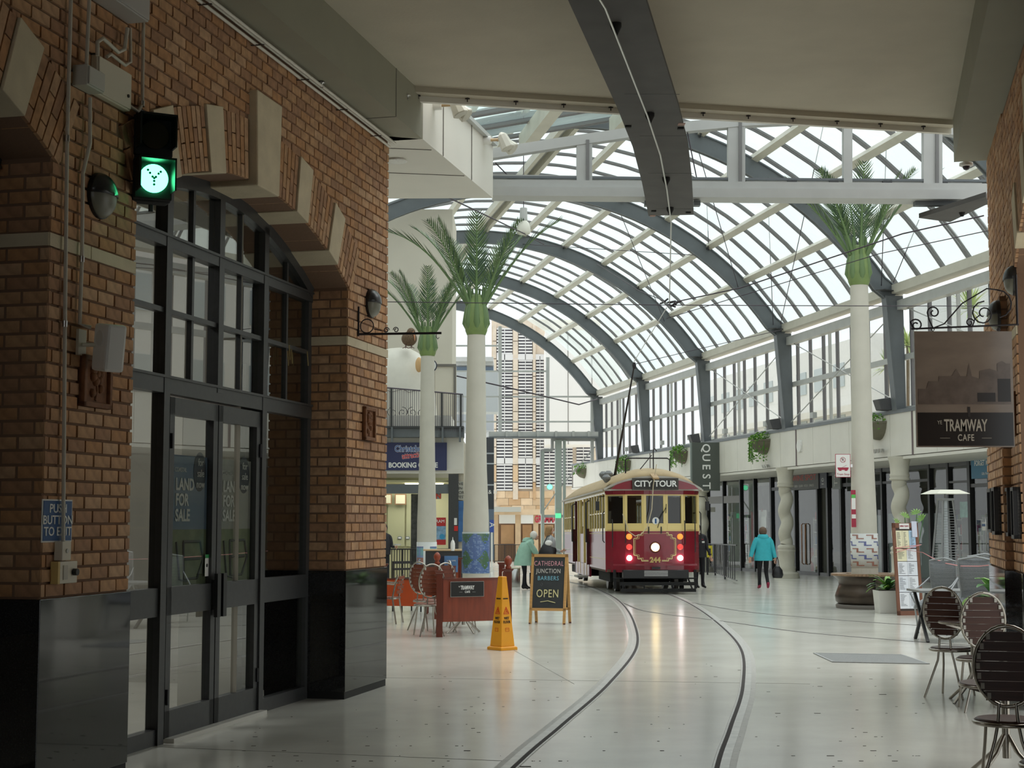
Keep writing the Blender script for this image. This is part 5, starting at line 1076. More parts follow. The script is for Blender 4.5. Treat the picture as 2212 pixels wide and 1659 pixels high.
# bird
bp = AY(884, 735, YB + .9); fe = mat('bird_brown', S(112, 92, 72), .9, noise=.4, nscale=40, bump=.6); o = thing('bird_sculpture', 'round brown bird sculpture with a long orange beak on the egg', 'sculpture', (bp.x, bp.y, AY(884, 750, YB + .9).z)); 
mb = MB(); mb.ball((0, 0, .26), .24, 20, 14, (1, 1, .95)); mb.ball((.06, -.06, .46), .13, 16, 10); mb.build('body', fe, o)
MB().tube([(.12, -.16, .44), (.17, -.2, .33), (.18, -.2, .18)], [.03, .02, .008], 8).build('beak', mat('beak_orange', S(214, 148, 106), .4), o)
for dx in (-.1, .08): 
    mb = MB(); mb.tube([(dx, -.05, .08), (dx, -.1, 0.0)], .02)
    for a in (-.8, 0, .8): mb.tube([(dx, -.1, .0), (dx + sin(a) * .12, -.1 - cos(a) * .1, -.05)], .012)
    mb.build('foot', mat('bird_foot', S(110, 84, 76), .6), o)
MB().ball((.1, -.17, .49), .015, 8, 6).build('eye', black, o)
ck = AY(930, 790, YB + .4); o = thing('round_clock', 'round white clock with dark rim, half hidden by the palm', 'clock', ck); MB().disc((0, 0, 0), .2, .06, 'y', 28).build('rim', navy, o); MB().disc((0, -.035, 0), .17, .02, 'y', 28).build('face', offw, o); MB().beam((0, -.05, 0), (.08, -.05, .08), .012, .01, (0, 1, 0)).beam((0, -.05, 0), (0, -.05, .13), .01, .01, (0, 1, 0)).build('hand', black, o)
ck = AY(905, 788, YB + .6); o = thing('orange_disc', 'orange teardrop shape peeking out left of the palm trunk', 'sculpture', ck); MB().ball((0, 0, 0), .16, 18, 12, (.7, .4, 1.45)).build('shape', mat('pale_orange', S(224, 182, 128), .5), o)
ir_ = AY(880, 900, YB + .3); o = thing('scroll_screen', 'black wrought iron scroll screen with white lattice behind the railing', 'ironwork', (ir_.x, ir_.y, AY(880, 922, YB).z))
for x, sg in ((-.45, 1), (-.15, -1), (.15, 1), (.42, -1)): MB().tube([(a, 0, b) for a, b in scroll(x, .45, .17, .03, 1.5 * sg, pi / 2)], .009, 5).build('scroll', iron, o)
MB().tube([(-.75, 0, .28), (0, 0, .31), (.7, 0, .28)], .014).build('top_bar', offw, o)
for k in range(6): MB().tube([(-.7 + k * .24, 0, .28), (-.82 + k * .24 + .06, 0, -.02)], .016).tube([(-.7 + k * .24, 0, .28), (-.7 + k * .24 + .04, 0, -.02)], .008).build('lattice_bar', offw, o)
# cream tower
def wbox(x0, x1, y0, y1, Y, dep): a, b = AY(x0, y0, Y), AY(x1, y1, Y); return MB().box(a.x, b.x, Y, Y + dep, b.z, a.z)
tw_ = thing('cream_tower', 'tall plain cream rendered tower behind the palms', 'building', (AY(900, 900, 50).x, 50, fz(50))); a = AY(700, 480, 50); b = AY(976, 930, 50); L_ = tw_.location
MB().box(a.x - L_.x, b.x - L_.x, 0, 3.5, 0, a.z + .6).build('wall', mat('cream_render', S(216, 210, 196), .8, noise=.03, nscale=1), tw_)
a, b = AY(940, 792, 49.7), AY(985, 936, 49.7); MB().box(a.x - L_.x, b.x - L_.x, -.3, 0, b.z - L_.z, a.z - L_.z).build('side_panel', mat('cream_render', S(216, 210, 196)), tw_); MB().box(AY(830, 0, 49.6).x - L_.x, b.x - L_.x, -.36, -.3, a.z - L_.z, a.z - L_.z + .08).build('panel_cap', seam, tw_); MB().box(b.x - L_.x - .08, b.x - L_.x, -.36, -.3, b.z - L_.z, a.z - L_.z).build('edge_post', seam, tw_)
a, b = AY(1001, 938, 50), AY(980, 1230, 50); MB().box(a.x - L_.x - 6, a.x - L_.x, .5, 3, 0, 4.5).build('base_wall', plaster, tw_)
# ---- glazed end wall grid at the last rib, canopy beam, sliding portal
ew = bpy.data.objects.new('window_5', None); C.objects.link(ew); ew.location = AOV; ew.rotation_euler = (0, 0, AA); ew['kind'] = 'structure'; ew['label'] = 'open glazed grid of light grey bars closing the far end of the vault'
SE = 79.2
def EP(x, y): v = ray(x, y); dx, dy = -sin(AA), cos(AA); t = (SE + 0 + (AO[0] * dx)) / (v.x * dx + v.y * dy); p = Vector((0, 0, EYE)) + v * t; return cl(p)
for x, y0, y1 in ((981, 660, 940), (1080, 705, 935), (1183, 772, 935), (1279, 855, 1000)): a, b = EP(x, y0), EP(x, y1); MB().beam(a, b, .16, .14, (0, 1, 0)).build('mullion', lsteel, ew)
for y, x1 in ((747, 1080), (802, 1182), (857, 1280), (911, 1280)): a, b = EP(972, y), EP(x1, y); MB().beam(a, b, .1, .08).build('transom', lsteel, ew)
a, b = EP(1052, 939), EP(1287, 939); MB().beam(a + Vector((0, -.2, 0)), b + Vector((0, -.2, 0)), .7, .24).build('canopy_beam', lsteel, ew); MB().beam(a + Vector((0, -.2, -.16)), b + Vector((0, -.2, -.16)), .9, .06).build('canopy_flange', steel, ew)
for x in (1090, 1117, 1157, 1196, 1233, 1266): p = EP(x, 939); MB().cb(p + Vector((0, -.6, 0)), (.12, .06, .3)).build('canopy_clip', lsteel, ew)
for x, w, y0 in ((1206, .32, 950), (1219, .12, 950), (1172, .14, 975)): a, b = EP(x, y0), EP(x, 1215); MB().beam(a, b, w, .2, (0, 1, 0)).build('portal_post', mat('portal_green_grey', S(170, 180, 174), .5), ew)
for pts in (((1193, 945), (1193, 973), (1170, 973), (1170, 1110)), ((1193, 950), (1285, 950)), ((1170, 1115), (1215, 1115))):
    P = [EP(*q) for q in pts]
    for a, b in zip(P[:-1], P[1:]): MB().beam(a, b, .14, .14, (0, 1, .01)).build('portal_frame', mat('portal_grey', S(168, 170, 170), .5), ew)
for q in (((1172, 1106), (1200, 1065), (1285, 965)), ((1195, 1020), (1204, 1030))): rod(ew, [EP(*p_) for p_ in q], .03, lsteel, 'brace')
o = thing('exit_sign', 'small green exit sign on the far portal', 'sign', Aw(*EP(1203, 1114)[:2], EP(1203, 1114).z), AA); MB().cb((0, -.3, 0), (.28, .06, .24)).build('panel', mat('exit_green', S(60, 150, 90), .5, emit=(.1, .6, .3), estr=.8), o)
o = thing('green_signal', 'distant round green signal lamp on the far portal', 'signal light', Aw(*EP(1186, 1052)[:2], EP(1186, 1052).z), AA); MB().disc((0, -.2, 0), .13, .05, 'y').build('lens', mat('far_green', S(80, 230, 160), .5, emit=(.15, .9, .45), estr=1.5), o); MB().disc((0, -.15, 0), .16, .05, 'y').build('ring', alu, o)
# ---- far buildings beyond the end
sand = [mat('sandstone_%d' % k, S(*c), .85, noise=.1, nscale=2) for k, c in enumerate(((214, 186, 152), (226, 200, 168), (202, 168, 130), (222, 208, 190)))]
YF = 104.0; fb = thing('louvred_building', 'large sandstone building with tall banks of white louvres', 'building', (AY(1150, 1100, YF).x, YF, fz(YF))); fo = fb.location
def fbx(nm, m, x0, y0, x1, y1, d0=-.3, d1=0, par=None): a, b = AY(x0, y0, YF), AY(x1, y1, YF); return MB().box(a.x - fo.x, b.x - fo.x, d0, d1, b.z - fo.z, a.z - fo.z).build(nm, m, par or fb)
fbx('wall', sand[3], 1062, 690, 1300, 1230, 0, 6)
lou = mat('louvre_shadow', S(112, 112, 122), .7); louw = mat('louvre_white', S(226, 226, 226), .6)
for x0, x1, y0, y1 in ((1073, 1107, 712, 1060), (1120, 1150, 712, 1056), (1158, 1175, 770, 1052), (1175, 1199, 968, 1050), (1213, 1237, 950, 1050), (1245, 1275, 950, 1000)):
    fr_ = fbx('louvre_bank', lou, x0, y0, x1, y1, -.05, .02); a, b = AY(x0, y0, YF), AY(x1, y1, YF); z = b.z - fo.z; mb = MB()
    while z < a.z - fo.z: mb.box(a.x - fo.x, b.x - fo.x, -.2, -.1, z, z + .11); z += .21
    mb.build('louvre_blade', louw, fb, kind='stuff')
    fbx('louvre_divider', louw, (x0 + x1) / 2 - .8, y0, (x0 + x1) / 2 + .8, y1, -.24, -.1)
for y in (766, 990): fbx('floor_band', louw, 1073, y, 1175, y + 12, -.24, -.1)
for x0, x1 in ((1064, 1072), (1108, 1119), (1151, 1157)):
    for k, y in enumerate(range(700, 1060, 38)): fbx('stone', sand[(k * 3 + x0) % 4 if y > 1000 else 3], x0, y + .6, x1, y + 37, -.26, 0)
for r_ in range(3):
    x = 1066 + r_ * 7
    while x < 1200: w = 26; fbx('stone', sand[(int(x) + r_) % 3], x, 1061 + r_ * 15.6, min(x + w - .6, 1203), 1076 + r_ * 15.6, -.15, 0); x += w
wb = thing('white_building', 'white panelled building wall right of the louvres', 'building', (AY(1240, 1100, 98).x, 98, fz(98)))
a, b = AY(1178, 780, 98), AY(1340, 960, 98); MB().box(a.x - wb.location.x, b.x - wb.location.x, 0, 4, b.z - wb.location.z, a.z + 2 - wb.location.z).build('wall', mat('white_far', S(240, 238, 234), .7), wb)
for f in (.3, .62): MB().box(a.x - wb.location.x + (b.x - a.x) * f, a.x - wb.location.x + (b.x - a.x) * f + .04, -.02, 0, b.z - wb.location.z, a.z + 2 - wb.location.z).build('joint', seam, wb)
gb = thing('grey_roof_building', 'distant grey rooftop with horizontal bands between the palms', 'building', (AY(1030, 900, 92).x, 92, fz(92))); go = gb.location
def gbx(nm, m, x0, y0, x1, y1, d0=0, d1=3): a, b = AY(x0, y0, 92), AY(x1, y1, 92); MB().box(a.x - go.x, b.x - go.x, d0, d1, b.z - go.z, a.z - go.z).build(nm, m, gb)
gbx('block', mat('blue_grey_wall', S(170, 176, 182), .7), 985, 790, 1066, 930, 0, 3); gbx('roof_slab', lsteel, 985, 774, 1066, 783, -.8, 3); gbx('band', lsteel, 985, 783, 1066, 790, -.3, 0); gbx('window_band', mat('far_window', S(96, 112, 130), .2), 985, 793, 1066, 812, -.1, 0)
gbx('grey_box', mat('box_blue_grey', S(178, 184, 186), .6), 985, 823, 1085, 905, -6, -4)
db = thing('dark_shopfront', 'narrow dark shopfront strip between the large palm and the sandstone', 'shopfront', (AY(1062, 1100, 70).x, 70, fz(70))); do_ = db.location
def dbx(nm, m, x0, y0, x1, y1, d0=0, d1=.3): a, b = AY(x0, y0, 70), AY(x1, y1, 70); MB().box(a.x - do_.x, b.x - do_.x, d0, d1, b.z - do_.z, a.z - do_.z).build(nm, m, db)
dbx('glazing', mat('dark_glazing', S(64, 68, 74), .15), 1040, 945, 1067, 1100); dbx('sign_board', mat('sign_slate', S(96, 110, 128), .5), 1052, 1100, 1067, 1210)
for y in (978, 1000, 1046): dbx('band', mat('blue_grey_wall', S(170, 176, 182)), 1050, y, 1067, y + 3, -.03, 0)
text('lettering', '& H', .25, white_t, db, (.05, -.04, AY(1062, 1063, 70).z - do_.z), FR)
# far shops under the sandstone
fs_ = thing('far_shops', 'row of pale stone shop bays with white blinds at the far end', 'shopfront', (AY(1140, 1200, 90).x, 90, fz(90))); fso = fs_.location
def fsx(nm, m, x0, y0, x1, y1, d0=0, d1=.4): a, b = AY(x0, y0, 90), AY(x1, y1, 90); MB().box(a.x - fso.x, b.x - fso.x, d0, d1, b.z - fso.z, a.z - fso.z).build(nm, m, fs_)
fsx('lintel', sand[1], 1055, 1100, 1205, 1112, -.1, .4); fsx('back_wall', mat('shop_brown', S(132, 104, 80), .8), 1055, 1110, 1205, 1215, 1.2, 1.4)
for x0, x1 in ((1066, 1076), (1113, 1125), (1152, 1163), (1199, 1206)): fsx('pier', sand[0], x0, 1105, x1, 1212)
for x0, x1 in ((1078, 1113), (1125, 1152), (1163, 1199)): fsx('blind', offw, x0, 1108, x1, 1131, -.05, .05); fsx('shop_wall', sand[2], x0 + 4, 1134, x1 - 3, 1175, .8, .9)
text('lettering', 'GRAMMAR', .55, mat('far_red', S(190, 50, 70), .6), fs_, (AY(1182, 1121, 90).x - fso.x, -.08, AY(1182, 1122, 90).z - fso.z), FR, sx=.55, bold=.02)
fsx('awning', mat('awning_grey', S(196, 196, 188), .6), 1050, 1096, 1125, 1106, -3, 0)
o, w, h = bsign('parking_sign', 'small blue and white post sign beside the large palm', 'sign', 1058, 1123, 1067, 1150, 0, mat('sign_post_blue', S(60, 86, 170), .5), Y=62); MB().beam((0, .03, -h / 2), (0, .03, -h / 2 - 1.6), .07, .04, (0, 1, 0)).build('post', offw, o); text('lettering', 'A', .3, white_t, o, (0, -.01, .05), (pi / 2, pi / 2, 0))
# black railing beyond the café
def railing(lb, pts, h, n, post=(), m=None, name='railing'):
    P = [GR(x, y) for x, y in pts]; o = thing(name, lb, 'railing', P[0]); P = [p - o.location for p in P]; T = [p + Vector((0, 0, h)) for p in P]
    MB().tube(T, .022, 6).build('handrail', black, o); MB().tube([p + Vector((0, 0, .1)) for p in P], .015, 5).build('bottom_rail', black, o)
    for i in range(len(P) - 1):
        for k in range(n):
            f = k / n; a, b = P[i].lerp(P[i + 1], f), T[i].lerp(T[i + 1], f); r_ = .028 if k % 6 == 0 else .012; MB().beam(a + Vector((0, 0, 0 if k % 6 == 0 else .1)), b, r_ * 2, r_ * 2, (0, 1, 0)).build('baluster' if k % 6 else 'post', black, o)
    return o
railing('black steel railing behind the café chairs on the left', [(800, 1260), (903, 1260), (978, 1259)], 1.0, 18); railing('black steel railing between the large palm and the mint jacket', [(1003, 1217), (1068, 1216), (1128, 1216)], 1.0, 16)
ro = railing('black stair railing with a yellow notice beside the tram', [(1512, 1241), (1545, 1243), (1592, 1262)], 1.12, 12)
p = GR(1533, 1243); o = thing('yellow_notice', 'small yellow notice tied to the black railing', 'notice', (p.x, p.y - .06, .62)); MB().cb((0, 0, 0), (.2, .01, .42)).build('sheet', mat('notice_yellow', S(222, 206, 60), .5), o); MB().cb((0, -.008, .03), (.08, .004, .16)).cb((0, -.008, -.1), (.13, .004, .05)).build('symbol', black, o)
# white building blocks and plants behind the gallery glass
for k, (s0, s1, u, z1, c, lb) in enumerate(((12, 50, 7.5, 14, (226, 224, 218), 'white building wall seen through the gallery glass nearest the palm'), (51, 66, 11, 11, (214, 216, 216), 'pale grey building seen through the middle gallery glass'), (67, 92, 9.5, 10, (232, 230, 226), 'white banded building seen through the far gallery glass'))):
    o = thing('gallery_building', lb, 'building', Aw(u, s0, 4.7), AA); MB().box(0, 4, 0, s1 - s0, 0, z1 - 4.7).build('wall', mat('far_wall_%d' % k, S(*c), .8, noise=.03), o); n = int((s1 - s0) / 2.4)
    for j in range(n):
        for zz in (.6, 3.2): MB().box(-.05, .05, .6 + j * 2.4, 1.9 + j * 2.4, zz, zz + (1.3 if zz < 1 else 1.1)).build('window_pane', mat('far_window_pale', S(176, 186, 188), .2), o)
    if k == 0: MB().box(-.3, -.2, 3, 12, 4.1, 5.4).build('louvre_screen', mat('louvre_grey_pale', S(176, 180, 178), .6), o)
    if k == 2: MB().box(-.6, 0, 0, s1 - s0, 1.9, 2.2).build('balcony_band', white, o)
yg = [mat('yucca_%d' % k, S(*c), .5) for k, c in enumerate(((176, 196, 110), (148, 176, 92), (200, 212, 140)))]
def yucca(lb, x, y, u, R_, h):
    a = AP(x, y, u); o = thing('yucca', lb, 'plant', Aw(u, a[1], 4.72)); H_ = a[2] - 4.72; rp = random.Random(int(x)); MB().lathe([(.22, 0), (.26, .3), (.24, .32)], 14).build('pot', mat('pot_red', S(160, 70, 70), .6), o); MB().tube([(0, 0, .3), (.05, 0, H_)], .05).build('stem', mat('yucca_stem', S(120, 104, 80), .8), o); mb = MB()
    for k in range(90):
        az = rp.uniform(0, 2 * pi); el = rp.uniform(-.5, 1.45); L = R_ * rp.uniform(.7, 1.1); d = Vector((cos(az) * cos(el), sin(az) * cos(el), sin(el))); w = d.cross(Vector((0, 0, 1))).normalized() * .025; p0 = Vector((.05, 0, H_)); mb.mi = rp.randrange(3); mb.add([p0 - w, p0 + d * L * .5 - w + Vector((0, 0, .02)), p0 + d * L - Vector((0, 0, .1 * L)), p0 + d * L * .5 + w + Vector((0, 0, .02)), p0 + w], [(0, 1, 2, 3, 4)])
    mb.build('leaves', yg, o, kind='stuff', fixn=False)
yucca('bright spiky yucca behind the glass next to the brick pier', 2092, 668, 2.5, .9, 2); yucca('spiky yucca behind the slate column nearest the palm', 1958, 748, 2.2, .8, 2); yucca('dim spiky plant behind the gallery glass left of the palm trunk', 1915, 795, 4, .8, 2)
# ================================================================ tram
tred = mat('tram_maroon', S(132, 26, 42), .22, coat=.5, noise=.05); tcream = mat('tram_cream', S(232, 208, 138), .3, coat=.3); troof = mat('tram_roof_canvas', S(176, 154, 118), .7, noise=.1, nscale=4); tgut = mat('tram_gutter_grey', S(190, 184, 176), .5)
tdark = mat('tram_interior_brown', S(84, 56, 38), .6); gold = mat('gold_lining', S(230, 214, 150), .4); tglass = glassmat('tram_glass', (.70, .72, .70), .03, .01, fk=.45); pink = mat('tram_maroon_side', S(120, 34, 50), .3, coat=.12, spec=.4)
T = thing('tram', 'dark red and cream vintage tram with City Tour headboard and number 244', 'tram', (3.40, 36.75, 0), .045); T.rotation_euler = (-.009, 0, .045)
WT = 1.13; NOD = [(-WT, .5), (-.98, .22), (-.70, .09), (-.26, 0), (.26, 0), (.70, .09), (.98, .22), (WT, .5)]
ZS, ZW, ZSill, ZWT, ZE = .50, 1.475, 1.66, 2.32, 2.46
def wallseg(mb, P, Q, z0, z1, th=.04, o=0):
    P = Vector((*P, 0)); Q = Vector((*Q, 0)); d = (Q - P).normalized(); n = Vector((d.y, -d.x, 0)); a, b = P + n * o, Q + n * o; c, e = b - n * th, a - n * th
    mb.hexa([(a.x, a.y, z0), (b.x, b.y, z0), (c.x, c.y, z0), (e.x, e.y, z0), (a.x, a.y, z1), (b.x, b.y, z1), (c.x, c.y, z1), (e.x, e.y, z1)])
LT = 13.4; REAR = [(x, LT - y) for x, y in NOD]
def lerp2(P, Q, f): return (P[0] + (Q[0] - P[0]) * f, P[1] + (Q[1] - P[1]) * f)
def tram_end(nd, front):
    seq = nd if front else nd[::-1]; mb = MB()
    for P, Q in zip(seq[:-1], seq[1:]): wallseg(mb, P, Q, ZS, ZW)
    mb.build('front_dash' if front else 'rear_dash', tred, T)
    mb = MB()
    for P, Q in zip(seq[:-1], seq[1:]): wallseg(mb, P, Q, ZWT + .03, ZE, .05, .012)
    mb.build('header_band', tred, T)
    # window facets: join nodes 0-1-2 as side lights
    fac = [(seq[0], seq[2]), (seq[2], seq[3]), (seq[3], seq[4]), (seq[4], seq[5]), (seq[5], seq[7])]
    for i, (P, Q) in enumerate(fac):
        m_ = MB(); L = sqrt((P[0] - Q[0]) ** 2 + (P[1] - Q[1]) ** 2); f = .05 / L
        wallseg(m_, P, Q, ZW, ZSill, .05); wallseg(m_, P, Q, ZWT, ZWT + .05, .05)
        wallseg(m_, P, lerp2(P, Q, f * 1.1), ZSill, ZWT, .06, .01); wallseg(m_, lerp2(P, Q, 1 - f * 1.1), Q, ZSill, ZWT, .06, .01); m_.build('window_frame', tcream, T)
        g = MB(); wallseg(g, lerp2(P, Q, f), lerp2(P, Q, 1 - f), ZSill, ZWT, .006, -.03); g.build('windscreen', tglass, T)
        m2 = MB(); wallseg(m2, lerp2(P, Q, .1), lerp2(P, Q, .9), ZW + .03, ZSill - .03, .01, .008); m2.build('sill_panel', tcream, T)
tram_end(NOD, True); tram_end(REAR, False)
MB().box(-WT + .03, WT - .03, .3, LT - .3, .5, .56).build('floor_pan', tdark, T)
# side walls
for sx in (-1, 1):
    x = sx * WT
    def sw(mb, y0, y1, z0, z1, th=.05, o=0): mb.box(min(x + sx * o, x - sx * th), max(x + sx * o, x - sx * th), y0, y1, z0, z1)
    for y0, y1, z0, z1, nm in ((.5, 4.5, .55, ZW, 'side_panel'), (9, LT - .5, .55, ZW, 'side_panel'), (4.55, 8.95, .28, .62, 'centre_skirt'), (6.2, 7.3, .6, 1.42, 'centre_panel')): mb = MB(); sw(mb, y0, y1, z0, z1); mb.build(nm, pink, T)
    mb = MB(); sw(mb, .5, LT - .5, ZWT + .05, ZE); mb.build('letterboard', tcream, T)
    mb = MB()
    for z in (ZW - .06, .80): sw(mb, .5, 4.5, z, z + .012, 0, .004); sw(mb, 9, LT - .5, z, z + .012, 0, .004)
    mb.build('lining', gold, T)
    ys = [.5 + k * .667 for k in range(7)] + [9 + k * .65 for k in range(7)]
    for k, y in enumerate(ys):
        m_ = MB(); sw(m_, y - .035, y + .035, ZW, ZWT + .06, .05, .012); m_.build('window_pillar', tcream, T)
        if k not in (6, 13):
            y2 = ys[k + 1]; m_ = MB(); sw(m_, y, y2, ZW, ZW + .07, .04); m_.build('window_sill', tcream, T); m_ = MB(); sw(m_, y, y2, 1.9, 1.93, .03); m_.build('window_bar', tcream, T)
            g = MB(); g.box(x - sx * .03, x - sx * .024, y + .03, y2 - .03, ZW + .07, ZWT + .05); g.build('side_window', tglass, T)
    for y in (4.6, 5.4, 6.2, 7.3, 8.1, 8.9):
        m_ = MB(); sw(m_, y - .03, y + .03, .3, ZWT + .06, .06, .01); m_.build('door_post', tcream if y not in (4.6, 8.9) else mat('tram_dark_maroon', S(74, 14, 24), .3), T)
    for y in (4.45, 4.62, 8.85, 9.05):
        MB().tube([(x + sx * .01, y, 1.15), (x + sx * .09, y, 1.2), (x + sx * .09, y, 2.25), (x + sx * .01, y, 2.3)], .016, 6).build('grab_rail', black, T)
    for y in (4.53, 8.95): MB().box(min(x, x + sx * .08), max(x, x + sx * .08), y - .05, y + .05, .6, 1.55).build('door_pillar', mat('tram_dark_maroon', S(74, 14, 24)), T)
    MB().box(min(x, x + sx * .28), max(x, x + sx * .28), 5.0, 6.1, .24, .29).build('step_board', mat('step_board_grey', S(150, 148, 142), .5), T)
    MB().tube([(x + sx * .02, .52, 1.2), (x + sx * .06, .52, 1.25), (x + sx * .06, .52, 1.9), (x + sx * .02, .52, 1.95)], .014, 6).build('grab_rail', black, T)
    MB().tube([(x, .6, 2.32), (x + sx * .16, .45, 2.3), (x + sx * .2, .4, 2.2)], .012).build('mirror_arm', black, T); MB().cb((x + sx * .2, .4, 2.08), (.09, .07, .22)).build('mirror', black, T)
# seats and interior partitions
MB().box(-WT + .05, WT - .05, 4.4, 4.45, .56, 1.5).box(-WT + .05, -.35, 4.4, 4.45, 1.5, 2.4).box(.35, WT - .05, 4.4, 4.45, 1.5, 2.4).build('bulkhead', tdark, T)
MB().box(-WT + .05, -.3, 1.15, 1.2, .56, 2.3).box(.3, WT - .05, 1.15, 1.2, .56, 2.3).build('cab_bulkhead', tdark, T)
for k in range(8): y = (1.7, 2.5, 3.3, 5.2, 8.2, 9.6, 10.5, 11.4)[k]; [MB().box(a, a + .8, y, y + .42, .56, 1.0).box(a, a + .8, y + .38, y + .44, 1.0, 1.55).build('seat', mat('seat_cream_wood', S(214, 180, 110), .5), T) for a in (-1.05, .25)]
MB().lathe([(.1, .56), (.1, 1.45), (.16, 1.5), (.16, 1.58)], 14, (.35, .3, 0)).build('controller', black, T)
# roof: lofted canopy
rows = [(-.12, .0, .0), (-.10, .30, .0), (.05, .42, .01), (.35, .50, .02), (.9, .55, .03), (2.0, .56, .03), (6.7, .56, .03), (LT - 2, .56, .03), (LT - .9, .55, .03), (LT - .35, .5, .02), (LT - .05, .42, .01), (LT + .1, .3, 0)]
vs = []; NX = 20; fs = []
def roofz(x, h): q = abs(x) / 1.2; return ZE + h * (1 - q ** 2.4) if q < 1 else ZE
for y, h, e in rows[1:]:
    for k in range(NX + 1): x = -1.2 + 2.4 * k / NX; yy = y + (abs(x / 1.2) ** 2.2) * (.46 if y < .3 else (-.46 if y > LT - .3 else 0)) * (1 if (y < .06 or y > LT - .06) else .4); vs.append((x, yy, roofz(x, h)))
for i in range(len(rows) - 2):
    for k in range(NX): fs.append((i * (NX + 1) + k, i * (NX + 1) + k + 1, (i + 1) * (NX + 1) + k + 1, (i + 1) * (NX + 1) + k))
mb = MB(); mb.smooth = True; mb.add(vs, fs); rf = mb.build('roof_canopy', troof, T); sm = rf.modifiers.new('t', 'SOLIDIFY'); sm.thickness = .03; sm.offset = -1
mb = MB()
for P, Q in zip(NOD[:-1], NOD[1:]): wallseg(mb, (P[0] * 1.07, P[1] - .06), (Q[0] * 1.07, Q[1] - .06), ZE - .02, ZE + .015, .14)
mb.box(-1.24, -1.1, .4, LT - .4, ZE - .02, ZE + .02).box(1.1, 1.24, .4, LT - .4, ZE - .02, ZE + .02); mb.build('gutter', tgut, T)
ty = [(-1.05, ZE + .01), (1.05, ZE + .01)] + [(x, roofz(x, .30) - .03) for x in [.95, .8, .6, .4, .2, 0, -.2, -.4, -.6, -.8, -.95]]
MB().prism(ty, -.06, .06, 'y').build('tympanum', tred, T)
mb = MB()
for k in range(16):
    x0 = -1.17 + 2.34 * k / 16; x1 = x0 + 2.34 / 16; f = lambda x: -.13 + (abs(x / 1.2) ** 2.2) * .46; mb.beam((x0, f(x0), roofz(x0, .30) - .005), (x1, f(x1), roofz(x1, .3) - .005), .05, .05)
mb.build('roof_edge', tgut, T)
mb = MB(); mb.box(-.55, .55, -.17, -.08, ZE - .01, ZE + .27); mb.build('headboard', mat('headboard_frame', S(70, 66, 60), .5), T); MB().box(-.50, .50, -.178, -.17, ZE + .025, ZE + .235).build('headboard_face', mat('headboard_black', S(48, 46, 44), .5), T)
text('lettering', 'CITY TOUR', .20, white_t, T, (0, -.182, ZE + .13), FR, bold=.005, sx=.98)
MB().box(-.12, .02, -.1, .5, ZE + .30, ZE + .34).build('trolley_plank', mat('plank_tan', S(170, 140, 100), .6), T).rotation_euler = (radians(12), 0, 0)
# roof gear
mb = MB(); mb.tube([(-.62, .6, ZE + .4), (-.62, .6, ZE + .74), (-.56, .6, ZE + .78), (.4, .6, ZE + .78), (.46, .6, ZE + .74), (.46, .6, ZE + .4)], .018, 6); mb.build('trolley_rail', iron, T)
mb = MB(); mb.tube([(.02, .3, ZE + .5), (.02, .3, ZE + .95), (.05, .28, ZE + 1.0), (.1, .26, ZE + .93)], .014); mb.tube([(-.3, .3, ZE + .5), (-.02, .3, ZE + .84)], .012); mb.build('trolley_hook', iron, T)
for dx, dy, dz in ((-.98, 1.6, .3), (-.86, 2.2, .42), (-.95, 2.6, .42)): MB().lathe([(.04, -.08), (.11, .02), (.11, .06), (.05, .12)], 10, (dx, dy, ZE + dz), sm=False).build('roof_lamp', mat('lamp_grey', S(120, 122, 124), .5), T)
Rb = Vector((-.50, 4.0, ZE + .5)); W_ = Matrix.Translation(T.location) @ Euler((-.009, 0, .045)).to_matrix().to_4x4(); tip = W_.inverted() @ AY(1370, 790, 37.5)
MB().tube([Rb, tip], [.035, .018], 8).build('trolley_pole', iron, T); MB().lathe([(.03, -.08), (.05, 0), (.03, .08)], 8, tip).build('trolley_head', iron, T); MB().tube([Rb - Vector((.2, 0, .02)), Rb + Vector((.2, 0, -.02))], .05).build('trolley_base', iron, T)
def tl(x, y, d=-.25): p = AY(x, y, 36.75 + d); return W_.inverted() @ p
MB().tube([tl(1418, 1003), tl(1411, 1050), tl(1408, 1100), tl(1398, 1140), tl(1385, 1154), tl(1372, 1158), tl(1358, 1148), tl(1345, 1110)] , .011, 6).build('trolley_rope', mat('rope', S(206, 192, 166), .9), T)
# front fittings
def glow(nm, m, x, z, r_, d=.05): MB().lathe([(r_, 0), (r_ * .95, .03), (r_ * .6, .05), (.01, .06)], 20).build(nm, m, T, loc=(x, 0, z)).rotation_euler = (pi / 2, 0, 0)
for x in (-.61, .61): 
    yy = .065; 
    for z, nm, m, r_ in ((1.345, 'amber_lamp', mat('amber_lens', S(240, 130, 40), .3, emit=(.9, .3, .05), estr=.6), .062), (1.1, 'red_lamp', mat('red_lens', S(220, 50, 50), .3, emit=(.8, .08, .06), estr=.5), .062)):
        o = MB().lathe([(r_ * 1.15, 0), (r_ * 1.15, .02), (r_, .03), (r_ * .6, .05), (.01, .055)], 18).build(nm, m, T, loc=(x, yy, z)); o.rotation_euler = (pi / 2, 0, 0)
    o = MB().lathe([(.06, 0), (.065, .03), (.05, .06), (.01, .065)], 18).build('fog_lamp', mat('lamp_lit_white', S(255, 255, 255), .3, emit=(1, .98, .98), estr=8), T, loc=(x, .065, .84)); o.rotation_euler = (pi / 2, 0, 0)
o = MB().lathe([(.13, 0), (.13, .03), (.105, .05), (.105, .04)], 24).build('headlight_ring', mat('headlight_ring', S(120, 70, 50), .3, metal=.6), T, loc=(0, 0, 1.095)); o.rotation_euler = (pi / 2, 0, 0)
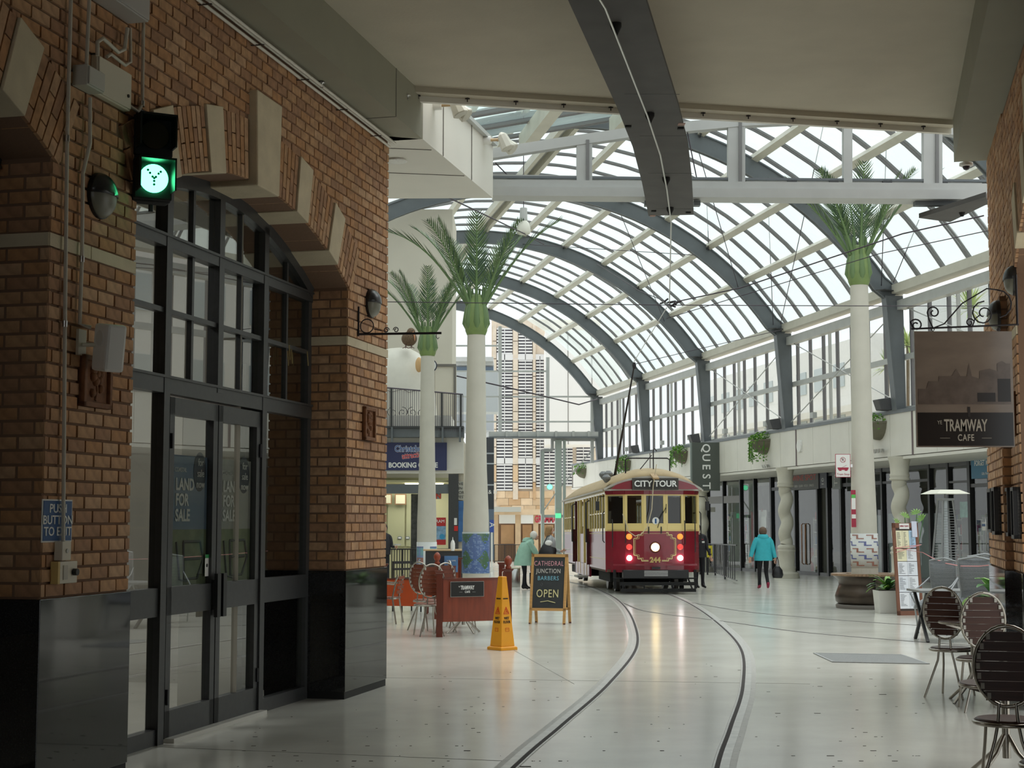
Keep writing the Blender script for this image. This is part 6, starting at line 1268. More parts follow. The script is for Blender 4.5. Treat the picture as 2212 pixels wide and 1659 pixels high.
o = MB().lathe([(.10, .035), (.09, .06), (.05, .075), (.01, .08)], 24).build('headlight', mat('headlight_lit', S(255, 240, 200), .3, emit=(1, .72, .32), estr=6), T, loc=(0, 0, 1.095)); o.rotation_euler = (pi / 2, 0, 0)
mb = MB()
for off, w in ((0, .018), (.035, .006)):
    a, b, c, d = -.50 + off, .50 - off, .77 + off * .6, 1.44 - off * .6; n = .09
    P = [(-.16, c), (a + 2 * n, c), (a + 2 * n, c + .05), (a + n, c + .05), (a + n, c + n + .03), (a, c + n + .05), (a, d - n - .05), (a + n, d - n - .03), (a + n, d - .05), (a + 2 * n, d - .05), (a + 2 * n, d), (b - 2 * n, d), (b - 2 * n, d - .05), (b - n, d - .05), (b - n, d - n - .03), (b, d - n - .05), (b, c + n + .05), (b - n, c + n + .03), (b - n, c + .05), (b - 2 * n, c + .05), (b - 2 * n, c), (.16, c)]
    fy = lambda x: max(0, (abs(x) - .26) * .2) - .006
    for p, q in zip(P[:-1], P[1:]): mb.beam((p[0], fy(p[0]), p[1]), (q[0], fy(q[0]), q[1]), .008, w, (0, 0, 1)) if abs(p[1] - q[1]) < .01 else mb.beam((p[0], fy(p[0]), p[1]), (q[0], fy(q[0]), q[1]), w, .008, (0, 1, 0))
mb.build('gold_shield_lining', gold, T)
text('lettering', '244', .17, mat('gold_number', S(206, 176, 110), .4), T, (0, -.012, .79), FR, bold=.008)
mb = MB(); mb.box(-1.0, 1.0, -.02, .02, .66, .70); mb.build('dash_moulding', tred, T)
MB().box(-.78, .78, -.13, .12, .36, .56).build('bumper', black, T, bevel=.01)
mb = MB(); [mb.box(-.28, .28, -.145, -.13, .42 + k * .035, .435 + k * .035) for k in range(4)]; mb.build('bumper_grille', alu, T)
MB().box(-.1, .1, -.16, -.1, .58, .63).build('coupler_step', black, T)
MB().tube([(.06, -.05, 1.55), (.13, -.06, 1.8), (.26, -.06, 2.03)], .008).build('wiper', black, T); MB().beam((.26, -.06, 1.9), (.27, -.06, 2.12), .015, .01, (0, 1, 0)).build('wiper_blade', black, T)
MB().disc((.02, -.01, 1.72), .085, .01, 'y').build('round_sticker', offw, T); MB().box(-.0, .04, -.02, -.015, 1.66, 1.77).build('sticker_stripe', mat('sign_blue', S(34, 84, 140)), T)
for x, z0, z1, y in ((-1.0, 1.1, 1.75, .16), (.98, .98, 1.7, .16), (-.7, 1.2, 1.72, .05), (.72, 1.15, 1.72, .05)): MB().tube([(x, y, z0), (x, y - .05, z0 + .03), (x, y - .05, z1 - .03), (x, y, z1)], .013).build('handrail', black, T)
for x in (-.15, .15): MB().box(x - .012, x + .012, -.03, 0, 1.42, 1.58).build('window_latch', black, T)
# running gear
for y in (1.7, 3.4, LT - 3.2, LT - 1.5):
    for x in (-.72, .72): MB().disc((x, y, .33), .33, .12, 'x', 24).build('wheel', mat('wheel_steel', S(90, 86, 84), .4, metal=.7), T)
    MB().tube([(-.7, y, .33), (.7, y, .33)], .06).build('axle', blackm, T)
for y0, y1 in ((1.2, 3.9), (LT - 3.8, LT - 1.1)):
    for x in (-.9, .9): MB().box(x - .05, x + .05, y0, y1, .24, .46).build('truck_frame', blackm, T)
    MB().box(-.6, .6, y0 + .6, y1 - .6, .15, .5).build('motor', blackm, T)
for z0, z1, y in ((.20, .28, -.25), (.05, .13, -.3)): MB().box(-.86, .92, y, y + .04, z0, z1).build('lifeguard_bar', blackm, T)
for x in (-.8, -.3, .4, .85): MB().beam((x, -.22, .1), (x + (.08 if x < 0 else -.08), .3, .5), .03, .03).build('lifeguard_stay', blackm, T)
MB().tube([(-1.0, -.0, .36), (1.0, -.0, .36)], .02).build('cross_pipe', blackm, T)
for x in (-.95, .98): MB().beam((x, .1, .12), (x, .2, .55), .06, .08).build('sand_pipe', blackm, T)
for x in (-.72, .72): MB().beam((x, .6, .1), (x, .9, .5), .1, .1).build('rail_guard', blackm, T)
# ================================================================ people
skin_m = mat('skin', S(206, 160, 136), .5); 
def figure(name, label, loc, rz, J, E_, mats, cat='person', sub=2):
    """one continuous skinned body; each bone carries the material of what covers it"""
    o = thing(name, label, cat, loc, rz); names = list(J); me = bpy.data.meshes.new('body'); me.from_pydata([J[n][0] for n in names], [(names.index(a), names.index(b)) for a, b, _ in E_], [])
    b = bpy.data.objects.new('body', me); C.objects.link(b); m = b.modifiers.new('skin', 'SKIN'); m.use_smooth_shade = True; s = b.modifiers.new('sub', 'SUBSURF'); s.levels = s.render_levels = sub
    for i, n in enumerate(names): v = me.skin_vertices[0].data[i]; v.radius = (J[n][1], J[n][2] if len(J[n]) > 2 else J[n][1]); v.use_root = (n == 'pelvis')
    dg = bpy.context.evaluated_depsgraph_get(); nm = bpy.data.meshes.new_from_object(b.evaluated_get(dg)); bpy.data.objects.remove(b)
    nm.name = 'body'; nm.materials.clear(); [nm.materials.append(x) for x in mats]
    segs = [(Vector(J[a][0]), Vector(J[c][0]), k) for a, c, k in E_]
    for p in nm.polygons:
        c = p.center; best = 9; bi = 0
        for a, d, k in segs:
            t = max(0, min(1, (c - a).dot(d - a) / max(1e-9, (d - a).length_squared))); q = (c - a.lerp(d, t)).length
            if q < best: best = q; bi = k
        p.material_index = bi; p.use_smooth = True
    ob = bpy.data.objects.new('body', nm); C.objects.link(ob); ob.parent = o; return o
def hand(J, E_, side, wrist, d, r_=.011, mi=0):
    """palm with four fingers and a thumb, fingers pointing along d"""
    w = Vector(wrist); d = Vector(d).normalized(); s = d.cross(Vector((0, 1, 0))); s = s.normalized() if s.length > .1 else Vector((1, 0, 0)); n = d.cross(s)
    J[side + 'palm'] = (w + d * .06, .03, .016); E_.append((side + 'wrist', side + 'palm', mi)); 
    for k, (o, l) in enumerate(((-.027, .06), (-.009, .072), (.009, .068), (.027, .052))):
        J[side + 'f%da' % k] = (w + d * .095 + s * o, r_); J[side + 'f%db' % k] = (w + d * (.095 + l * .55) + s * o * 1.1 + n * .012, r_ * .9); J[side + 'f%dc' % k] = (w + d * (.095 + l) + s * o * 1.1 + n * .035, r_ * .75)
        E_ += [(side + 'palm', side + 'f%da' % k, mi), (side + 'f%da' % k, side + 'f%db' % k, mi), (side + 'f%db' % k, side + 'f%dc' % k, mi)]
    J[side + 'ta'] = (w + d * .04 - s * .04, r_); J[side + 'tb'] = (w + d * .075 - s * .06 + n * .01, r_ * .85); E_ += [(side + 'palm', side + 'ta', mi), (side + 'ta', side + 'tb', mi)]
def body(J, k):
    E_ = [('pelvis', 'waist', 1), ('waist', 'chest', 1), ('chest', 'neckb', 1), ('neckb', 'neck', 0), ('neck', 'chin', 0), ('chin', 'head', 0), ('head', 'crown', 0)]
    for s in 'LR':
        E_ += [('neckb', s + 'sh', 1), (s + 'sh', s + 'el', 1), (s + 'el', s + 'wrist', 1), ('pelvis', s + 'hip', 2), (s + 'hip', s + 'kn', 2), (s + 'kn', s + 'an', 2), (s + 'an', s + 'heel', 3), (s + 'an', s + 'toe', 3)]
    return E_
def ring(mb, secs, n=20, close=True):               # loft of ellipses: (centre, rx, ry)
    vs = []; fs = []
    for c, rx, ry in secs:
        for k in range(n): a = 2 * pi * k / n; w = 1 + .03 * sin(5 * a + c[2] * 9); vs.append((c[0] + rx * cos(a) * w, c[1] + ry * sin(a) * w, c[2]))
    for i in range(len(secs) - 1):
        for k in range(n): fs.append((i * n + k, i * n + (k + 1) % n, (i + 1) * n + (k + 1) % n, (i + 1) * n + k))
    o = mb.smooth; mb.smooth = True; mb.add(vs, fs); mb.smooth = o
    if close: mb.add(vs, [list(range((len(secs) - 1) * n, len(secs) * n))])
    return mb
def std(h, lean=(0, 0), spread=.09, stride=0):
    s = h / 1.7; J = {}; lx, ly = lean
    def P(z, x=0, y=0): f = max(0, (z - .95) / .75); return (x * s + lx * f, y * s + ly * f, z * s)
    J['pelvis'] = (P(.93), .13 * s, .10 * s); J['waist'] = (P(1.08), .12 * s, .09 * s); J['chest'] = (P(1.28), .145 * s, .10 * s); J['neckb'] = (P(1.42), .075 * s); J['neck'] = (P(1.48, 0, -.0), .05 * s); J['chin'] = (P(1.53, 0, -.005), .058 * s); J['head'] = (P(1.6), .078 * s, .088 * s); J['crown'] = (P(1.68), .06 * s, .07 * s)
    for n, sg in (('L', -1), ('R', 1)):
        J[n + 'sh'] = (P(1.38, sg * .17), .058 * s); J[n + 'el'] = (P(1.12, sg * .23), .043 * s); J[n + 'wrist'] = (P(.88, sg * .26, -.05), .028 * s)
        st = stride * sg; J[n + 'hip'] = (P(.88, sg * .085), .095 * s); J[n + 'kn'] = (P(.49, sg * .09, st * .6), .06 * s); J[n + 'an'] = (P(.09, sg * .09, st), .042 * s); J[n + 'heel'] = (P(.04, sg * .09, st - .05), .036 * s); J[n + 'toe'] = (P(.03, sg * .1, st + .14), .03 * s)
    return J, s
blackcl = mat('black_cloth', S(30, 30, 34), .9, noise=.1, nscale=20); shoe = mat('black_shoe', S(24, 22, 22), .5)
def head_bits(o, c, s, hair, face_dir=(0, -1, 0), style='short'):
    c = Vector(c); f = Vector(face_dir).normalized(); r_ = f.cross(Vector((0, 0, 1)))
    mb = MB(); hc = c - f * .018 * s + Vector((0, 0, .015 * s)); mb.ball(hc, .105 * s, 18, 12, (1, 1, 1.12))
    if style != 'short': ring(mb, [((hc.x - f.x * .02, hc.y - f.y * .02, c.z - .19 * s), .075 * s, .07 * s), ((hc.x - f.x * .03, hc.y - f.y * .03, c.z - .1 * s), .1 * s, .095 * s), ((hc.x, hc.y, c.z), .108 * s, .105 * s)])
    b = mb.build('hair', hair, o)
    mb = MB(); mb.ball(c + f * .055 * s - Vector((0, 0, .02 * s)), .066 * s, 14, 10, (1, 1, 1.25)); mb.ball(c + f * .12 * s - Vector((0, 0, .02 * s)), .014 * s, 8, 6); mb.build('face', skin_m, o)
    for sg in (-1, 1): MB().ball(c + f * .11 * s + r_ * sg * .028 * s + Vector((0, 0, .01 * s)), .009 * s, 8, 6).build('eye', black, o)
    MB().ball(c + f * .113 * s - Vector((0, 0, .055 * s)), .016 * s, 8, 6, (1, .6, .4)).build('mouth', mat('lip', S(170, 90, 84), .5), o)
# 1 turquoise jacket, walking away
p = GR(1650, 1273); J, s = std(1.60, (0, .02)); 
J['Lan'] = ((-.085, .10, .085), .042); J['Lheel'] = ((-.085, .05, .04), .036); J['Ltoe'] = ((-.09, .24, .03), .03); J['Lkn'] = ((-.085, .10, .46), .057)
J['Rkn'] = ((.085, .08, .46), .057); J['Ran'] = ((.07, -.16, .14), .042); J['Rheel'] = ((.07, -.22, .13), .036); J['Rtoe'] = ((.075, -.13, .03), .03)
J['Lel'] = ((-.27, .02, 1.05), .045); J['Lwrist'] = ((-.34, -.02, .84), .028); J['Rel'] = ((.25, .0, 1.05), .045); J['Rwrist'] = ((.31, -.0, .82), .028); J['crown'] = ((0, .02, 1.58), .06)
E_ = body(J, 0); hand(J, E_, 'L', J['Lwrist'][0], (-.2, 0, -1)); hand(J, E_, 'R', J['Rwrist'][0], (.05, 0, -1))
tq = mat('turquoise_jacket', S(62, 186, 200), .7, noise=.08, nscale=9, bump=.3); o = figure('person', 'person in a turquoise hooded jacket walking away with a black handbag', p, .1, J, E_, [skin_m, tq, blackcl, mat('crimson_shoe', S(150, 40, 70), .5)])
mb = MB(); ring(mb, [((0, 0, .74), .235, .165), ((0, 0, .82), .24, .17), ((0, 0, .95), .215, .15), ((0, 0, 1.05), .20, .145), ((0, .01, 1.2), .215, .15), ((0, .015, 1.32), .19, .13), ((0, .02, 1.38), .09, .08)]); mb.build('jacket', tq, o)
for sg, el, wr in ((-1, J['Lel'][0], J['Lwrist'][0]), (1, J['Rel'][0], J['Rwrist'][0])): MB().tube([(sg * .14, .01, 1.31), (sg * .2, .01, 1.22), el, wr], [.075, .078, .066, .05], 12).build('sleeve', tq, o)
mb = MB(); ring(mb, [((0, -.05, 1.27), .10, .05), ((0, -.03, 1.33), .15, .10), ((0, .0, 1.38), .14, .11), ((0, .01, 1.42), .11, .09)]); mb.build('hood', tq, o)
mb = MB(); mb.ball((0, .02, 1.50), .105, 18, 12, (1, 1.02, 1.12)); mb.build('hair', mat('hair_brown', S(104, 84, 70), .8, noise=.3, nscale=60, bump=.5), o)
q = p + Vector((.36, 0, 0)); bg = thing('handbag', 'black handbag hanging from the hand of the turquoise jacket person', 'bag', (q.x, q.y, .24)); mb = MB(); ring(mb, [((0, 0, .0), .12, .07), ((0, 0, .08), .15, .09), ((0, 0, .2), .13, .08), ((0, 0, .3), .06, .04)]); mb.add([(.1 * cos(a), .06 * sin(a), 0) for a in [k * pi / 5 for k in range(10)]], [list(range(10))]); mb.build('bag_body', mat('black_leather', S(32, 32, 36), .35), bg)
for sg in (-1, 1): MB().tube([(sg * .05, 0, .28), (sg * .03, 0, .45), (0, 0, .54)], .008).build('strap', black, bg)
# 2 mint coat bending forward
p = GR(1131, 1274); J, s = std(1.55, (.0, 0)); lx = .22
for n_, v in {'waist': (.03, 0, .98), 'chest': (.10, 0, 1.16), 'neckb': (.17, 0, 1.27), 'neck': (.21, 0, 1.31), 'chin': (.25, -.01, 1.33), 'head': (.28, -.01, 1.38), 'crown': (.31, -.01, 1.45), 'Lsh': (.10, -.15, 1.22), 'Rsh': (.12, .15, 1.22), 'Lel': (.26, -.16, 1.0), 'Rel': (.30, .14, 1.0), 'Lwrist': (.38, -.12, .82), 'Rwrist': (.42, .1, .84), 'pelvis': (0, 0, .86), 'Lhip': (0, -.08, .8), 'Rhip': (0, .08, .8), 'Lkn': (.02, -.09, .45), 'Rkn': (.04, .09, .45), 'Lan': (-.02, -.1, .08), 'Ran': (.06, .1, .08), 'Lheel': (-.06, -.1, .035), 'Rheel': (.02, .1, .035), 'Ltoe': (.12, -.1, .03), 'Rtoe': (.2, .1, .03)}.items(): J[n_] = (v, *J[n_][1:])
E_ = body(J, 0); hand(J, E_, 'L', J['Lwrist'][0], (.5, 0, -1)); hand(J, E_, 'R', J['Rwrist'][0], (.5, 0, -1))
mint = mat('mint_coat', S(160, 200, 182), .8, noise=.08, nscale=8, bump=.3); o = figure('person', 'white haired person in a mint green coat bending over a shopping trolley', p, .15, J, E_, [skin_m, mint, blackcl, shoe])
mb = MB(); ring(mb, [((-.01, 0, .62), .24, .25), ((-.01, 0, .7), .235, .25), ((.0, 0, .9), .2, .22), ((.06, 0, 1.08), .19, .22), ((.11, 0, 1.2), .17, .2), ((.15, 0, 1.27), .12, .14), ((.18, 0, 1.31), .06, .07)]); mb.build('coat', mint, o)
for n_ in 'LR': MB().tube([J[n_ + 'sh'][0], J[n_ + 'el'][0], J[n_ + 'wrist'][0]], [.085, .075, .055], 12).build('sleeve', mint, o)
mb = MB(); ring(mb, [((.06, 0, 1.24), .10, .13), ((.10, 0, 1.31), .11, .12), ((.15, 0, 1.34), .09, .1)]); mb.build('hood', mint, o); head_bits(o, J['head'][0], .92, mat('hair_white', S(232, 228, 220), .8, noise=.1, nscale=40, bump=.4), (1, -.05, -.3))
q = GR(1152, 1272); o = thing('shopping_trolley', 'dark shopping trolley with brown bag and red wheel beside the mint coat', 'trolley', q); MB().box(-.1, .14, -.1, .1, .12, .42).build('lower_bag', blackcl, o, bevel=.02); MB().box(-.08, .12, -.1, .1, .42, .66).build('upper_bag', mat('bag_brown', S(134, 82, 62), .6), o, bevel=.03); MB().disc((-.0, -.12, .09), .09, .03, 'y').build('wheel', mat('wheel_dark_red', S(90, 30, 36), .5), o); MB().disc((-.0, .12, .09), .09, .03, 'y').build('wheel', mat('wheel_dark_red', S(90, 30, 36)), o); MB().tube([(.1, 0, .6), (-.02, 0, .86), (-.06, 0, .9)], .012).build('handle', alu, o)
# 3 woman with shoulder bag, facing right
p = AY(1188, 1125, 39.0); p.z = fz(39); J, s = std(1.62); J['Lsh'] = ((-.0, -.16, 1.31), .055); J['Rsh'] = ((.0, .16, 1.31), .055); J['Lel'] = ((-.0, -.2, 1.04), .043); J['Lwrist'] = ((.13, -.2, .84), .028); J['Rel'] = ((.06, .18, 1.05), .043); J['Rwrist'] = ((.26, .12, .98), .028)
for n_, sg in (('L', -1), ('R', 1)): J[n_ + 'hip'] = ((0, sg * .085, .84), .09); J[n_ + 'kn'] = ((sg * .05, sg * .085, .47), .058); J[n_ + 'an'] = ((sg * .08, sg * .085, .08), .042); J[n_ + 'heel'] = ((sg * .08 - .05, sg * .085, .035), .036); J[n_ + 'toe'] = ((sg * .08 + .14, sg * .085, .03), .03)
E_ = body(J, 0); hand(J, E_, 'L', J['Lwrist'][0], (.5, 0, -1)); hand(J, E_, 'R', J['Rwrist'][0], (1, 0, .4))
gry = mat('grey_jumper', S(178, 182, 184), .9, bump=.3, nscale=30); o = figure('person', 'woman in a grey jumper and face mask with light brown hair facing the tram', p, 0, J, E_, [skin_m, gry, mat('jeans', S(70, 84, 104), .8), shoe])
mb = MB(); ring(mb, [((0, 0, .88), .15, .18), ((0, 0, 1.05), .14, .17), ((0, 0, 1.22), .15, .19), ((0, 0, 1.32), .12, .16), ((.0, 0, 1.37), .07, .07)]); mb.build('jumper', gry, o)
for n_ in 'LR': MB().tube([J[n_ + 'sh'][0], J[n_ + 'el'][0], J[n_ + 'wrist'][0]], [.066, .056, .042], 12).build('sleeve', gry, o)
hc = Vector(J['head'][0]); head_bits(o, hc, .95, mat('hair_light_brown', S(164, 128, 86), .6, noise=.2, nscale=50, bump=.4), (1, -.12, 0), 'long'); MB().ball(hc + Vector((.085, -.01, -.055)), .045, 12, 8, (.7, 1.1, 1)).build('face_mask', offw, o)
q = p + Vector((-.12, -.28, .82)); bg = thing('shoulder_bag', 'large black shoulder bag hanging on the grey jumper woman', 'bag', q); mb = MB(); mb.X = Matrix.Rotation(.35, 4, 'Y'); ring(mb, [((0, 0, .0), .2, .06), ((0, 0, .12), .22, .08), ((0, 0, .28), .19, .06), ((0, 0, .33), .16, .03)]); mb.add([(.2 * cos(a), .06 * sin(a), 0) for a in [k * pi / 8 for k in range(16)]], [list(range(16))]); mb.X = None; mb.build('bag_body', mat('black_leather', S(32, 32, 36)), bg); MB().tube([(-.05, .03, .34), (.05, .1, .55), (.12, .18, .56)], .014).build('strap', black, bg); MB().ball((.08, .0, .38), .09, 12, 8, (1.1, .7, .8)).build('white_scarf', offw, bg)
q = p + Vector((.44, .08, 1.04)); o = thing('phone', 'pale phone held out by the grey jumper woman', 'phone', q); MB().cb((0, 0, 0), (.13, .07, .02)).build('case', offw, o, bevel=.005)
# 4 person in black beside the tram
p = GR(1511, 1271); J, s = std(1.68); J['Lkn'] = ((-.07, -.02, .49), .06); J['Lel'] = ((-.22, -.02, 1.1), .043); J['Rel'] = ((.2, -.05, 1.08), .045); J['Rwrist'] = ((.27, -.16, .86), .028)
for n_ in ('chest', 'neckb', 'neck', 'chin', 'head', 'crown'): v = J[n_][0]; J[n_] = ((v[0] - .10 * (v[2] - .95), v[1] - .05, v[2]), *J[n_][1:])
for n_, sg in (('L', -1), ('R', 1)): a = J[n_ + 'an'][0]; J[n_ + 'toe'] = ((a[0] + .05, a[1] - .15, .03), .03); J[n_ + 'heel'] = ((a[0], a[1] + .05, .04), .036)
E_ = body(J, 0); hand(J, E_, 'L', J['Lwrist'][0], (0, 0, -1)); hand(J, E_, 'R', J['Rwrist'][0], (.2, -.3, -1)); dk = mat('black_uniform', S(38, 38, 44), .8, bump=.2, nscale=12)
o = figure('person', 'person in black uniform standing half behind the tram front', p, .1, J, E_, [skin_m, dk, blackcl, shoe]); mb = MB(); ring(mb, [((0, 0, .82), .2, .14), ((0, 0, 1.0), .18, .13), ((-.02, -.02, 1.2), .19, .14), ((-.04, -.04, 1.36), .17, .11), ((-.04, -.05, 1.42), .08, .07)]); mb.build('jacket', dk, o); MB().cb((.08, -.155, 1.22), (.07, .01, .045)).build('name_badge', offw, o); MB().cb((.06, -.15, 1.29), (.04, .01, .025)).build('red_badge', crim, o)
head_bits(o, J['head'][0], 1, mat('hair_dark', S(60, 50, 44), .8), (0, -1, 0))
# 5 waiter at the left edge
p = AY(829, 1125, 40); p.z = fz(40); J, s = std(1.68); J['Rel'] = ((.22, -.02, 1.1), .043); J['Rwrist'] = ((.32, -.16, 1.1), .028); J['Lel'] = ((-.2, -.05, 1.1), .043); J['Lwrist'] = ((-.1, -.22, 1.08), .028)
E_ = body(J, 0); hand(J, E_, 'L', J['Lwrist'][0], (1, -.5, 0)); hand(J, E_, 'R', J['Rwrist'][0], (.6, -1, 0)); o = figure('person', 'waiter in a black shirt holding plates, mostly hidden by the brick pier', p, 0, J, E_, [skin_m, dk, blackcl, shoe]); mb = MB(); ring(mb, [((0, 0, .9), .18, .13), ((0, 0, 1.2), .2, .14), ((0, 0, 1.4), .16, .1), ((0, 0, 1.46), .07, .06)]); mb.build('shirt', dk, o); head_bits(o, J['head'][0], 1, mat('hair_dark', S(60, 50, 44)), (0.3, -1, 0))
q = p + Vector((.38, -.32, 1.14)); o = thing('plate_stack', 'white plates carried by the waiter', 'plates', q); [MB().lathe([(.06, k * .015), (.11, k * .015 + .02), (.1, k * .015 + .02)], 18).build('plate', offw, o) for k in range(2)]
# ================================================================ café furniture
wood = mat('slat_dark_wood', S(74, 44, 34), .45, noise=.15, nscale=6, stretch=(1, 1, 8)); woodr = mat('slat_red_wood', S(126, 66, 44), .45, noise=.15, nscale=6)
tubem = mat('chair_tube', S(176, 170, 160), .25, metal=.9); clipm = mat('clip_plastic', S(190, 186, 178), .5)
def bistro(name, lb, loc, rz, wd, grp, lean=.0):
    o = thing(name, lb, 'chair', loc, rz, grp); zc, a_, b_ = .82, .195, .25; yb = .19; tl_ = .12
    el = [(a_ * sin(2 * pi * k / 28), yb + (b_ * cos(2 * pi * k / 28)) * tl_, zc + b_ * cos(2 * pi * k / 28)) for k in range(29)]
    MB().tube(el, .013, 8, cap=False).build('back_frame', tubem, o)
    for k in range(7):
        z = -b_ + .035 + (2 * b_ - .07) * (k + .5) / 7; hw = a_ * sqrt(max(0, 1 - (z / b_) ** 2)) - .004
        h = .0295
        MB().hexa([(-hw, yb + z * tl_ - .006, zc + z - h), (hw, yb + z * tl_ - .006, zc + z - h), (hw, yb + z * tl_ + .006, zc + z - h), (-hw, yb + z * tl_ + .006, zc + z - h), (-hw, yb + z * tl_ - .006, zc + z + h), (hw, yb + z * tl_ - .006, zc + z + h), (hw, yb + z * tl_ + .006, zc + z + h), (-hw, yb + z * tl_ + .006, zc + z + h)]).build('back_slat', wd, o)
        for sg in (-1, 1): MB().cb((sg * (hw - .02), yb + z * tl_ + .012, zc + z), (.022, .012, .036)).build('slat_clip', clipm, o)
    MB().lathe([(.19, .455), (.195, .46), (.195, .475), (.18, .482)], 28).build('seat', wd, o); MB().tube([(.2 * cos(2 * pi * k / 28), .2 * sin(2 * pi * k / 28), .455) for k in range(29)], .014, 8, cap=False).build('seat_rim', tubem, o)
    for sg in (-1, 1):
        MB().tube([(sg * .05, .165, zc - b_ + .02), (sg * .06, .17, .47), (sg * .08, .15, .36), (sg * .19, .24, .0)], .011, 8).build('leg', tubem, o)
        MB().tube([(sg * .12, -.12, .455), (sg * .13, -.15, .3), (sg * .16, -.19, .0)], .011, 8).build('leg', tubem, o)
    return o
c0 = bistro('bistro_chair', 'oval backed wooden slat chair nearest the camera below the hanging sign', (3.12, 9.85, 0), radians(165), wood, 'oval backed chairs on the right')
dup(c0, (4.28, 14.25, 0), radians(175), 'oval backed wooden slat chair in front of the round table on the right'); dup(c0, (4.33, 15.35, 0), radians(145), 'oval backed wooden slat chair partly hidden behind another, left end of the right hand table'); dup(c0, (2.84, 8.1, 0), radians(-140), 'oval backed chair cut by the right edge of the picture')
c1 = bistro('bistro_chair', 'oval backed chair next to the newel post, nearest on the left', (-1.27, 23.4, 0), radians(200), woodr, 'oval backed chairs on the left')
dup(c1, (-1.36, 24.6, 0), radians(150), 'oval backed chair left of the other two behind the café fence'); dup(c1, (-1.15, 24.1, 0), radians(215), 'oval backed chair between two others beside the newel post'); dup(c1, (-.80, 25.2, 0), radians(100), 'oval backed chair seen side on behind the café sign panel')
def table(lb, loc, r_, h, m=wood):
    o = thing('round_table', lb, 'table', loc); MB().lathe([(r_ - .01, h - .025), (r_, h - .02), (r_, h), (r_ - .01, h + .003)], 32).build('top', m, o); MB().lathe([(r_ + .002, h - .02), (r_ + .006, h - .012), (r_ + .002, h - .004)], 32, sm=True).build('rim', tubem, o); MB().tube([(0, 0, .12), (0, 0, h - .02)], .028, 10).build('stem', tubem, o)
    for k in range(4): a = k * pi / 2 + .6; MB().tube([(0, 0, .3), (.1 * cos(a), .1 * sin(a), .16), (.3 * cos(a), .3 * sin(a), .0)], .014, 6).build('leg', tubem, o)
    for k in range(4): a = k * pi / 2; MB().beam((0, 0, h - .1), (r_ * .8 * cos(a), r_ * .8 * sin(a), h - .03), .02, .02).build('top_bracket', tubem, o)
    return o
table('round wooden table among the oval chairs on the right', (4.42, 14.9, 0), .32, .76); table('round pale table behind the café sign panel', (-.75, 24.0, 0), .33, .74, woodr); t_ = table('small dark table beside the nearest oval chair at the picture edge', (3.35, 10.6, 0), .3, .62)
# silver armchair
o = thing('aluminium_armchair', 'bent aluminium tube armchair in front of the orange panel', 'chair', (-2.13, 26.2, 0), radians(-100))
for sg in (-1, 1):
    MB().tube([(sg * .26, -.22, 0), (sg * .25, -.2, .44), (sg * .25, -.17, .62), (sg * .25, -.08, .68), (sg * .25, .2, .66), (sg * .22, .26, .78)], .014, 8).build('arm_tube', tubem, o); MB().tube([(sg * .24, .24, 0), (sg * .22, .17, .44), (sg * .2, .25, .82)], .014, 8).build('leg', tubem, o)
MB().tube([(-.25, -.2, .42), (.25, -.2, .42), (.22, .2, .42), (-.22, .2, .42), (-.25, -.2, .42)], .013, 8).build('seat_frame', tubem, o)
for k in range(7): MB().box(-.21, .21, -.18 + k * .055, -.14 + k * .055, .43, .44).build('seat_slat', woodr, o)
for k in range(4): MB().box(-.2, .2, .235 + .01 * k, .245 + .01 * k, .5 + k * .08, .55 + k * .08).build('back_slat', woodr, o)
o = thing('dark_chair', 'dark framed chair turned sideways behind the orange panel', 'chair', GR(873, 1300), radians(30)); o.location = (-2.0, 29.5, 0)
for a, b in ((-.2, -.2), (.2, -.2), (-.2, .2), (.2, .2)): MB().tube([(a, b, 0), (a, b, .45 if b < 0 else .95)], .015).build('leg', black, o)
MB().box(-.21, .21, -.21, .21, .44, .47).build('seat', mat('seat_tan', S(190, 150, 110), .6), o); MB().box(-.2, .2, .19, .21, .6, .64).box(-.2, .2, .19, .21, .78, .82).box(-.2, .2, .19, .21, .9, .95).build('back_rail', black, o)
# timber screen fence
cher = mat('cherry_wood', S(132, 58, 34), .35, noise=.18, nscale=3, stretch=(6, 1, 1), coat=.2); cherd = mat('cherry_post', S(104, 46, 30), .35, noise=.15, nscale=4, coat=.2); orange = mat('orange_wood', S(188, 76, 30), .35, noise=.14, nscale=3, coat=.2)
def post(lb, x, y, h, fin=False, w=.095, par=None):
    o = bpy.data.objects.new('post', None); C.objects.link(o); o.parent = par; o.location = (x - par.location.x, y - par.location.y, 0); o.rotation_euler = (0, 0, .05); MB().box(-w / 2, w / 2, -w / 2, w / 2, 0, h).build('shaft', cherd, o, bevel=.004)
    mb = MB(); mb.hexa([(-w / 2, -w / 2, h), (w / 2, -w / 2, h), (w / 2, w / 2, h), (-w / 2, w / 2, h), (-w * .72, -w * .72, h + .03), (w * .72, -w * .72, h + .03), (w * .72, w * .72, h + .03), (-w * .72, w * .72, h + .03)]); mb.box(-w * .75, w * .75, -w * .75, w * .75, h + .03, h + .045); mb.build('cap', cherd, o)
    if fin: MB().lathe([(.045, h + .045), (.05, h + .07), (.03, h + .09), (.05, h + .12), (.062, h + .16), (.055, h + .2), (.03, h + .235), (.005, h + .25)], 18).build('finial', mat('cherry_bright', S(150, 68, 44), .3), o)
    return o
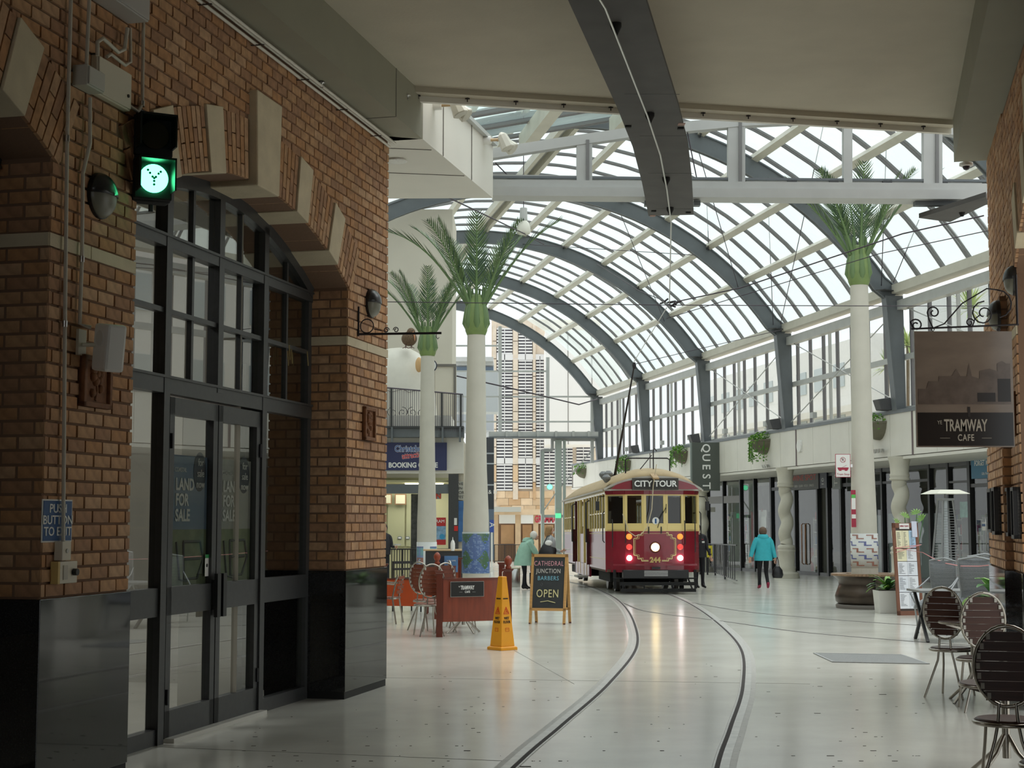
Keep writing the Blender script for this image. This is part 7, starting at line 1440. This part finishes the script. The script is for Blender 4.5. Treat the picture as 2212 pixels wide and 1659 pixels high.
def fpanel(lb, a, b, z0, z1, m, par):
    a = Vector(a); b = Vector(b); c = (a + b) / 2; o = bpy.data.objects.new('panel', None); C.objects.link(o); o.parent = par; o.location = (c.x - par.location.x, c.y - par.location.y, 0); o.rotation_euler = (0, 0, atan2(b.y - a.y, b.x - a.x)); L = (b - a).length - .1
    MB().box(-L / 2, L / 2, -.015, .015, z0, z1).build('board', m, o); MB().box(-L / 2, L / 2, -.022, .022, z1 - .02, z1 + .005).build('top_edge', cherd, o); return o
fn = thing('timber_screen', 'cherry wood screen with the café sign, posts and round finial beside the yellow cone', 'fence', (-.55, 23.3, 0)); ff = thing('timber_screen', 'orange and cherry wood screen behind the silver armchair, with a round finial post', 'fence', (-1.9, 27.4, 0)); fe_ = thing('timber_screen', 'single cherry wood screen post at the edge of the brick pier', 'fence', (-1.97, 23.75, 0))
post('', -1.08, 23.1, .93, par=fn); post('', -.06, 24.2, .93, True, .11, par=fn); post('', -.17, 25.6, .99, par=fn); post('', -1.97, 23.75, 1.02, par=fe_); post('', -1.32, 27.3, .92, True, par=ff); post('', -.98, 28.4, 1.0, par=ff)
fpanel('', (-1.08, 23.1, 0), (-.04, 23.55, 0), .22, .86, cher, fn); fpanel('', (-.06, 24.2, 0), (-.17, 25.6, 0), .22, .8, cher, fn); fpanel('', (-2.7, 27.6, 0), (-1.36, 27.3, 0), .22, .70, orange, ff); fpanel('', (-1.32, 27.3, 0), (-.98, 28.4, 0), .3, .9, cher, ff)
fa_ = atan2(.45, 1.04); p = Vector((-1.08, 23.1, 0)).lerp(Vector((-.04, 23.55, 0)), .38); o = thing('cafe_sign', 'black café sign plate with silver border on the cherry panel', 'sign', (p.x + .012, p.y - .03, .70), fa_)
MB().box(-.27, .27, -.008, .004, -.115, .115).build('border', mat('sign_silver_edge', S(150, 148, 144), .4), o); MB().box(-.262, .262, -.012, -.008, -.107, .107).build('plate', mat('sign_black2', S(24, 23, 22), .4), o); tramway(o, -.014, .02, .085, white_t)
# blue poster on the fence, papers
o, w, h = bsign('menu_poster', 'blue sky poster leaning behind the far fence', 'poster', 960, 1201, 989, 1236, 0, mat('poster_sky2', S(96, 140, 190), .5, noise=.25, nscale=3), Y=28.2); text('lettering', 'WELCOME', .035, white_t, o, (0, -.008, .06), FR)
o, w, h = bsign('menu_poster', 'dark navy poster beside the blue sky poster', 'poster', 946, 1201, 959, 1232, 0, navy, Y=28.3)
o = thing('side_table', 'orange wood table behind the far fence carrying the posters', 'table', (-1.15, 28.9, 0)); MB().box(-.5, .5, -.25, .25, .62, .65).build('top', orange, o); [MB().box(a, a + .04, b, b + .04, 0, .62).build('leg', cherd, o) for a in (-.45, .4) for b in (-.2, .16)]
# sauce bottle on far counter
p = AY(978, 1180, 34); o = thing('bottle', 'white pointed bottle on the counter behind the café chairs', 'bottle', p); MB().lathe([(.05, -.1), (.05, .06), (.03, .12), (.01, .14), (.005, .2)], 14).build('body', offw, o)
o = thing('service_counter', 'dark counter behind the railing under the white bottle', 'counter', (p.x, 34, 0)); MB().box(-.6, .6, 0, .5, 0, p.z - .1).build('body', mat('counter_dark', S(52, 52, 54), .6), o); MB().box(-.65, .65, -.03, .53, p.z - .1, p.z - .07).build('top', mat('counter_top', S(200, 170, 130), .5), o)
# wet floor cone
o = thing('wet_floor_cone', 'tall yellow wet floor warning cone', 'warning cone', (-.13, 20.85, 0), radians(41)); yel = mat('cone_yellow', S(236, 160, 22), .4, noise=.03)
def frus(mb, r0, r1, z0, z1): mb.hexa([(-r0, -r0, z0), (r0, -r0, z0), (r0, r0, z0), (-r0, r0, z0), (-r1, -r1, z1), (r1, -r1, z1), (r1, r1, z1), (-r1, r1, z1)])
mb = MB(); frus(mb, .145, .145, 0, .035); frus(mb, .145, .125, .035, .05); mb.build('base', yel, o, bevel=.004); mb = MB(); frus(mb, .118, .042, .05, .96); frus(mb, .046, .040, .955, .975); mb.build('body', yel, o, bevel=.006); MB().tube([(0, 0, .97), (0, 0, 1.03), (.015, 0, 1.04)], .006).build('hook', offw, o)
conr = mat('cone_red', S(208, 70, 24), .5); cont = mat('cone_text', S(60, 44, 20), .6)
for sd in (0, 1):
    R_ = Matrix.Rotation(-pi / 2 * sd, 4, 'Z'); tilt = math.atan((.118 - .042) / .91); yf = lambda z: -(.118 - .0835 * (z - .05)) - .002
    def put(s_, size, z, m, sx=1): 
        t = text('lettering', s_, size, m, o, (0, 0, 0), FR, sx=sx, bold=.001); t.matrix_basis = R_ @ Matrix.Translation((0, yf(z), z)) @ Matrix.Rotation(pi / 2 - tilt, 4, 'X') @ Matrix.Diagonal((sx, 1, 1, 1))
    put('WARNING', .022, .68, cont, .8); put('WET', .048, .42, cont, .85); put('FLOOR', .048, .37, cont, .78)
    mb = MB(); mb.X = R_ @ Matrix.Translation((0, yf(.52), .52)) @ Matrix.Rotation(-tilt, 4, 'X')
    for a, b in (((-.045, -.04), (.045, -.04)), ((.045, -.04), (0, .05)), ((0, .05), (-.045, -.04)), ((-.005, .025), (.008, -.005)), ((.008, -.005), (-.015, -.025)), ((.0, .0), (.022, -.025))): mb.beam((a[0], 0, a[1]), (b[0], 0, b[1]), .008, .004, (0, 1, 0))
    mb.build('warning_triangle', conr, o)
    mb = MB(); mb.X = R_ @ Matrix.Translation((0, yf(.27), .27)) @ Matrix.Rotation(-tilt, 4, 'X')
    for a, b in (((-.03, -.022), (.03, -.022)), ((.03, -.022), (.03, .022)), ((.03, .022), (-.03, .022)), ((-.03, .022), (-.03, -.022)), ((-.02, .006), (.02, .006))): mb.beam((a[0], 0, a[1]), (b[0], 0, b[1]), .003, .003, (0, 1, 0))
    mb.build('small_label', conr, o)
# chalkboard A-frame
pine = mat('pine_frame', S(206, 160, 100), .5, noise=.1, nscale=5, stretch=(1, 1, 6)); chalkb = mat('chalkboard', S(58, 62, 64), .7, noise=.12, nscale=5)
a = GR(1151, 1347); b = GR(1226, 1350); c = (a + b) / 2; W2 = (b - a).length
o = thing('chalkboard', 'pine framed chalkboard advertising the barbers', 'sandwich board', (c.x, c.y, 0), atan2(b.y - a.y, b.x - a.x) + .12)
def leafb(sg, tag_):
    H = 1.16; ln = .20 * sg; X = Matrix(((1, 0, 0, 0), (0, 1, -ln / H, ln), (0, 0, 1, 0), (0, 0, 0, 1)))
    lf = bpy.data.objects.new(tag_, None); C.objects.link(lf); lf.parent = o; hw = W2 / 2; 
    def bxx(nm, m, *d): mb = MB(); mb.X = X; mb.box(*d); mb.build(nm, m, lf)
    for s_ in (-1, 1): bxx('stile', pine, min(s_ * hw, s_ * (hw - .045)), max(s_ * hw, s_ * (hw - .045)), -.015, .015, .0, H)
    bxx('rail', pine, -hw, hw, -.015, .015, H - .05, H); bxx('rail', pine, -hw, hw, -.015, .015, .22, .265); bxx('board', chalkb, -hw + .04, hw - .04, -.005, .005, .26, H - .045)
    for s_ in (-1, 1): bxx('foot', mat('dark_foot', S(90, 40, 36), .5), min(s_ * hw, s_ * (hw - .03)), max(s_ * hw, s_ * (hw - .03)), -.017, .017, 0, .02)
    return lf
leafb(-1, 'front_leaf'); leafb(1, 'back_leaf')
for s_, z, sz, col, sx in (('CATHEDRAL', 1.0, .115, S(226, 168, 178), .72), ('JUNCTION', .875, .105, S(222, 220, 214), .76), ('BARBERS', .755, .10, S(140, 200, 220), .86), ('OPEN', .50, .19, S(232, 224, 168), .74)):
    t = text('chalk_lettering', s_, sz, mat('chalk_' + s_, col, .9), o, (-.01, -.2 * (1 - z / 1.16) - .012, z), (pi / 2 - .17, 0, 0), sx=sx, space=1.12)
mb = MB(); mb.tube([(-.13, -.2 * (1 - .375 / 1.16) - .012, .365), (0, -.2 * (1 - .38 / 1.16) - .012, .385), (.13, -.2 * (1 - .36 / 1.16) - .012, .355)], .006); mb.build('chalk_underline', mat('chalk_OPEN', S(232, 224, 168)), o)
mb = MB(); mb.tube([(-.14, -.095, .66), (-.12, -.095, .62), (-.1, -.1, .66), (-.12, -.1, .68)], .003); mb.build('chalk_smudge', mat('chalk_grey', S(110, 112, 114), .9), o)
# steel bin
p = GR(1111, 1268); o = thing('steel_bin', 'round brushed steel bin behind the mint coat', 'bin', p); MB().lathe([(.155, 0), (.16, .02), (.16, .50), (.15, .505)], 28).build('drum', alu, o); MB().lathe([(.165, .50), (.165, .53), (.1, .54)], 28).build('lid_ring', mat('bin_lid', S(206, 200, 176), .4), o)
# menu board right
mw = mat('walnut_frame', S(122, 76, 54), .5, noise=.12, nscale=5); a = GR(1938, 1328); b = GR(1996, 1333)
o = thing('menu_board', 'tall brown framed menu board covered in printed sheets', 'sandwich board', ((a.x + b.x) / 2, (a.y + b.y) / 2, 0), .18); hw = .25; H = 1.68; X = Matrix(((1, 0, .03, 0), (0, 1, .16, 0), (0, 0, 1, 0), (0, 0, 0, 1)))
def mx2(nm, m, *d): mb = MB(); mb.X = X; mb.box(*d); return mb.build(nm, m, o)
for d in ((-hw, -hw + .055), (hw - .055, hw)): mx2('stile', mw, *d, -.02, .02, 0, H)
mx2('rail', mw, -hw, hw, -.02, .02, 0, .08); mx2('rail', mw, -hw, hw, -.02, .02, H - .09, H); mx2('back_board', mat('board_dark', S(70, 56, 50), .6), -hw + .05, hw - .05, -.005, .01, .05, H - .05)
MB().prism([(.02, .02), (.02 + .45, 0), (.02 + .26, 1.2), (.26, 1.3)], hw - .04, hw + .02, 'x').build('black_back_leaf', black, o)
ps = [mat('paper_%d' % k, S(*c), .7) for k, c in enumerate(((232, 234, 240), (236, 230, 196), (176, 206, 232), (226, 230, 238)))]; ink = mat('menu_ink', S(96, 98, 104), .8); rm = random.Random(5); n_ = 0
for i, (z0, z1) in enumerate(((1.22, 1.54), (.98, 1.2), (.72, .97), (.42, .71), (.12, .41))):
    for k in range(3 if i < 1 else 2):
        nn = 3 if i < 1 else 2; w = .39 / nn; x0 = -.195 + w * k; m = ps[(1, 1, 2)[k]] if i == 0 else ps[1] if (i == 1 and k == 0) else ps[(i + k) % 2 * 3]; mb = MB(); mb.X = X; mb.box(x0, x0 + w - .004, -.012 - .001 * (k + i), -.006, z0, z1); mb.build('menu_sheet', m, o)
        mb = MB(); mb.X = X; z = z1 - .04
        while z > z0 + .03: mb.box(x0 + .02, x0 + .02 + rm.uniform(.3, .8) * (w - .04), -.0185, -.018, z, z + .006); z -= .022
        mb.build('printed_lines', ink, o, kind='stuff')
mx2('open_sign', offw, -.12, .07, -.03, -.02, H - .11, H - .01); t = text('lettering', 'OPEN 7 DAYS', .038, crim, o, (.02, .215, H - .06), FR, sx=.72, bold=.001); t.location = (.02, (H - .06) * .16 - .034, H - .06)
mx2('clear_holder', mat('clear_plastic', S(206, 210, 226), .2), .12, .22, -.04, -.022, H - .26, H + .03)
st_ = mat('pink_string', S(226, 150, 150), .8)
o2 = thing('pink_string', 'pink string tied from the menu board to the brick pier', 'string'); A = Vector(o.location) + Vector((-.22, .12, 1.22)); Bp = Vector(o.location) + Vector((.28, .2, 1.28)); e = AY(2166, 1218, 16.6)
MB().tube([A, Bp], .006).build('loop', st_, o2); A2 = Vector(o.location) + Vector((-.22, .08, 1.14)); MB().tube([A + Vector((0, -.02, 0)), Bp + Vector((0, -.08, -.14))] + [(Bp + Vector((0, -.08, -.14))).lerp(e, f) - Vector((0, 0, .12 * sin(pi * f))) for f in (.2, .4, .6, .8, 1)], .006).build('line', st_, o2); MB().tube([A2, Bp], .006).build('loop', st_, o2)
# planters with plants
lf = [mat('plant_%d' % k, S(*c), .4) for k, c in enumerate(((88, 140, 56), (120, 168, 62), (70, 112, 64)))]
def strap_plant(name, lb, loc, boxw, boxh, n, L, seed, wd=.035):
    o = thing(name, lb, 'potted plant', loc); w = boxw / 2; mb = MB(); mb.hexa([(-w * .86, -w * .86, 0), (w * .86, -w * .86, 0), (w * .86, w * .86, 0), (-w * .86, w * .86, 0), (-w, -w, boxh), (w, -w, boxh), (w, w, boxh), (-w, w, boxh)]); mb.build('pot', mat('white_pot', S(222, 220, 214), .5), o, bevel=.005); MB().box(-w * .93, w * .93, -w * .93, w * .93, boxh - .02, boxh + .004).build('soil', mat('soil', S(60, 48, 38), .9), o); rp = random.Random(seed)
    for k in range(n):
        az = 2 * pi * k / n + rp.uniform(-.3, .3); el = rp.uniform(.35, 1.35); l = L * rp.uniform(.75, 1.1); d = Vector((cos(az), sin(az), 0)); sd = Vector((-sin(az), cos(az), 0)); P = []; x = z = 0; e = el
        for q in range(6): P.append(Vector((0, 0, boxh)) + d * x + Vector((0, 0, z))); x += cos(e) * l / 5; z += sin(e) * l / 5; e -= .32
        vs = []; fs = []
        for q, p in enumerate(P): w_ = wd * sin(pi * min(1, (q + .7) / 6)) + .004; vs += [p - sd * w_, p + Vector((0, 0, -.008)), p + sd * w_]
        for q in range(5): fs += [(q * 3, q * 3 + 1, q * 3 + 4, q * 3 + 3), (q * 3 + 1, q * 3 + 2, q * 3 + 5, q * 3 + 4)]
        mb = MB(); mb.add(vs, fs); mb.build('leaf', rp.choice(lf), o, fixn=False)
    return o
p = AY(1914, 1125, 29.15); strap_plant('potted_dracaena', 'white square planter with fresh green strap leaves beside the bench', (p.x, 29.15, 0), .46, .42, 24, .46, 2, .05)
p = AY(2150, 1200, 20.0); strap_plant('potted_plant', 'green leafy plant in a white pot behind the brick pier', (p.x, 20, 0), .5, .7, 16, .6, 6, .07)
p = AY(2000, 1125, 29.5); o = thing('split_leaf_plant', 'split leaved green plant rising behind the menu board', 'potted plant', (p.x - .35, 29.5, 0)); MB().lathe([(.14, 0), (.2, .4), (.19, .42)], 18).build('pot', offw, o); 
for k, (dx, dz, an) in enumerate(((-.05, .0, .4), (.18, .06, -.3), (-.22, -.12, .9), (.3, -.04, -.8), (0, -.3, .2))):
    zt = 1.72 + (1125 - 1118) / 112.6 + dz; MB().tube([(0, 0, .4), (dx * .5, 0, zt * .6), (dx, 0, zt)], .008).build('stem', lf[2], o); mb = MB(); mb.X = Matrix.Translation((dx, 0, zt)) @ Matrix.Rotation(an, 4, 'Y') @ Matrix.Rotation(.9, 4, 'X')
    for j in range(7): a = -1.2 + j * .4; L = .17 * cos(a * .55); mb.add([(0, 0, 0), (L * .6 * sin(a - .14), L * .6 * cos(a - .14), .01), (L * sin(a), L * cos(a), -.02), (L * .6 * sin(a + .14), L * .6 * cos(a + .14), .01)], [(0, 1, 2, 3)])
    mb.build('leaf', lf[1], o, fixn=False)
# patio heater
p = AY(2043, 1125, 33.0); o = thing('patio_heater', 'tall grey pyramid patio heater with flat white top', 'heater', (p.x, 33, 0), .2); hm = mat('heater_grey', S(150, 152, 154), .4, metal=.4); mb = MB(); frus(mb, .26, .24, 0, .55); mb.build('base_cabinet', hm, o)
for a in (-1, 1):
    for b in (-1, 1): MB().beam((a * .25, b * .25, .5), (a * .11, b * .11, 2.2), .035, .035).build('corner_leg', hm, o)
MB().tube([(0, 0, .55), (0, 0, 2.15)], .05, 12).build('flame_tube', mat('heater_tube', S(190, 196, 200), .15), o)
for sd in range(4):
    mb = MB(); mb.X = Matrix.Rotation(sd * pi / 2, 4, 'Z')
    for k in range(26): z = .6 + k * .055; r_ = .245 - .082 * (z - .5); mb.tube([(-r_, -r_, z), (r_, -r_, z)], .005, 4)
    mb.build('guard_mesh', hm, o, kind='stuff')
mb = MB(); frus(mb, .13, .15, 2.15, 2.2); mb.build('burner', hm, o); mb = MB(); frus(mb, .37, .22, 2.3, 2.38); frus(mb, .38, .37, 2.29, 2.3); mb.build('reflector', mat('heater_reflector', S(232, 230, 214), .4), o); MB().tube([(0, 0, 2.2), (0, 0, 2.3)], .02).build('stem', hm, o)
# grey mesh chairs stacked and tipped
wick = mat('grey_mesh', S(128, 132, 136), .6, noise=.2, nscale=90); gfr = mat('grey_frame', S(150, 154, 156), .4, metal=.3)
def mesh_chair(lb, loc, rot):
    o = thing('mesh_chair', lb, 'chair', loc, 0, 'grey mesh chairs'); o.rotation_euler = rot
    prof = [(-.26, .40), (-.22, .44), (.0, .43), (.18, .43), (.24, .5), (.28, .7), (.36, .92)]
    mb = MB(); vs = []; fs = []
    for y, z in prof:
        for k in range(7): x = -.24 + .08 * k; vs.append((x, y + .03 * cos(pi * x / .48) * (1 if z > .46 else 0), z - .015 * cos(pi * x / .48)))
    for i in range(len(prof) - 1):
        for k in range(6): fs.append((i * 7 + k, i * 7 + k + 1, (i + 1) * 7 + k + 1, (i + 1) * 7 + k))
    mb.smooth = True; mb.add(vs, fs); m = mb.build('mesh_shell', wick, o); q = m.modifiers.new('t', 'SOLIDIFY'); q.thickness = .012
    mb = MB()
    for k in range(24):
        f = k / 24 * (len(prof) - 1); i = int(f); y = prof[i][0] + (prof[i + 1][0] - prof[i][0]) * (f - i); z = prof[i][1] + (prof[i + 1][1] - prof[i][1]) * (f - i); mb.tube([(-.24, y - .008, z + .008), (.24, y - .008, z + .008)], .003, 3)
    mb.build('woven_strands', gfr, o, kind='stuff')
    for sg in (-1, 1): MB().tube([(sg * .25, y, z) for y, z in prof], .014, 6).build('side_tube', gfr, o); MB().tube([(sg * .25, -.24, .41), (sg * .27, -.3, .0)], .013).build('leg', gfr, o); MB().tube([(sg * .25, .18, .42), (sg * .27, .3, .0)], .013).build('leg', gfr, o); MB().tube([(sg * .25, -.2, .42), (sg * .28, -.22, .62), (sg * .28, .1, .64), (sg * .26, .28, .68)], .013).build('arm', gfr, o)
    MB().tube([(-.25, .36, .92), (0, .4, .95), (.25, .36, .92)], .014).build('top_tube', gfr, o); return o
mesh_chair('grey mesh chair tipped forward over the others, back facing out', (6.38, 21.2, .2), (radians(26), 0, radians(-40))); mesh_chair('grey mesh chair leaning next to the black board', (6.6, 23.7, .12), (radians(22), 0, radians(-55))); mesh_chair('grey mesh chair in the middle of the stack, mostly hidden', (7.0, 22.9, .2), (radians(22), 0, radians(-20)))
o = thing('outdoor_table', 'dark table under the stacked mesh chairs', 'table', (6.5, 22.4, 0)); MB().box(-.7, .7, -.4, .4, .7, .73).build('top', mat('table_grey', S(120, 122, 122), .4), o)
for a in (-.6, .6):
    MB().beam((a, -.35, 0), (a, .35, .7), .04, .04).build('cross_leg', black, o); MB().beam((a, .35, 0), (a, -.35, .7), .04, .04).build('cross_leg', black, o)
o = thing('small_a_frame', 'small black rimmed standing sign with red and white round emblem by the wine shop door', 'sandwich board', GR(1764, 1237), -.2); MB().box(-.22, .22, 0, .05, .05, .95).build('leaf', mat('red_white_board', S(206, 90, 84), .5), o); MB().disc((0, -.01, .5), .2, .02, 'y').build('round_emblem', offw, o); MB().box(.2, .5, .15, .3, 0, .85).build('back_leaf', mat('board_grey', S(80, 82, 84), .5), o)
o = thing('closing_wall', 'plain pale wall closing the arcade beyond the last shop', 'wall', Aw(2.7, 80, 0), AA); MB().box(-2.8, 6, 0, .4, -1, 3.5).build('wall', plaster, o)
